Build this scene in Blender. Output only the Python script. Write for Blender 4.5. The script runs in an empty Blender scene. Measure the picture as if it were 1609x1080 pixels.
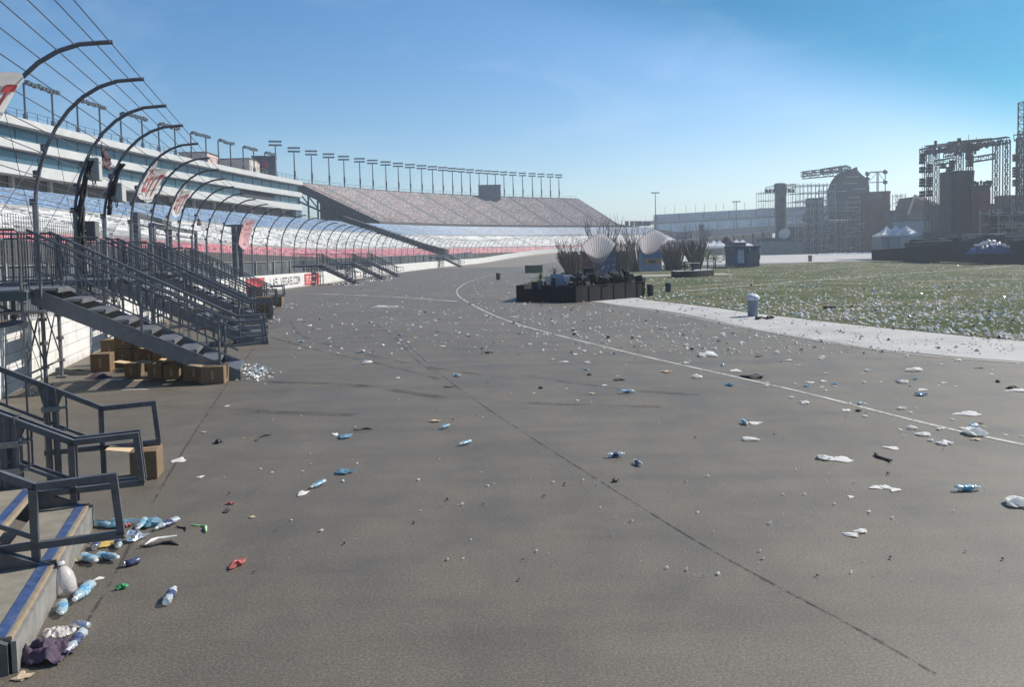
import bpy, math, random
from mathutils import Vector, Matrix
random.seed(7)
R = math.radians
sc = bpy.context.scene
COL = sc.collection

# ------------------------------------------------------------------ camera model
FPX, CU, PV, HC = 1260.0, 804.5, 459.0, 2.6
PITCH, ROLL = R(3.0), math.atan(0.0227)
CAM = Vector((0, 0, HC))
_F = Vector((0, math.cos(PITCH), -math.sin(PITCH)))
_R0 = Vector((1, 0, 0)); _U0 = Vector((0, math.sin(PITCH), math.cos(PITCH)))
CR = _R0 * math.cos(ROLL) - _U0 * math.sin(ROLL)
CUP = _U0 * math.cos(ROLL) + _R0 * math.sin(ROLL)

def gz(x, y):
    """ground height: level by the stairs, a shallow dip further along the track"""
    if y <= 30: return 0.0
    if y >= 90: return -0.6
    return -0.6 * (y - 30) / 60.0

def ray(u, v):
    return _F + CR * ((u - CU) / FPX) - CUP * ((v - PV) / FPX)

def at(u, v, Y):
    """photo pixel -> point at distance Y in front of the camera"""
    d = ray(u, v); t = Y / d.y
    return CAM + d * t

def gp(u, v, dz=0.0):
    """photo pixel -> point on the ground"""
    d = ray(u, v); z = 0.0
    for _ in range(40):
        t = (z + dz - HC) / d.z
        p = CAM + d * t
        z = 0.6 * gz(p.x, p.y) + 0.4 * z
    return Vector((p.x, p.y, gz(p.x, p.y)))

# ------------------------------------------------------------------ mesh builder
class MB:
    def __init__(s): s.v = []; s.f = []; s.uv = []; s.m = []
    def add(s, vs, fs, uvs=None, mi=0):
        o = len(s.v); s.v += [tuple(p) for p in vs]
        for k, f in enumerate(fs):
            s.f.append([i + o for i in f]); s.m.append(mi)
            s.uv.append(uvs[k] if uvs else None)
        return s
    def box(s, c, size, X=(1, 0, 0), Y=(0, 1, 0), Z=(0, 0, 1), mi=0):
        c = Vector(c); X = Vector(X) * size[0] / 2; Y = Vector(Y) * size[1] / 2; Z = Vector(Z) * size[2] / 2
        vs = [c + X * i + Y * j + Z * k for i in (-1, 1) for j in (-1, 1) for k in (-1, 1)]
        return s.add(vs, [(0, 1, 3, 2), (4, 6, 7, 5), (0, 4, 5, 1), (2, 3, 7, 6), (0, 2, 6, 4), (1, 5, 7, 3)], mi=mi)
    def bar(s, p, q, w, h=None, up=(0, 0, 1), mi=0):
        p = Vector(p); q = Vector(q); h = h or w
        d = (q - p); L = d.length
        if L < 1e-6: return s
        d /= L; up = Vector(up)
        if abs(d.dot(up)) > 0.98: up = Vector((0, 1, 0)) if abs(d.y) < 0.9 else Vector((1, 0, 0))
        X = d.cross(up).normalized(); Z = X.cross(d)
        return s.box((p + q) / 2, (w, L, h), X, d, Z, mi)
    def tube(s, pts, r, n=6, closed_ends=True, mi=0, squash=None):
        pts = [Vector(p) for p in pts]; rs = r if isinstance(r, (list, tuple)) else [r] * len(pts)
        vs = []; fs = []
        ref = Vector((0.13, 0.31, 0.94))
        for i, p in enumerate(pts):
            t = (pts[min(i + 1, len(pts) - 1)] - pts[max(i - 1, 0)]).normalized()
            if abs(t.dot(ref)) > .97: ref = Vector((0.9, 0.3, 0.1))
            X = t.cross(ref).normalized(); Y = t.cross(X)
            for k in range(n):
                a = 2 * math.pi * k / n
                vs.append(p + (X * math.cos(a) + Y * math.sin(a)) * rs[i])
        for i in range(len(pts) - 1):
            for k in range(n):
                a = i * n + k; b = i * n + (k + 1) % n
                fs.append((a, b, b + n, a + n))
        if closed_ends:
            fs.append(tuple(range(n))[::-1]); fs.append(tuple(range((len(pts) - 1) * n, len(pts) * n)))
        return s.add(vs, fs, mi=mi)
    def lathe(s, c, prof, n=12, axis=(0, 0, 1), mi=0, wob=None):
        c = Vector(c); Z = Vector(axis).normalized()
        X = Z.cross(Vector((0, 1, 0.01)) if abs(Z.z) > .5 else Vector((0, 0, 1))).normalized(); Y = Z.cross(X)
        vs = []; fs = []
        for i, (r, h) in enumerate(prof):
            for k in range(n):
                a = 2 * math.pi * k / n
                q = r * (wob(a, h) if wob else 1)
                vs.append(c + Z * h + (X * math.cos(a) + Y * math.sin(a)) * q)
        for i in range(len(prof) - 1):
            for k in range(n):
                a = i * n + k; b = i * n + (k + 1) % n
                fs.append((a, b, b + n, a + n))
        fs.append(tuple(range(n))[::-1]); fs.append(tuple(range((len(prof) - 1) * n, len(prof) * n)))
        return s.add(vs, fs, mi=mi)
    def quad(s, a, b, c, d, uv=None, mi=0):
        return s.add([a, b, c, d], [(0, 1, 2, 3)], [uv] if uv else None, mi)
    def prism(s, poly, off, mi=0):
        """planar polygon (3-D points) pushed along off"""
        n = len(poly); off = Vector(off); P = [Vector(p) for p in poly]
        fs = [tuple(range(n))[::-1], tuple(range(n, 2 * n))]
        fs += [(i, (i + 1) % n, (i + 1) % n + n, i + n) for i in range(n)]
        return s.add(P + [p + off for p in P], fs, mi=mi)
    def build(s, name, mats, parent=None, smooth=False, recalc=True):
        me = bpy.data.meshes.new(name)
        org = parent_org(parent)
        me.from_pydata([(x - org.x, y - org.y, z - org.z) for x, y, z in s.v], [], s.f)
        if not isinstance(mats, (list, tuple)): mats = [mats]
        for m in mats: me.materials.append(m)
        me.polygons.foreach_set('material_index', s.m)
        if any(u is not None for u in s.uv):
            lay = me.uv_layers.new(name='UVMap'); k = 0
            for u, f in zip(s.uv, s.f):
                for j in range(len(f)):
                    if u is not None: lay.data[k].uv = u[j]
                    k += 1
        if recalc:
            import bmesh
            bm = bmesh.new(); bm.from_mesh(me)
            bmesh.ops.recalc_face_normals(bm, faces=bm.faces); bm.to_mesh(me); bm.free()
        if smooth: me.polygons.foreach_set('use_smooth', [True] * len(me.polygons))
        me.update()
        o = bpy.data.objects.new(name, me); COL.objects.link(o)
        if parent is not None: o.parent = parent
        return o

ORG = {}
def parent_org(p):
    o = Vector((0, 0, 0))
    while p is not None:
        o += Vector(p.location); p = p.parent
    return o

def tag(o, label=None, cat=None, group=None, kind=None):
    if label: o['label'] = label
    if cat: o['category'] = cat
    if group: o['group'] = group
    if kind: o['kind'] = kind
    return o

def thing(name, loc, label, cat, group=None):
    o = bpy.data.objects.new(name, None); COL.objects.link(o)
    o.empty_display_size = 0.3; o.location = Vector(loc)
    return tag(o, label, cat, group)

def part_label(o, label): o['label'] = label; return o

def copy_tree(o, parent=None):
    c = o.copy(); COL.objects.link(c)
    if parent is not None: c.parent = parent
    for ch in list(o.children): copy_tree(ch, c)
    return c

# ------------------------------------------------------------------ materials
def nt(name):
    m = bpy.data.materials.new(name); m.use_nodes = True
    t = m.node_tree; b = t.nodes['Principled BSDF']
    return m, t, b
def N(t, typ, **kw):
    n = t.nodes.new(typ)
    for k, v in kw.items():
        if k.startswith('i_'):
            key = k[2:]; key = int(key) if key.isdigit() else key.replace('_', ' ')
            n.inputs[key].default_value = v
        else: setattr(n, k, v)
    return n
def ramp(t, stops, interp='LINEAR'):
    n = t.nodes.new('ShaderNodeValToRGB'); cr = n.color_ramp; cr.interpolation = interp
    while len(cr.elements) < len(stops): cr.elements.new(0.5)
    for e, (p, c) in zip(cr.elements, stops):
        e.position = p; e.color = (c, c, c, 1) if isinstance(c, (int, float)) else (c[0], c[1], c[2], 1)
    return n
def mixc(t, fac, a, b, mode='MIX'):
    n = t.nodes.new('ShaderNodeMix'); n.data_type = 'RGBA'; n.blend_type = mode
    L = t.links
    for sock, val in ((n.inputs[0], fac), (n.inputs[6], a), (n.inputs[7], b)):
        if hasattr(val, 'is_linked') or isinstance(val, bpy.types.NodeSocket): L.new(val, sock)
        elif isinstance(val, (int, float)): sock.default_value = val
        else: sock.default_value = (val[0], val[1], val[2], 1)
    return n.outputs[2]
def math_(t, op, a, b=None, c=None):
    n = t.nodes.new('ShaderNodeMath'); n.operation = op
    for i, v in enumerate((a, b, c)):
        if v is None: continue
        if isinstance(v, (int, float)): n.inputs[i].default_value = v
        else: t.links.new(v, n.inputs[i])
    return n.outputs[0]
def bump(t, b, height, strength=.3, dist=.01):
    n = t.nodes.new('ShaderNodeBump'); n.inputs['Strength'].default_value = strength; n.inputs['Distance'].default_value = dist
    t.links.new(height, n.inputs['Height']); t.links.new(n.outputs[0], b.inputs['Normal'])

def simple(name, col, rough=.6, metal=0.0, var=.12, scale=6.0, dirt=None, bmp=0.0, bscale=40.0, coat=0):
    """paint / metal / cloth with uneven tone"""
    m, t, b = nt(name)
    tc = N(t, 'ShaderNodeTexCoord')
    n1 = N(t, 'ShaderNodeTexNoise', i_Scale=scale, i_Detail=6.0, i_Roughness=.65)
    t.links.new(tc.outputs['Object'], n1.inputs['Vector'])
    lo = tuple(max(0, c * (1 - var)) for c in col); hi = tuple(min(1, c * (1 + var)) for c in col)
    r = ramp(t, [(.3, lo), (.7, hi)]); t.links.new(n1.outputs[0], r.inputs[0])
    out = r.outputs[0]
    if dirt:
        n2 = N(t, 'ShaderNodeTexNoise', i_Scale=scale * .6, i_Detail=8.0, i_Roughness=.75)
        t.links.new(tc.outputs['Object'], n2.inputs['Vector'])
        r2 = ramp(t, [(.5, 0.0), (.68, 1.0)]); t.links.new(n2.outputs[0], r2.inputs[0])
        f = math_(t, 'MULTIPLY', r2.outputs[0], dirt[1])
        out = mixc(t, f, out, dirt[0])
    t.links.new(out, b.inputs['Base Color'])
    b.inputs['Roughness'].default_value = rough; b.inputs['Metallic'].default_value = metal
    rr = ramp(t, [(.3, max(.02, rough - .1)), (.7, min(1, rough + .12))]); t.links.new(n1.outputs[0], rr.inputs[0]); t.links.new(rr.outputs[0], b.inputs['Roughness'])
    if bmp:
        n3 = N(t, 'ShaderNodeTexNoise', i_Scale=bscale, i_Detail=4.0); t.links.new(tc.outputs['Object'], n3.inputs['Vector'])
        bump(t, b, n3.outputs[0], bmp, .01)
    return m

M = {}
def asphalt(name, base, warm, speck=1.0):
    m, t, b = nt(name)
    tc = N(t, 'ShaderNodeTexCoord'); P = tc.outputs['Object']
    big = N(t, 'ShaderNodeTexNoise', i_Scale=.13, i_Detail=5.0, i_Roughness=.6); t.links.new(P, big.inputs['Vector'])
    mid = N(t, 'ShaderNodeTexNoise', i_Scale=1.1, i_Detail=8.0, i_Roughness=.7); t.links.new(P, mid.inputs['Vector'])
    # long streaks laid along the racing direction
    mp = N(t, 'ShaderNodeMapping'); mp.inputs['Rotation'].default_value = (0, 0, R(-14)); mp.inputs['Scale'].default_value = (.9, .05, 1)
    t.links.new(P, mp.inputs['Vector'])
    st = N(t, 'ShaderNodeTexNoise', i_Scale=1.3, i_Detail=4.0, i_Roughness=.6); t.links.new(mp.outputs[0], st.inputs['Vector'])
    mp2 = N(t, 'ShaderNodeMapping'); mp2.inputs['Rotation'].default_value = (0, 0, R(6)); mp2.inputs['Scale'].default_value = (.07, .9, 1)
    t.links.new(P, mp2.inputs['Vector'])
    tr_ = N(t, 'ShaderNodeTexNoise', i_Scale=1.6, i_Detail=5.0, i_Roughness=.6); t.links.new(mp2.outputs[0], tr_.inputs['Vector'])
    stn = N(t, 'ShaderNodeTexNoise', i_Scale=.55, i_Detail=10.0, i_Roughness=.72, i_Distortion=.6); t.links.new(P, stn.inputs['Vector'])
    fine = N(t, 'ShaderNodeTexNoise', i_Scale=48.0, i_Detail=5.0, i_Roughness=.85); t.links.new(P, fine.inputs['Vector'])
    grit = N(t, 'ShaderNodeTexVoronoi', i_Scale=85.0); t.links.new(P, grit.inputs['Vector'])
    r1 = ramp(t, [(.3, base), (.72, warm)]); t.links.new(big.outputs[0], r1.inputs[0])
    r2 = ramp(t, [(.25, .84), (.75, 1.14)]); t.links.new(mid.outputs[0], r2.inputs[0])
    c = mixc(t, 1.0, r1.outputs[0], r2.outputs[0], 'MULTIPLY')
    r3 = ramp(t, [(.3, .90), (.7, 1.06)]); t.links.new(st.outputs[0], r3.inputs[0])
    c = mixc(t, 1.0, c, r3.outputs[0], 'MULTIPLY')
    r6 = ramp(t, [(.33, .86), (.5, 1.0), (.7, 1.06)]); t.links.new(tr_.outputs[0], r6.inputs[0])
    c = mixc(t, 1.0, c, r6.outputs[0], 'MULTIPLY')
    r7 = ramp(t, [(.36, .70), (.46, 1.0), (.60, 1.0), (.70, 1.22)]); t.links.new(stn.outputs[0], r7.inputs[0])
    c = mixc(t, .32, c, r7.outputs[0], 'MULTIPLY')
    r4 = ramp(t, [(.30, .36), (.5, .95), (.70, 2.2)]); t.links.new(fine.outputs[0], r4.inputs[0])
    c = mixc(t, .85 * speck, c, r4.outputs[0], 'MULTIPLY')
    fin2 = N(t, 'ShaderNodeTexNoise', i_Scale=115.0, i_Detail=2.0, i_Roughness=.7); t.links.new(P, fin2.inputs['Vector'])
    r8 = ramp(t, [(.32, .55), (.5, 1.0), (.68, 1.6)]); t.links.new(fin2.outputs[0], r8.inputs[0])
    c = mixc(t, .7 * speck, c, r8.outputs[0], 'MULTIPLY')
    # pale stones in the surface
    r5 = ramp(t, [(.0, 1.0), (.16, 0.0)]); t.links.new(grit.outputs['Distance'], r5.inputs[0])
    gm = math_(t, 'MULTIPLY', r5.outputs[0], .6 * speck)
    c = mixc(t, gm, c, (.42, .40, .36))
    t.links.new(c, b.inputs['Base Color'])
    rr = ramp(t, [(.3, .50), (.7, .72)]); t.links.new(mid.outputs[0], rr.inputs[0]); t.links.new(rr.outputs[0], b.inputs['Roughness'])
    b.inputs['Specular IOR Level'].default_value = .6
    bump(t, b, fine.outputs[0], .45, .004)
    return m
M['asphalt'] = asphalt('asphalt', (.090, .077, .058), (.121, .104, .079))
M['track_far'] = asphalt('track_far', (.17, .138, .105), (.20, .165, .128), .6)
M['concrete'] = simple('pale_concrete', (.36, .355, .345), .85, 0, .18, .5, ((.20, .19, .18), .6), .3, 30)
M['path'] = simple('path_concrete', (.36, .34, .31), .9, 0, .15, .5, ((.24, .22, .2), .5), .2, 20)

def lawn_mat():
    m, t, b = nt('lawn'); tc = N(t, 'ShaderNodeTexCoord'); P = tc.outputs['Object']
    n1 = N(t, 'ShaderNodeTexNoise', i_Scale=.22, i_Detail=6.0, i_Roughness=.7); t.links.new(P, n1.inputs['Vector'])
    n2 = N(t, 'ShaderNodeTexNoise', i_Scale=9.0, i_Detail=6.0, i_Roughness=.8); t.links.new(P, n2.inputs['Vector'])
    r1 = ramp(t, [(.30, (.038, .056, .021)), (.45, (.062, .080, .033)), (.55, (.105, .105, .055)), (.68, (.20, .175, .115))]); t.links.new(n1.outputs[0], r1.inputs[0])
    r2 = ramp(t, [(.3, .5), (.7, 1.5)]); t.links.new(n2.outputs[0], r2.inputs[0])
    c = mixc(t, 1.0, r1.outputs[0], r2.outputs[0], 'MULTIPLY'); t.links.new(c, b.inputs['Base Color'])
    b.inputs['Roughness'].default_value = .95; b.inputs['Specular IOR Level'].default_value = .15
    bump(t, b, n2.outputs[0], .8, .05)
    return m
M['lawn'] = lawn_mat()
M['blade'] = simple('grass_blade', (.062, .085, .028), .8, 0, .45, .8, ((.15, .13, .06), .6))

def worn_paint(name, col, wear=.5, alpha_noise=14.0):
    m, t, b = nt(name); tc = N(t, 'ShaderNodeTexCoord'); P = tc.outputs['Object']
    n = N(t, 'ShaderNodeTexNoise', i_Scale=alpha_noise, i_Detail=8.0, i_Roughness=.75); t.links.new(P, n.inputs['Vector'])
    n2 = N(t, 'ShaderNodeTexNoise', i_Scale=1.2, i_Detail=3.0); t.links.new(P, n2.inputs['Vector'])
    s = math_(t, 'ADD', n.outputs[0], math_(t, 'MULTIPLY', n2.outputs[0], .5))
    r = ramp(t, [(wear + .1, 0.0), (wear + .28, 1.0)]); t.links.new(s, r.inputs[0]); t.links.new(r.outputs[0], b.inputs['Alpha'])
    b.inputs['Base Color'].default_value = (*col, 1); b.inputs['Roughness'].default_value = .8
    return m
M['line_white'] = worn_paint('line_paint', (.45, .44, .41), .50)
M['line_faint'] = worn_paint('faint_line_paint', (.55, .53, .5), .56)
M['tar'] = worn_paint('tar_seam', (.052, .048, .044), .58, 7)
M['skid'] = worn_paint('skid_rubber', (.06, .055, .05), .64, 40)

def block_wall():
    m, t, b = nt('white_block_wall')
    uv = N(t, 'ShaderNodeUVMap'); uv.uv_map = 'UVMap'
    br = N(t, 'ShaderNodeTexBrick'); br.offset = .5
    br.inputs['Scale'].default_value = 1.0; br.inputs['Brick Width'].default_value = 1.6; br.inputs['Row Height'].default_value = .27
    br.inputs['Mortar Size'].default_value = .010; br.inputs['Color1'].default_value = (.66, .655, .63, 1); br.inputs['Color2'].default_value = (.60, .595, .575, 1); br.inputs['Mortar'].default_value = (.34, .34, .35, 1)
    t.links.new(uv.outputs[0], br.inputs['Vector'])
    tc = N(t, 'ShaderNodeTexCoord'); n = N(t, 'ShaderNodeTexNoise', i_Scale=2.2, i_Detail=8.0, i_Roughness=.7); t.links.new(tc.outputs['Object'], n.inputs['Vector'])
    r = ramp(t, [(.35, .82), (.6, 1.0)]); t.links.new(n.outputs[0], r.inputs[0])
    c = mixc(t, 1.0, br.outputs['Color'], r.outputs[0], 'MULTIPLY')
    # tyre rubber and dust splashed along the foot
    sp = N(t, 'ShaderNodeSeparateXYZ'); t.links.new(uv.outputs[0], sp.inputs[0])
    hgt = math_(t, 'ADD', sp.outputs[1], math_(t, 'MULTIPLY', n.outputs[0], .5))
    r2 = ramp(t, [(.26, .55), (.5, 0.0)]); t.links.new(hgt, r2.inputs[0])
    c = mixc(t, r2.outputs[0], c, (.30, .27, .23)); t.links.new(c, b.inputs['Base Color'])
    b.inputs['Roughness'].default_value = .7
    bump(t, b, br.outputs['Fac'], -.4, .01)
    return m
M['wall'] = block_wall()

def seats(name, cols, rise_dark=.22, aisle=9.0, aw=.10, fold=.16, metal=0.0, rough=.55):
    """UV.x = metres along a row, UV.y = row number; each half-metre cell is one seat"""
    m, t, b = nt(name); uv = N(t, 'ShaderNodeUVMap'); uv.uv_map = 'UVMap'
    sp = N(t, 'ShaderNodeSeparateXYZ'); t.links.new(uv.outputs[0], sp.inputs[0])
    U, V = sp.outputs[0], sp.outputs[1]
    cu = math_(t, 'FLOOR', math_(t, 'DIVIDE', U, .5)); cv = math_(t, 'FLOOR', V)
    cb = N(t, 'ShaderNodeCombineXYZ'); t.links.new(cu, cb.inputs[0]); t.links.new(cv, cb.inputs[1])
    wn = N(t, 'ShaderNodeTexWhiteNoise'); wn.noise_dimensions = '2D'; t.links.new(cb.outputs[0], wn.inputs['Vector'])
    k = len(cols); r = ramp(t, [(i / k, c) for i, c in enumerate(cols)], 'CONSTANT'); t.links.new(wn.outputs['Value'], r.inputs[0])
    # clumped tone, so that long stretches differ
    big = N(t, 'ShaderNodeTexNoise', i_Scale=.09, i_Detail=5.0, i_Roughness=.7); t.links.new(uv.outputs[0], big.inputs['Vector'])
    rb = ramp(t, [(.3, .8), (.7, 1.12)]); t.links.new(big.outputs[0], rb.inputs[0])
    c = mixc(t, 1.0, r.outputs[0], rb.outputs[0], 'MULTIPLY')
    # folded-up seats show their dark underside
    wn2 = N(t, 'ShaderNodeTexWhiteNoise'); wn2.noise_dimensions = '3D'
    cb2 = N(t, 'ShaderNodeCombineXYZ'); t.links.new(math_(t, 'FLOOR', math_(t, 'DIVIDE', U, 1.6)), cb2.inputs[0]); t.links.new(cv, cb2.inputs[1]); cb2.inputs[2].default_value = 4.2
    t.links.new(cb2.outputs[0], wn2.inputs['Vector'])
    fd = math_(t, 'LESS_THAN', wn2.outputs['Value'], fold)
    c = mixc(t, math_(t, 'MULTIPLY', fd, .65), c, (.10, .11, .13))
    # gaps between seats, aisles
    fr = math_(t, 'FRACT', math_(t, 'DIVIDE', U, .5)); gap = math_(t, 'LESS_THAN', fr, .13)
    c = mixc(t, math_(t, 'MULTIPLY', gap, .7), c, (.09, .09, .1))
    fa = math_(t, 'FRACT', math_(t, 'DIVIDE', U, aisle)); ai = math_(t, 'LESS_THAN', fa, aw)
    c = mixc(t, ai, c, (.06, .06, .068))
    t.links.new(c, b.inputs['Base Color']); b.inputs['Roughness'].default_value = rough; b.inputs['Metallic'].default_value = metal
    return m
M['seat_red'] = seats('seats_red', [(.40, .10, .12), (.45, .13, .155), (.36, .085, .11), (.47, .18, .2)], fold=.12)
M['seat_white'] = seats('seats_white', [(.45, .46, .46), (.51, .51, .50), (.38, .40, .41), (.47, .47, .45)], aisle=14, aw=.05, fold=.26)
M['seat_blue'] = seats('seats_blue', [(.07, .155, .29), (.095, .19, .33), (.055, .13, .25), (.15, .24, .36)], aisle=14, aw=.05, fold=.2)
M['seat_mix'] = seats('seats_mixed', [(.22, .155, .15), (.16, .13, .14), (.32, .275, .26), (.16, .085, .09), (.25, .18, .165), (.09, .085, .10)], aisle=11.5, aw=.13, fold=.12)
M['seat_brown'] = seats('seats_brown', [(.30, .17, .17), (.34, .2, .2), (.26, .16, .17)], fold=.1)
M['seat_alu'] = seats('seats_aluminium', [(.52, .53, .52), (.58, .58, .56), (.46, .47, .47)], aisle=10, aw=.06, fold=.08, metal=.4, rough=.42)
M['seat_navy'] = seats('seats_navy', [(.22, .25, .30), (.30, .33, .37), (.42, .43, .44), (.18, .2, .25)], aisle=16, aw=.06, fold=.1, rough=.35)

M['steel'] = simple('grey_galvanised_steel', (.155, .16, .172), .5, .5, .25, 5.0, ((.12, .11, .10), .5))
M['steel_dark'] = simple('dark_grey_painted_steel', (.105, .108, .118), .42, .35, .3, 9.0, ((.20, .18, .15), .35))
M['fence'] = simple('weathered_fence_pipe', (.115, .12, .135), .5, .45, .25, 4.0, ((.16, .13, .11), .5))
M['fence_pale'] = simple('pale_fence_pipe', (.20, .21, .23), .5, .55, .25, 4.0, ((.12, .11, .10), .5))
M['wire'] = simple('fence_wire', (.11, .12, .145), .5, .5, .1)
M['alu'] = simple('brushed_aluminium', (.24, .245, .255), .45, .7, .18, 7.0, ((.2, .19, .18), .4))
M['clamp'] = simple('zinc_clamp', (.30, .31, .33), .38, .8, .2, 20)
M['plank'] = simple('worn_plywood_tread', (.20, .185, .150), .8, 0, .22, 5.0, ((.14, .12, .1), .5), .15, 60)
M['tape'] = simple('blue_tape', (.038, .07, .17), .5, 0, .25, 12, ((.25, .25, .27), .35))
M['fascia'] = simple('grey_fascia_board', (.19, .185, .175), .6, .1, .25, 5, ((.33, .31, .28), .4))
M['edge'] = simple('bare_wood_edge', (.27, .21, .14), .8, 0, .2, 12)
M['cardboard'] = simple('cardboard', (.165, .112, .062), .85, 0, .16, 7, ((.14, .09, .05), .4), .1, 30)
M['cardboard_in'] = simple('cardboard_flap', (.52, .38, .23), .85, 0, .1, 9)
M['white_paint'] = simple('white_cladding', (.46, .465, .455), .6, 0, .08, .5, ((.33, .33, .31), .4))
M['teal_glass'] = simple('teal_tinted_glass', (.055, .115, .155), .18, .2, .14, .35)
M['dark'] = simple('dark_paint_and_shade', (.035, .037, .042), .8, 0, .3, 1.5)  # near-black paint; also stands for shade under the deck and inside openings
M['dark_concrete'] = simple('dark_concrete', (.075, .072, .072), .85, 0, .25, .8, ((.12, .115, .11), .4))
M['grey_concrete'] = simple('grey_concrete', (.32, .315, .30), .85, 0, .15, .6, ((.2, .19, .18), .5))
M['beige'] = simple('beige_stucco', (.46, .42, .37), .85, 0, .08, 1)
M['pinkish'] = simple('pinkish_stucco', (.50, .37, .34), .85, 0, .1, 1)
M['navy'] = simple('dark_blue_cladding', (.06, .085, .125), .55, .1, .25, .8)
M['banner_white'] = simple('white_vinyl', (.80, .79, .78), .6, 0, .06, 4, ((.6, .58, .55), .25), .15, 8)
M['red'] = simple('red_print', (.50, .055, .065), .55, 0, .12, 8)
M['red_banner'] = simple('red_vinyl', (.48, .06, .075), .5, 0, .15, 6, ((.58, .25, .25), .4))
M['ink'] = simple('black_print', (.05, .05, .055), .6, 0, .2, 8)
M['pink_cloth'] = simple('faded_pink_cloth', (.52, .30, .32), .8, 0, .15, 6)
M['maroon_cloth'] = simple('dark_maroon_cloth', (.09, .05, .065), .9, 0, .35, 8)
M['purple_cloth'] = simple('purple_cloth', (.062, .042, .068), .95, 0, .4, 14, ((.13, .09, .13), .5), .5, 35)
M['black'] = simple('black_fabric', (.006, .007, .009), .95, 0, .4, 3)
M['black_box'] = simple('matte_black_equipment', (.013, .0145, .017), .7, .1, .35, 2)
M['grey_box'] = simple('grey_equipment_box', (.40, .40, .38), .55, .1, .1, 6)
M['dark_box'] = simple('dark_grey_equipment_box', (.13, .13, .13), .55, .1, .2, 6)
M['can'] = simple('grey_bin_plastic', (.21, .24, .28), .55, 0, .2, 4, ((.36, .37, .38), .4))
M['can_dark'] = simple('dark_bin_plastic', (.035, .045, .055), .5, 0, .25, 4)
M['bag'] = simple('clear_bin_liner', (.62, .66, .7), .25, 0, .2, 20, None, .6, 25)
M['sticks'] = simple('brown_branches', (.15, .118, .10), .85, 0, .35, 2)
M['shell'] = simple('off_white_shell_canvas', (.70, .67, .68), .75, 0, .12, 1.2, ((.5, .45, .47), .35))
M['shell_rib'] = simple('grey_shell_rib', (.26, .24, .26), .6, .2, .2, 3)
M['bark'] = simple('palm_bark', (.12, .085, .055), .9, 0, .3, 8)
M['leaf'] = simple('palm_leaf', (.055, .095, .028), .6, 0, .4, 3)
M['leaf2'] = simple('shrub_leaf', (.075, .12, .035), .65, 0, .4, 3)
M['green_cloth'] = simple('dark_green_cloth', (.035, .085, .05), .7, 0, .25, 3)
M['tent'] = simple('white_tent_fabric', (.80, .80, .82), .6, 0, .06, 1)
M['tent_wall'] = simple('grey_tent_wall', (.34, .37, .40), .7, 0, .15, .6)
M['container'] = simple('grey_green_container', (.17, .215, .205), .6, .1, .2, .5, ((.26, .29, .28), .5))
M['scaf'] = simple('scaffold_tube', (.32, .33, .34), .5, .5, .25, .6)
M['truss'] = simple('dark_truss', (.055, .06, .07), .5, .4, .3, .8)
M['set_grey'] = simple('grey_green_set_facing', (.065, .085, .085), .75, 0, .35, .35, ((.13, .145, .14), .5))
M['set_red'] = simple('red_brown_set_facing', (.12, .042, .036), .8, 0, .35, .4, ((.10, .06, .055), .6))
M['set_brown'] = simple('brown_set_facing', (.07, .056, .054), .8, 0, .35, .4, ((.07, .06, .06), .5))
M['set_dark'] = simple('dark_set_facing', (.024, .030, .034), .75, 0, .4, .4, ((.06, .07, .07), .5))
M['led'] = simple('unlit_led_panel', (.036, .040, .046), .4, .2, .15, 1.2)
M['blue_tarp'] = simple('blue_tarpaulin', (.035, .07, .19), .5, 0, .3, 2, None, .4, 4)
M['blue_tarp2'] = simple('pale_blue_panel', (.12, .18, .25), .6, 0, .2, .3)
M['lamp'] = simple('floodlight_housing', (.075, .085, .10), .4, .4, .2, 2)
M['lens'] = simple('floodlight_glass', (.55, .57, .6), .15, .1, .1, 3)
M['booth_red'] = simple('red_booth_paint', (.15, .030, .045), .6, 0, .3, 2.2, ((.5, .45, .5), .35))
M['booth_blue'] = simple('blue_booth_paint', (.05, .075, .15), .6, 0, .3, 2.2, ((.38, .4, .5), .35))
M['booth_lt'] = simple('pale_blue_booth_paint', (.22, .30, .38), .6, 0, .25, 2, ((.1, .12, .16), .5))
M['booth_sign'] = simple('bright_blue_sign_board', (.03, .12, .32), .5, 0, .15, 3)
M['booth_art'] = simple('dark_blue_mural', (.035, .055, .13), .6, 0, .4, 1.6, ((.25, .3, .4), .4))
M['art_pale'] = simple('pale_mural_paint', (.38, .43, .48), .6, 0, .2, 3)
M['art_ochre'] = simple('ochre_mural_paint', (.30, .20, .10), .6, 0, .3, 3)
M['tan'] = simple('tan_panel', (.42, .34, .26), .8, 0, .2, 1)
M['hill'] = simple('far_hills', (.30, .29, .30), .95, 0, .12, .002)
M['paper'] = simple('litter_paper', (.86, .855, .84), .75, 0, .1, 20)
M['paper_dk'] = simple('litter_black_scrap', (.025, .025, .028), .7, 0, .4, 20)
M['paper_red'] = simple('litter_red_card', (.36, .085, .08), .7, 0, .25, 20)
M['paper_tan'] = simple('litter_tan_card', (.42, .33, .22), .8, 0, .2, 20)
M['litter_blue'] = simple('litter_blue_film', (.22, .38, .48), .25, 0, .3, 25)
M['foil'] = simple('litter_foil', (.72, .73, .75), .22, .85, .15, 30)
M['cap_green'] = simple('green_plastic', (.05, .28, .09), .4, 0, .2, 20)
M['glow'] = simple('pale_green_plastic_strip', (.40, .62, .30), .4, 0, .1, 20)
M['ochre'] = simple('yellow_card', (.48, .34, .10), .7, 0, .2, 20)
M['label_blue'] = simple('bottle_label', (.10, .27, .42), .35, 0, .5, 40, ((.62, .68, .72), .9))
M['label_navy'] = simple('dark_bottle_label', (.04, .055, .13), .35, 0, .4, 30, ((.4, .42, .5), .35))
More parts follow.
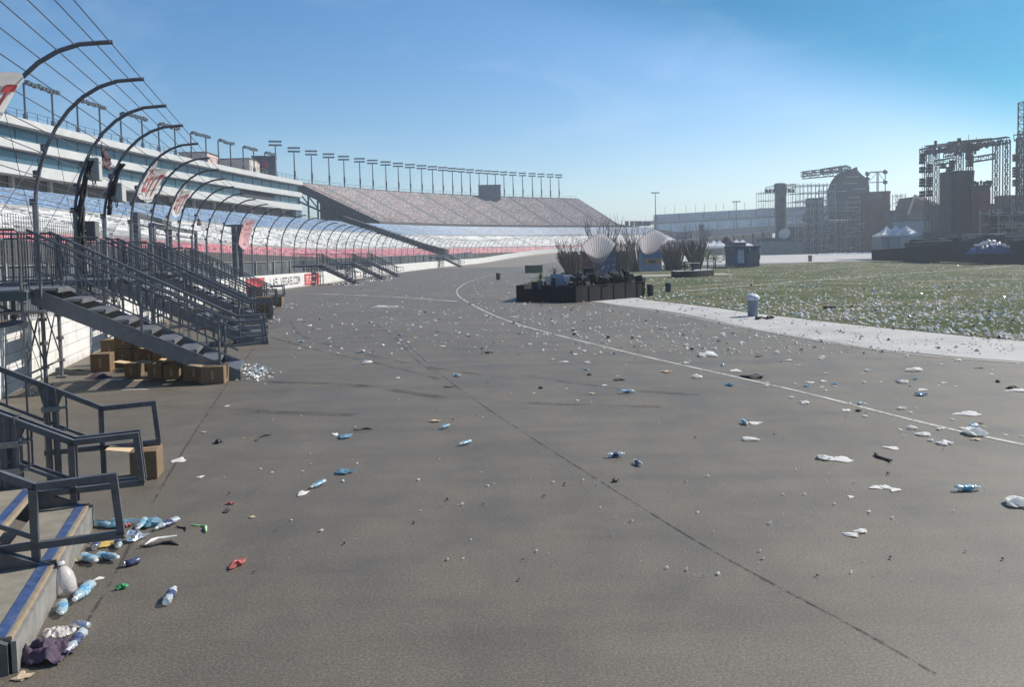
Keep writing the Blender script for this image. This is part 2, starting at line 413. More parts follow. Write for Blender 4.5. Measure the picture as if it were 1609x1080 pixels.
def clear_plastic(name, col):
    m, t, b = nt(name)
    b.inputs['Base Color'].default_value = (*col, 1); b.inputs['Roughness'].default_value = .18
    b.inputs['Alpha'].default_value = .5; b.inputs['Specular IOR Level'].default_value = .8
    tc = N(t, 'ShaderNodeTexCoord'); n = N(t, 'ShaderNodeTexNoise', i_Scale=45.0, i_Detail=2.0); t.links.new(tc.outputs['Object'], n.inputs['Vector'])
    bump(t, b, n.outputs[0], .6, .006)
    return m
def translucent(key, col, amt):
    """thin cloth or paper that lets the low sun through"""
    m = M[key]; t = m.node_tree; b = t.nodes['Principled BSDF']; out = [n for n in t.nodes if n.type == 'OUTPUT_MATERIAL'][0]
    tr = t.nodes.new('ShaderNodeBsdfTranslucent'); tr.inputs[0].default_value = (*col, 1); mx = t.nodes.new('ShaderNodeMixShader'); mx.inputs[0].default_value = amt
    t.links.new(b.outputs[0], mx.inputs[1]); t.links.new(tr.outputs[0], mx.inputs[2]); t.links.new(mx.outputs[0], out.inputs[0])
translucent('paper', (.9, .9, .87), .5); translucent('shell', (.85, .82, .83), .6); translucent('tent', (.8, .8, .8), .4); translucent('banner_white', (.75, .74, .72), .3)
translucent('blade', (.12, .16, .04), .4); translucent('leaf', (.12, .18, .04), .35); translucent('leaf2', (.14, .2, .05), .35); translucent('litter_blue', (.35, .55, .65), .4)
M['clear'] = clear_plastic('clear_plastic', (.62, .70, .74))
M['clear_blue'] = clear_plastic('blue_tinted_plastic', (.50, .68, .74))
M['frosted'] = clear_plastic('frosted_plastic', (.80, .74, .72))
# ------------------------------------------------------------------ track geometry
WCP = [(-1.5, -15), (-4.0, -6.1), (-9.8, 15.4), (-15.4, 36), (-18, 46), (-19.8, 58), (-20.3, 72), (-20.0, 95), (-18.4, 125), (-14, 163),
       (-8.5, 196), (-2, 222), (8, 245), (22, 265), (45, 288), (80, 312), (130, 335), (190, 352)]
def catmull(P, step=.5):
    out = []
    for i in range(1, len(P) - 2):
        p0, p1, p2, p3 = [Vector((*P[j], 0)) for j in (i - 1, i, i + 1, i + 2)]
        n = max(2, int((p2 - p1).length / step))
        for k in range(n):
            t = k / n
            out.append(.5 * ((2 * p1) + (p2 - p0) * t + (2 * p0 - 5 * p1 + 4 * p2 - p3) * t * t + (3 * p1 - p0 - 3 * p2 + p3) * t ** 3))
    out.append(Vector((*P[-2], 0)))
    return out
WL = catmull(WCP)
WS = [0.0]
for a, b in zip(WL, WL[1:]): WS.append(WS[-1] + (b - a).length)
def wz(p):
    """foot of the outer wall: the far turn is banked up"""
    b = max(0.0, min(1.0, (p.y - 195) / 75.0))
    return gz(p.x, p.y) + 2.2 * b * b * (3 - 2 * b) + max(0, (p.y - 285) * .03)
import bisect
def wall(s):
    i = max(0, min(len(WS) - 2, bisect.bisect_right(WS, s) - 1))
    t = (s - WS[i]) / (WS[i + 1] - WS[i])
    p = WL[i].lerp(WL[i + 1], t)
    d = (WL[min(i + 3, len(WL) - 1)] - WL[max(0, i - 2)]).normalized()
    return p, d, Vector((-d.y, d.x, 0))          # point, along, outward (away from the track)
def s_at_y(y):
    for a, b, s in zip(WL, WL[1:], WS):
        if a.y <= y < b.y: return s + (y - a.y) / (b.y - a.y) * (b - a).length
    return WS[-1]
S_END = WS[-1]
def off(s, o, z=0.0):
    p, d, n = wall(s); q = p + n * o
    return Vector((q.x, q.y, z))
def project(P):
    d = Vector(P) - CAM
    f = d.dot(_F); return CU + FPX * d.dot(CR) / f, PV - FPX * d.dot(CUP) / f
def s_for_u(u, o, z, s0, s1):
    best = None
    for k in range(401):
        s = s0 + (s1 - s0) * k / 400
        e = abs(project(off(s, o, z))[0] - u)
        if best is None or e < best[0]: best = (e, s)
    return best[1]

# ------------------------------------------------------------------ the setting
def sheet(name, ys, xl, xr, dz, mat, kind='structure', nx=1):
    mb = MB()
    for i in range(len(ys) - 1):
        for k in range(nx):
            f0, f1 = k / nx, (k + 1) / nx
            q = []
            for (yy, f) in ((i, f0), (i, f1), (i + 1, f1), (i + 1, f0)):
                x = xl[yy] + (xr[yy] - xl[yy]) * f
                q.append((x, ys[yy], gz(x, ys[yy]) + dz))
            mb.quad(*q)
    o = mb.build(name, mat); o['kind'] = kind
    return o
def interp(tab, y):
    if y <= tab[0][0]: return tab[0][1]
    for (a, x0), (b, x1) in zip(tab, tab[1:]):
        if y <= b: return x0 + (x1 - x0) * (y - a) / (b - a)
    return tab[-1][1]
KN = [30, 90]
def ysamp(y0, y1, n):
    v = sorted(set([y0 + (y1 - y0) * i / n for i in range(n + 1)] + [k for k in KN if y0 < k < y1]))
    return v
gy = [-300, -20, 0, 10, 20, 30, 50, 70, 90, 200, 500, 1500, 2400]
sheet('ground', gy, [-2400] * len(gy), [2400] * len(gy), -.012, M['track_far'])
ys = ysamp(-40, 240, 30)
sheet('track', ys, [-70 if y < 150 else -60 for y in ys], [60] * len(ys), 0, M['asphalt'])
# infield: concrete apron, lawn, far pavement
APL = [(6, 30), (12, 15.8), (16.7, 10.7), (18.9, 8.9), (24, 7.55), (33, 6.2), (40, 4.2), (43, 3.2), (46, 1.2)]
APR = [(6, 46), (14, 20), (20.1, 12.8), (24.9, 10.8), (30.4, 9.1), (35.5, 8.3), (40.6, 6.9), (46, 6.5)]
ya = ysamp(6, 46, 24)
sheet('apron', ya, [interp(APL, y) for y in ya], [interp(APR, y) for y in ya], .004, M['concrete'])
LWL = APR + [(55, 7.6), (65, 7.6), (72, 4), (77, 1.5), (90, 3.2), (100, 9), (110, 16), (122, 34), (135, 56)]
yl = ysamp(6, 135, 50)
sheet('lawn', yl, [interp(LWL, y) for y in yl], [180] * len(yl), .008, M['lawn'], nx=2)
yf = ysamp(136, 262, 8)
sheet('pavement', yf, [20 + (y - 136) * .12 for y in yf], [260] * len(yf), .005, M['concrete'])
yp = ysamp(86, 91, 3)
sheet('path', yp, [8.0, 8, 8, 8, 8][:len(yp)], [24.0] * len(yp), .013, M['path'])

def ribbon(name, pts, w, mat, dz=.005, closed=False):
    """painted or tar line on the ground through ground points"""
    P = [Vector(p) for p in pts]; fine = []
    for a, b in zip(P, P[1:]):
        n = max(1, int((b - a).length / 1.0))
        fine += [a.lerp(b, k / n) for k in range(n)]
    fine.append(P[-1]); mb = MB()
    for i in range(len(fine) - 1):
        a, b = fine[i], fine[i + 1]
        t = (fine[min(i + 2, len(fine) - 1)] - fine[max(i - 1, 0)]); t.z = 0; t.normalize()
        t0 = (b - fine[max(i - 1, 0)]); t0.z = 0; t0.normalize()
        t1 = (fine[min(i + 2, len(fine) - 1)] - a); t1.z = 0; t1.normalize()
        n0 = Vector((t0.y, -t0.x, 0)) * w / 2; n1 = Vector((t1.y, -t1.x, 0)) * w / 2
        q = [a - n0, a + n0, b + n1, b - n1]
        mb.quad(*[(p.x, p.y, gz(p.x, p.y) + dz) for p in q])
    o = mb.build(name, mat); o['kind'] = 'structure'; return o
def cm(pts, n=6):
    P = [Vector(p) for p in pts]; P = [P[0] * 2 - P[1]] + P + [P[-1] * 2 - P[-2]]; out = []
    for i in range(1, len(P) - 2):
        p0, p1, p2, p3 = P[i - 1:i + 3]
        for k in range(n):
            t = k / n; out.append(.5 * ((2 * p1) + (p2 - p0) * t + (2 * p0 - 5 * p1 + 4 * p2 - p3) * t * t + (3 * p1 - p0 - 3 * p2 + p3) * t ** 3))
    return out + [P[-2]]
WLINE = [(24, 4.0), (10.1, 6.4)]
g = lambda *uv: [gp(u, v) for u, v in uv]
ribbon('track_line', cm([Vector((9.5, 5.2, 0))] + g((1609, 700), (1240, 612), (960, 548), (800, 505), (740, 478), (719, 463), (722, 452), (745, 440), (790, 428), (850, 418))), .09, M['line_white'], .006)
ribbon('apron_line', cm([Vector((16, 11.8, 0))] + g((1609, 571.5), (1400, 553.5), (1200, 521), (1040, 491), (935, 474))), .09, M['line_white'], .012)
ribbon('lawn_line', g((1075, 457.5), (1250, 443), (1609, 416)), .36, M['line_white'], .016)
ribbon('faint_line', g((462, 461), (560, 464), (640, 468), (720, 474)), .28, M['line_faint'], .006)
ribbon('tar_seam', cm(g((1470, 1060), (1340, 985), (1110, 860), (920, 742), (800, 665), (715, 606), (660, 560), (620, 520))), .022, M['tar'], .004)
ribbon('tar_joint', cm(g((130, 990), (180, 905), (235, 800), (300, 690), (360, 600), (400, 545), (430, 500))), .026, M['tar'], .004)
for pts, w in (([(425, 530), (500, 551), (600, 573), (690, 596)], .12), ([(455, 505), (475, 528), (540, 548), (650, 573), (760, 590), (810, 597)], .12),
               ([(590, 510), (625, 535), (650, 562), (690, 590)], .1), ([(420, 600), (560, 606), (700, 626)], .25), ([(780, 632), (900, 636), (1040, 640)], .22),
               ([(330, 640), (470, 650), (560, 652)], .25), ([(820, 590), (960, 610), (1100, 622)], .2)):
    ribbon('skid_mark', cm(g(*pts)), w, M['skid'], .007)
# banked far turn
mb = MB(); ss = [s_at_y(150) + (S_END - s_at_y(150)) * i / 60 for i in range(61)]
for a, b in zip(ss, ss[1:]):
    pa, _, na = wall(a); pb, _, nb = wall(b)
    for k in range(8):
        q = []
        for (p, n, f) in ((pa, na, k / 8), (pb, nb, k / 8), (pb, nb, (k + 1) / 8), (pa, na, (k + 1) / 8)):
            o_ = p - n * 19 * f; z0 = gz(p.x, p.y); h = wz(p) - z0
            q.append((o_.x, o_.y, z0 + .02 + h * (1 - f) ** 1.3))
        mb.quad(*q)
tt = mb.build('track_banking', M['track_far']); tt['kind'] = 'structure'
# hills beyond the stadium
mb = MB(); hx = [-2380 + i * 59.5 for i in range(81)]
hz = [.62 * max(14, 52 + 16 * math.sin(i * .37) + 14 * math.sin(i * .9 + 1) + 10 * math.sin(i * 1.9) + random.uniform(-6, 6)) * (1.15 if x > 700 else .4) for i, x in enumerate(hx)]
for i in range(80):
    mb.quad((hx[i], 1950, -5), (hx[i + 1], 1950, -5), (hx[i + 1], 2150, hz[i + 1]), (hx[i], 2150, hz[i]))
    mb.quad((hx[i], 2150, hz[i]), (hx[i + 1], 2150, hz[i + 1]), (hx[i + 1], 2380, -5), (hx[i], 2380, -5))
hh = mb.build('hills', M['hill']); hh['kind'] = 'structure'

# ------------------------------------------------------------------ outer wall with banners
WH = 1.32
wt = thing('barrier_wall', (*off(0, 0).xy, 0), 'long white concrete block wall curving along the outside of the track', 'wall')
mb = MB(); n = 420
for i in range(n):
    s0, s1 = S_END * i / n, S_END * (i + 1) / n
    for o0, face in ((0.0, 1), (.55, 0)):
        a, b = off(s0, o0, wz(wall(s0)[0]) - .05), off(s1, o0, wz(wall(s1)[0]) - .05)
        up = Vector((0, 0, WH + .05)); mb.quad(a, b, b + up, a + up, uv=[(s0, 0), (s1, 0), (s1, WH), (s0, WH)])
    up0, up1 = wz(wall(s0)[0]) + WH, wz(wall(s1)[0]) + WH
    mb.quad(off(s0, 0, up0), off(s1, 0, up1), off(s1, .55, up1), off(s0, .55, up0), uv=[(s0, .02), (s1, .02), (s1, .2), (s0, .2)])
mb.build('wall_body', M['wall'], wt, recalc=False)

def on_wall(s, z, proud):
    p, d, nn = wall(s); q = p - nn * proud
    return Vector((q.x, q.y, wz(p) + z))
def wall_panel(mb, s0, s1, z0, z1, proud, mi=0):
    k = max(1, int((s1 - s0) / 1.2))
    for i in range(k):
        a, b = s0 + (s1 - s0) * i / k, s0 + (s1 - s0) * (i + 1) / k
        P = [on_wall(a, z0, proud), on_wall(b, z0, proud), on_wall(b, z1, proud), on_wall(a, z1, proud)]
        Q = [on_wall(a, z0, .002), on_wall(b, z0, .002), on_wall(b, z1, .002), on_wall(a, z1, .002)]
        mb.add(P + Q, [(0, 1, 2, 3), (0, 4, 5, 1), (3, 2, 6, 7)] + ([(0, 3, 7, 4)] if i == 0 else []) + ([(1, 5, 6, 2)] if i == k - 1 else []), mi=mi)

# letters as strokes in a 1 x 1 cell (x right, y up)
T = .17
def seg(x0, y0, x1, y1, t=T):
    d = Vector((x1 - x0, y1 - y0)); L = d.length; d /= L; nn = Vector((-d.y, d.x)) * t / 2
    return [(x0 - nn.x, y0 - nn.y), (x1 - nn.x, y1 - nn.y), (x1 + nn.x, y1 + nn.y), (x0 + nn.x, y0 + nn.y)]
h = T / 2
LET = {
 'E': [seg(h, 0, h, 1), seg(T, h, 1, h), seg(T, .5, .85, .5), seg(T, 1 - h, 1, 1 - h)],
 'X': [seg(.08, 0, .92, 1), seg(.08, 1, .92, 0)],
 'I': [seg(.5, 0, .5, 1)],
 'T': [seg(.5, 0, .5, 1 - T), seg(0, 1 - h, 1, 1 - h)],
 'L': [seg(h, 0, h, 1), seg(T, h, .9, h)],
 'A': [seg(.06, 0, .5, 1), seg(.94, 0, .5, 1), seg(.25, .34, .75, .34)],
 'S': [seg(0, h, 1, h), seg(1 - h, T, 1 - h, .5 - h), seg(0, .5, 1, .5), seg(h, .5 + h, h, 1 - T), seg(0, 1 - h, 1, 1 - h)],
 'V': [seg(.06, 1, .5, 0), seg(.94, 1, .5, 0)],
 'G': [seg(h, 0, h, 1), seg(T, h, 1, h), seg(T, 1 - h, 1, 1 - h), seg(1 - h, T, 1 - h, .5), seg(.55, .5, 1 - T, .5)],
 '.': [seg(.35, h, .6, h)],
 'C': [seg(h, 0, h, 1), seg(T, h, 1, h), seg(T, 1 - h, 1, 1 - h)],
 'O': [seg(h, 0, h, 1), seg(1 - h, 0, 1 - h, 1), seg(T, h, 1 - T, h), seg(T, 1 - h, 1 - T, 1 - h)],
 'M': [seg(h, 0, h, 1), seg(1 - h, 0, 1 - h, 1), seg(.12, 1, .5, .3), seg(.88, 1, .5, .3)],
}
def text_mesh(mb, txt, f, x0, x1, y0, y1, gap=.22, mi=0):
    """f(x, y) -> 3-D point; the words fill x0..x1, y0..y1"""
    wts = [.45 if c in 'I.' else 1.0 for c in txt]; tot = sum(wts) + gap * (len(txt) - 1); x = 0
    for c, wd in zip(txt, wts):
        cw = wd
        for q in LET.get(c, []):                             # strokes cut into short lengths so that they follow a curved ground
            for k in range(6):
                L_ = lambda i, j, t_: (q[i][0] + (q[j][0] - q[i][0]) * t_, q[i][1] + (q[j][1] - q[i][1]) * t_)
                piece = (L_(0, 1, k / 6), L_(0, 1, (k + 1) / 6), L_(3, 2, (k + 1) / 6), L_(3, 2, k / 6))
                mb.add([f(x0 + (x1 - x0) * (x + (px if wd == 1 else .225 + (px - .5)) * 1.0) / tot, y0 + (y1 - y0) * py) for px, py in piece], [(0, 1, 2, 3)], mi=mi)
        x += cw + gap

def s_wall_u(u, s0=s_at_y(20), s1=s_at_y(110)): 
    best = None
    for k in range(600):
        s = s0 + (s1 - s0) * k / 599; p = on_wall(s, .6, 0); e = abs(project(p)[0] - u)
        if best is None or e < best[0]: best = (e, s)
    return best[1]
sa, sb, sc_, sd, se = [s_wall_u(u) for u in (424, 471, 478, 501, 405)]
b1 = MB(); wall_panel(b1, sa - 1.5, sb + .6, .04, 1.26, .02)
ban = tag(b1.build('wall_banner', M['banner_white']), 'long white banner lettered in black on the track wall between two red ones', 'banner')
tx = MB(); text_mesh(tx, 'LAS VEGAS.COM', lambda x, y: on_wall(x, y, .026), sa, sb, .32, 1.02)
tx.build('lettering', M['ink'], ban, recalc=False)
b2 = MB(); wall_panel(b2, sc_, sd, .08, 1.20, .03)
rb = tag(b2.build('wall_banner', M['red_banner']), 'red banner on the track wall right of the white lettered one', 'banner')
tx = MB()
for r_, (ya_, yb_) in enumerate(((.28, .42), (.52, .66), (.76, .98))):
    x = sc_ + .6
    while x < sd - .9:
        w_ = random.uniform(.5, 1.6); wall_panel(tx, x, min(x + w_, sd - .5), ya_, yb_, .035); x += w_ + .35
tx.build('faded_print', M['pinkish'], rb)
b3 = MB(); wall_panel(b3, s_wall_u(386), sa - 1.7, .06, 1.18, .03)
tag(b3.build('wall_banner', M['red_banner']), 'red banner on the track wall left of the white lettered one behind stairs', 'banner')

# ------------------------------------------------------------------ catch fence
YP = [15.35, 18.65, 22.05, 25.45, 29.65]
SP = [s_at_y(y) for y in YP]
SP = [SP[0] - 3.5 * k for k in (3, 2, 1)] + SP
while SP[-1] < s_at_y(262) and len(SP) < 92: SP.append(SP[-1] + (4.3 if len(SP) < 60 else 5.0))
def fk(s):
    y = wall(s)[0].y
    return 1.0 - .16 * max(0, min(1, (y - 40) / 120.0))
def prof(z):
    """overhang towards the track at height z of the unscaled fence"""
    if z <= 3.6: return 0.0
    sn = min(1, (z - 3.6) / 3.22); return 2.25 * (1 - math.sqrt(max(0, 1 - sn * sn)))
def fence_pt(s, z, o, proud=0.0):
    p, d, nn = wall(s); k = fk(s)
    q = p + nn * (.28 - (o + proud) * k)
    return Vector((q.x, q.y, wz(p) + z * k))
TH = [i / 9 * math.pi / 2 for i in range(10)]
ARC = [(2.25 * (1 - math.cos(t)), 3.6 + 3.22 * math.sin(t)) for t in TH]
fe = thing('catch_fence', (*off(SP[3], .28).xy, 0), 'tall wire catch fence with dark posts curving over the track above the white wall', 'fence')
for i, s in enumerate(SP):
    mb = MB(); near = wall(s)[0].y < 70
    far_ = wall(s)[0].y > 115; rr = .045 if near else (.04 if far_ else .05)
    path = [fence_pt(s, .6, 0), fence_pt(s, 2.2, 0)]
    mb.tube([fence_pt(s, .9, 0), fence_pt(s, 3.6, 0)] + [fence_pt(s, z, o) for o, z in ARC[1:]] + [fence_pt(s, 6.84, 2.45)], rr, 6, mi=0)
    if near:                                              # pale sleeve on the straight part, bolts at the bend
        mb.tube([fence_pt(s, 1.2, 0), fence_pt(s, 3.9, .01)], rr + .02, 6, mi=1)
        for zz in (3.95, 4.6, 5.2): 
            o_ = prof(zz); mb.box(fence_pt(s, zz, o_ - .05), (.10, .10, .16), mi=0)
    mb.build('post', [M['fence_pale'] if far_ else M['fence'], M['fence_pale']], fe, smooth=False)
cab = [(2.25 * (1 - math.cos(t)), 3.6 + 3.22 * math.sin(t)) for t in [R(a) for a in (6, 17, 27, 36, 45, 54, 62, 70, 78, 87)]] + [(2.42, 6.82)]
for o_, z_ in cab:
    mb = MB(); pts = [fence_pt(s, z_, o_) for s in SP[:64]]
    for a, b in zip(pts, pts[1:]): mb.bar(a, b, .016)
    mb.build('cable', M['wire'], fe)
mb = MB()
for i in range(0, 40):
    s0, s1 = SP[i], SP[i + 1]; y = wall(s0)[0].y
    step = .17 if y < 30 else (.3 if y < 50 else .6)
    wr = .009 if y < 50 else .013
    z = 1.5
    while z < 4.4:
        mb.bar(fence_pt(s0, z, prof(z)), fence_pt(s1, z, prof(z)), wr); z += step
    k = int((s1 - s0) / step)
    for j in range(1, k):
        s = s0 + (s1 - s0) * j / k; mb.bar(fence_pt(s, 1.3, 0), fence_pt(s, 3.6, 0), wr)
    # crossed bracing wires
    mb.bar(fence_pt(s0, 3.0, 0), fence_pt(s1, 5.6, prof(5.6)), .010); mb.bar(fence_pt(s1, 3.0, 0), fence_pt(s0, 5.6, prof(5.6)), .010)
mb.build('wire_mesh', M['wire'], fe)

# EXIT banners hung on the fence between two posts
def exit_banner(i, f0, f1, z0, z1, label, txt='EXIT', cloth='banner_white', ink='red', sag=.12):
    s0 = SP[i] + (SP[i + 1] - SP[i]) * f0; s1 = SP[i] + (SP[i + 1] - SP[i]) * f1
    def f(x, y, lift=.05):
        s = s0 + (s1 - s0) * x; z = z0 + (z1 - z0) * y - sag * math.sin(math.pi * x) * (.4 + .6 * (1 - y)) - .05 * math.sin(x * 9 + y * 4)
        return fence_pt(s, z, prof(z), lift + .05 * math.sin(x * 7 + 2 * y))
    mb = MB(); nx, ny = 14, 12
    V_ = [f(a / nx, b / ny) for b in range(ny + 1) for a in range(nx + 1)]
    V2 = [f(a / nx, b / ny, .035) for b in range(ny + 1) for a in range(nx + 1)]
    F_ = [(b * (nx + 1) + a, b * (nx + 1) + a + 1, (b + 1) * (nx + 1) + a + 1, (b + 1) * (nx + 1) + a) for b in range(ny) for a in range(nx)]
    mb.add(V_, F_); mb.add(V2, [q[::-1] for q in F_])
    o = mb.build('exit_banner', M[cloth], smooth=True); tag(o, label, 'exit sign', 'EXIT banners hung on the catch fence')
    if txt:
        tm = MB(); text_mesh(tm, txt, lambda x, y: f(x, y, .075), .10, .92, .20, .82)
        # subdivide strokes so they follow the cloth
        import bmesh
        lo = tm.build('lettering', M[ink], o, recalc=False)
    return o
P1 = 3
exit_banner(P1 - 1, .44, 1.0, 4.95, 6.08, 'largest white cloth sign with red EXIT letters, cut off by the photo edge')
exit_banner(P1 + 4, .0, .72, 4.95, 6.15, 'white cloth sign reading EXIT, the left one of the two close together on the fence')
exit_banner(P1 + 6, .0, .70, 4.9, 6.1, 'white cloth sign reading EXIT, the right one of the two close together on the fence', sag=.25)
exit_banner(P1 + 11, .1, .75, 3.9, 5.9, 'faded pink crumpled cloth sign hung farther along the fence past the EXIT signs', txt=None, cloth='pink_cloth', sag=.4)
# torn cloths snagged on the posts
def rag(s, z, size, name, mat, label):
    mb = MB(); nx = 6; V_ = []
    for b in range(nx + 1):
        for a in range(nx + 1):
            x, y = a / nx, b / nx
            w_ = (1 - .75 * x)
            V_.append(fence_pt(s + size * (x * 1.2), z + size * ((y - .5) * w_ - .35 * x) + random.uniform(-.05, .05), prof(z), .08 + random.uniform(-.08, .08)))
    F_ = [(b * (nx + 1) + a, b * (nx + 1) + a + 1, (b + 1) * (nx + 1) + a + 1, (b + 1) * (nx + 1) + a) for b in range(nx) for a in range(nx)]
    mb.add(V_, F_); o = mb.build(name, M[mat], smooth=True)
    so = o.modifiers.new('thick', 'SOLIDIFY'); so.thickness = .012
    return tag(o, label, 'torn cloth', 'torn cloths snagged on the catch fence')
rag(SP[P1 + 2] + 1.0, 5.6, .75, 'torn_cloth', 'maroon_cloth', 'dark maroon torn cloth snagged on the fence above the first stairs')
rag(SP[P1 + 8] + .2, 5.0, .7, 'torn_cloth', 'maroon_cloth', 'small dark torn cloth on the fence just right of two EXIT signs')
# cabinets strapped to the posts
def cabinet(s, z, size, mat, label, name='equipment_box', along=.35):
    p, d, nn = wall(s); c = fence_pt(s + along, z, prof(z), .22)
    r_ = thing(name, c, label, 'equipment box', 'equipment boxes on the catch fence')
    mb = MB(); mb.box(c, size, d, -nn, (0, 0, 1)); b = mb.build('housing', mat, r_)
    bv = b.modifiers.new('bevel', 'BEVEL'); bv.width = .02; bv.segments = 2
    mb = MB(); mb.bar(c + nn * .05 - d * (along - .02), c + nn * .05, .05, .05); mb.bar(c + nn * .05 - d * (along - .02) + Vector((0, 0, -.14)), c + nn * .05 + Vector((0, 0, -.14)), .04, .04)
    mb.build('bracket', M['fence'], r_)
    mb = MB(); q = c - Vector((0, 0, size[2] / 2)); mb.tube([q, q + Vector((0, 0, -.15)) - d * .1, q + Vector((0, 0, -.2)) - d * .3, q + Vector((0, 0, .1)) - d * along], .018, 5); mb.build('cable', M['wire'], r_)
cabinet(SP[P1 + 2], 5.25 - .15, (.35, .3, .62), M['grey_box'], 'slim pale box fixed high on the third fence post')
cabinet(SP[P1 + 3], 4.72, (.62, .4, .58), M['grey_box'], 'square pale grey box with looped cable on the fence')
cabinet(SP[P1 + 2], 3.4, (.5, .4, .55), M['dark_box'], 'dark grey box low on the fence before the pink seats', along=.6)
# thick cable bundle on the third and fourth posts
for k, zlo, zhi, lab in ((2, 2.2, 5.3, 'thick dark cable bundle strapped down the third fence post'), (3, 4.0, 5.6, 'dark cable bundle strapped to the fourth fence post above a grey box')):
    mb = MB(); s = SP[P1 + k]
    for j in range(4):
        mb.tube([fence_pt(s + random.uniform(-.09, .09), zlo + (zhi - zlo) * t, prof(zlo + (zhi - zlo) * t), .08 + random.uniform(0, .12)) for t in [i / 7 for i in range(8)]], .045, 5)
    tag(mb.build('cable_bundle', M['black_box']), lab, 'cables', 'cable bundles on the catch fence')
# gate frames standing in the fence line
for (ya_, yb_, hh_, lab) in ((34.2, 43.5, 4.55, 'tall steel gate frame in the fence behind the first two stairs'), (38.0, 50.5, 4.25, 'second steel gate frame in the fence, just right of the taller one')):
    sA, sB = s_at_y(ya_), s_at_y(yb_)
    r_ = thing('steel_gateway', off(sA, .9, 0), lab, 'gate frame', 'steel gate frames in the fence line')
    for s, w_ in ((sA, .24), (sB, .16)):
        mb = MB(); mb.bar(off(s, .9, 0), off(s, .9, hh_), w_, w_); mb.build('post', M['steel'], r_)
    mb = MB(); mb.bar(off(sA, .9, hh_ - .1), off(sB, .9, hh_ - .1), .14, .2); mb.bar(off(sA, .9, hh_ - .5), off(sB, .9, hh_ - .5), .06, .06); mb.build('crossbar', M['steel'], r_)
# pale steel column
r_ = thing('steel_column', off(s_at_y(61), .9, 0), 'thick pale twin steel column in the fence above the lettered banner', 'column')
for k, dy in enumerate((0, .95)):
    c = off(s_at_y(61) + dy * 1.6, .9, 0)
    mb = MB(); mb.box(c + Vector((0, 0, 2.45)), (.34, .34, 4.9)); mb.build('shaft', M['steel'], r_)
c = off(s_at_y(61) + .76, .9, 4.95)
mb = MB(); mb.box(c, (1.2, 1.5, .12), wall(s_at_y(61))[1], wall(s_at_y(61))[2]); mb.build('cap', M['steel'], r_)

# ------------------------------------------------------------------ grandstands
def tfar(s): return max(0, min(1, (wall(s)[0].y - 50) / 85.0))
def prof_low(s):
    t = tfar(s); return [3.9 - 2.1 * t, 5.0 - 1.5 * t, 8.0 - .5 * t, 11.1]
LO = [12.0, 17.0, 28.0, 38.5]
def rows(mb, s0, s1, ns, nr, o0, o1, zf0, zf1, v0=0):
    """stepped rows between offset o0 and o1; zf(s) gives the end heights"""
    for i in range(ns):
        a, b = s0 + (s1 - s0) * i / ns, s0 + (s1 - s0) * (i + 1) / ns
        za0, za1, zb0, zb1 = zf0(a), zf1(a), zf0(b), zf1(b)
        for r_ in range(nr):
            oa, ob = o0 + (o1 - o0) * r_ / nr, o0 + (o1 - o0) * (r_ + 1) / nr
            al, ah = za0 + (za1 - za0) * r_ / nr, za0 + (za1 - za0) * (r_ + 1) / nr
            bl, bh = zb0 + (zb1 - zb0) * r_ / nr, zb0 + (zb1 - zb0) * (r_ + 1) / nr
            A, B = off(a, oa, al), off(b, oa, bl); C, D = off(b, oa + .12, bh), off(a, oa + .12, ah); E, F = off(b, ob, bh), off(a, ob, ah)
            v = v0 + r_
            mb.quad(A, B, C, D, uv=[(a, v + .05), (b, v + .05), (b, v + .95), (a, v + .95)])
            mb.quad(D, C, E, F, uv=[(a, v + .9), (b, v + .9), (b, v + .96), (a, v + .96)])
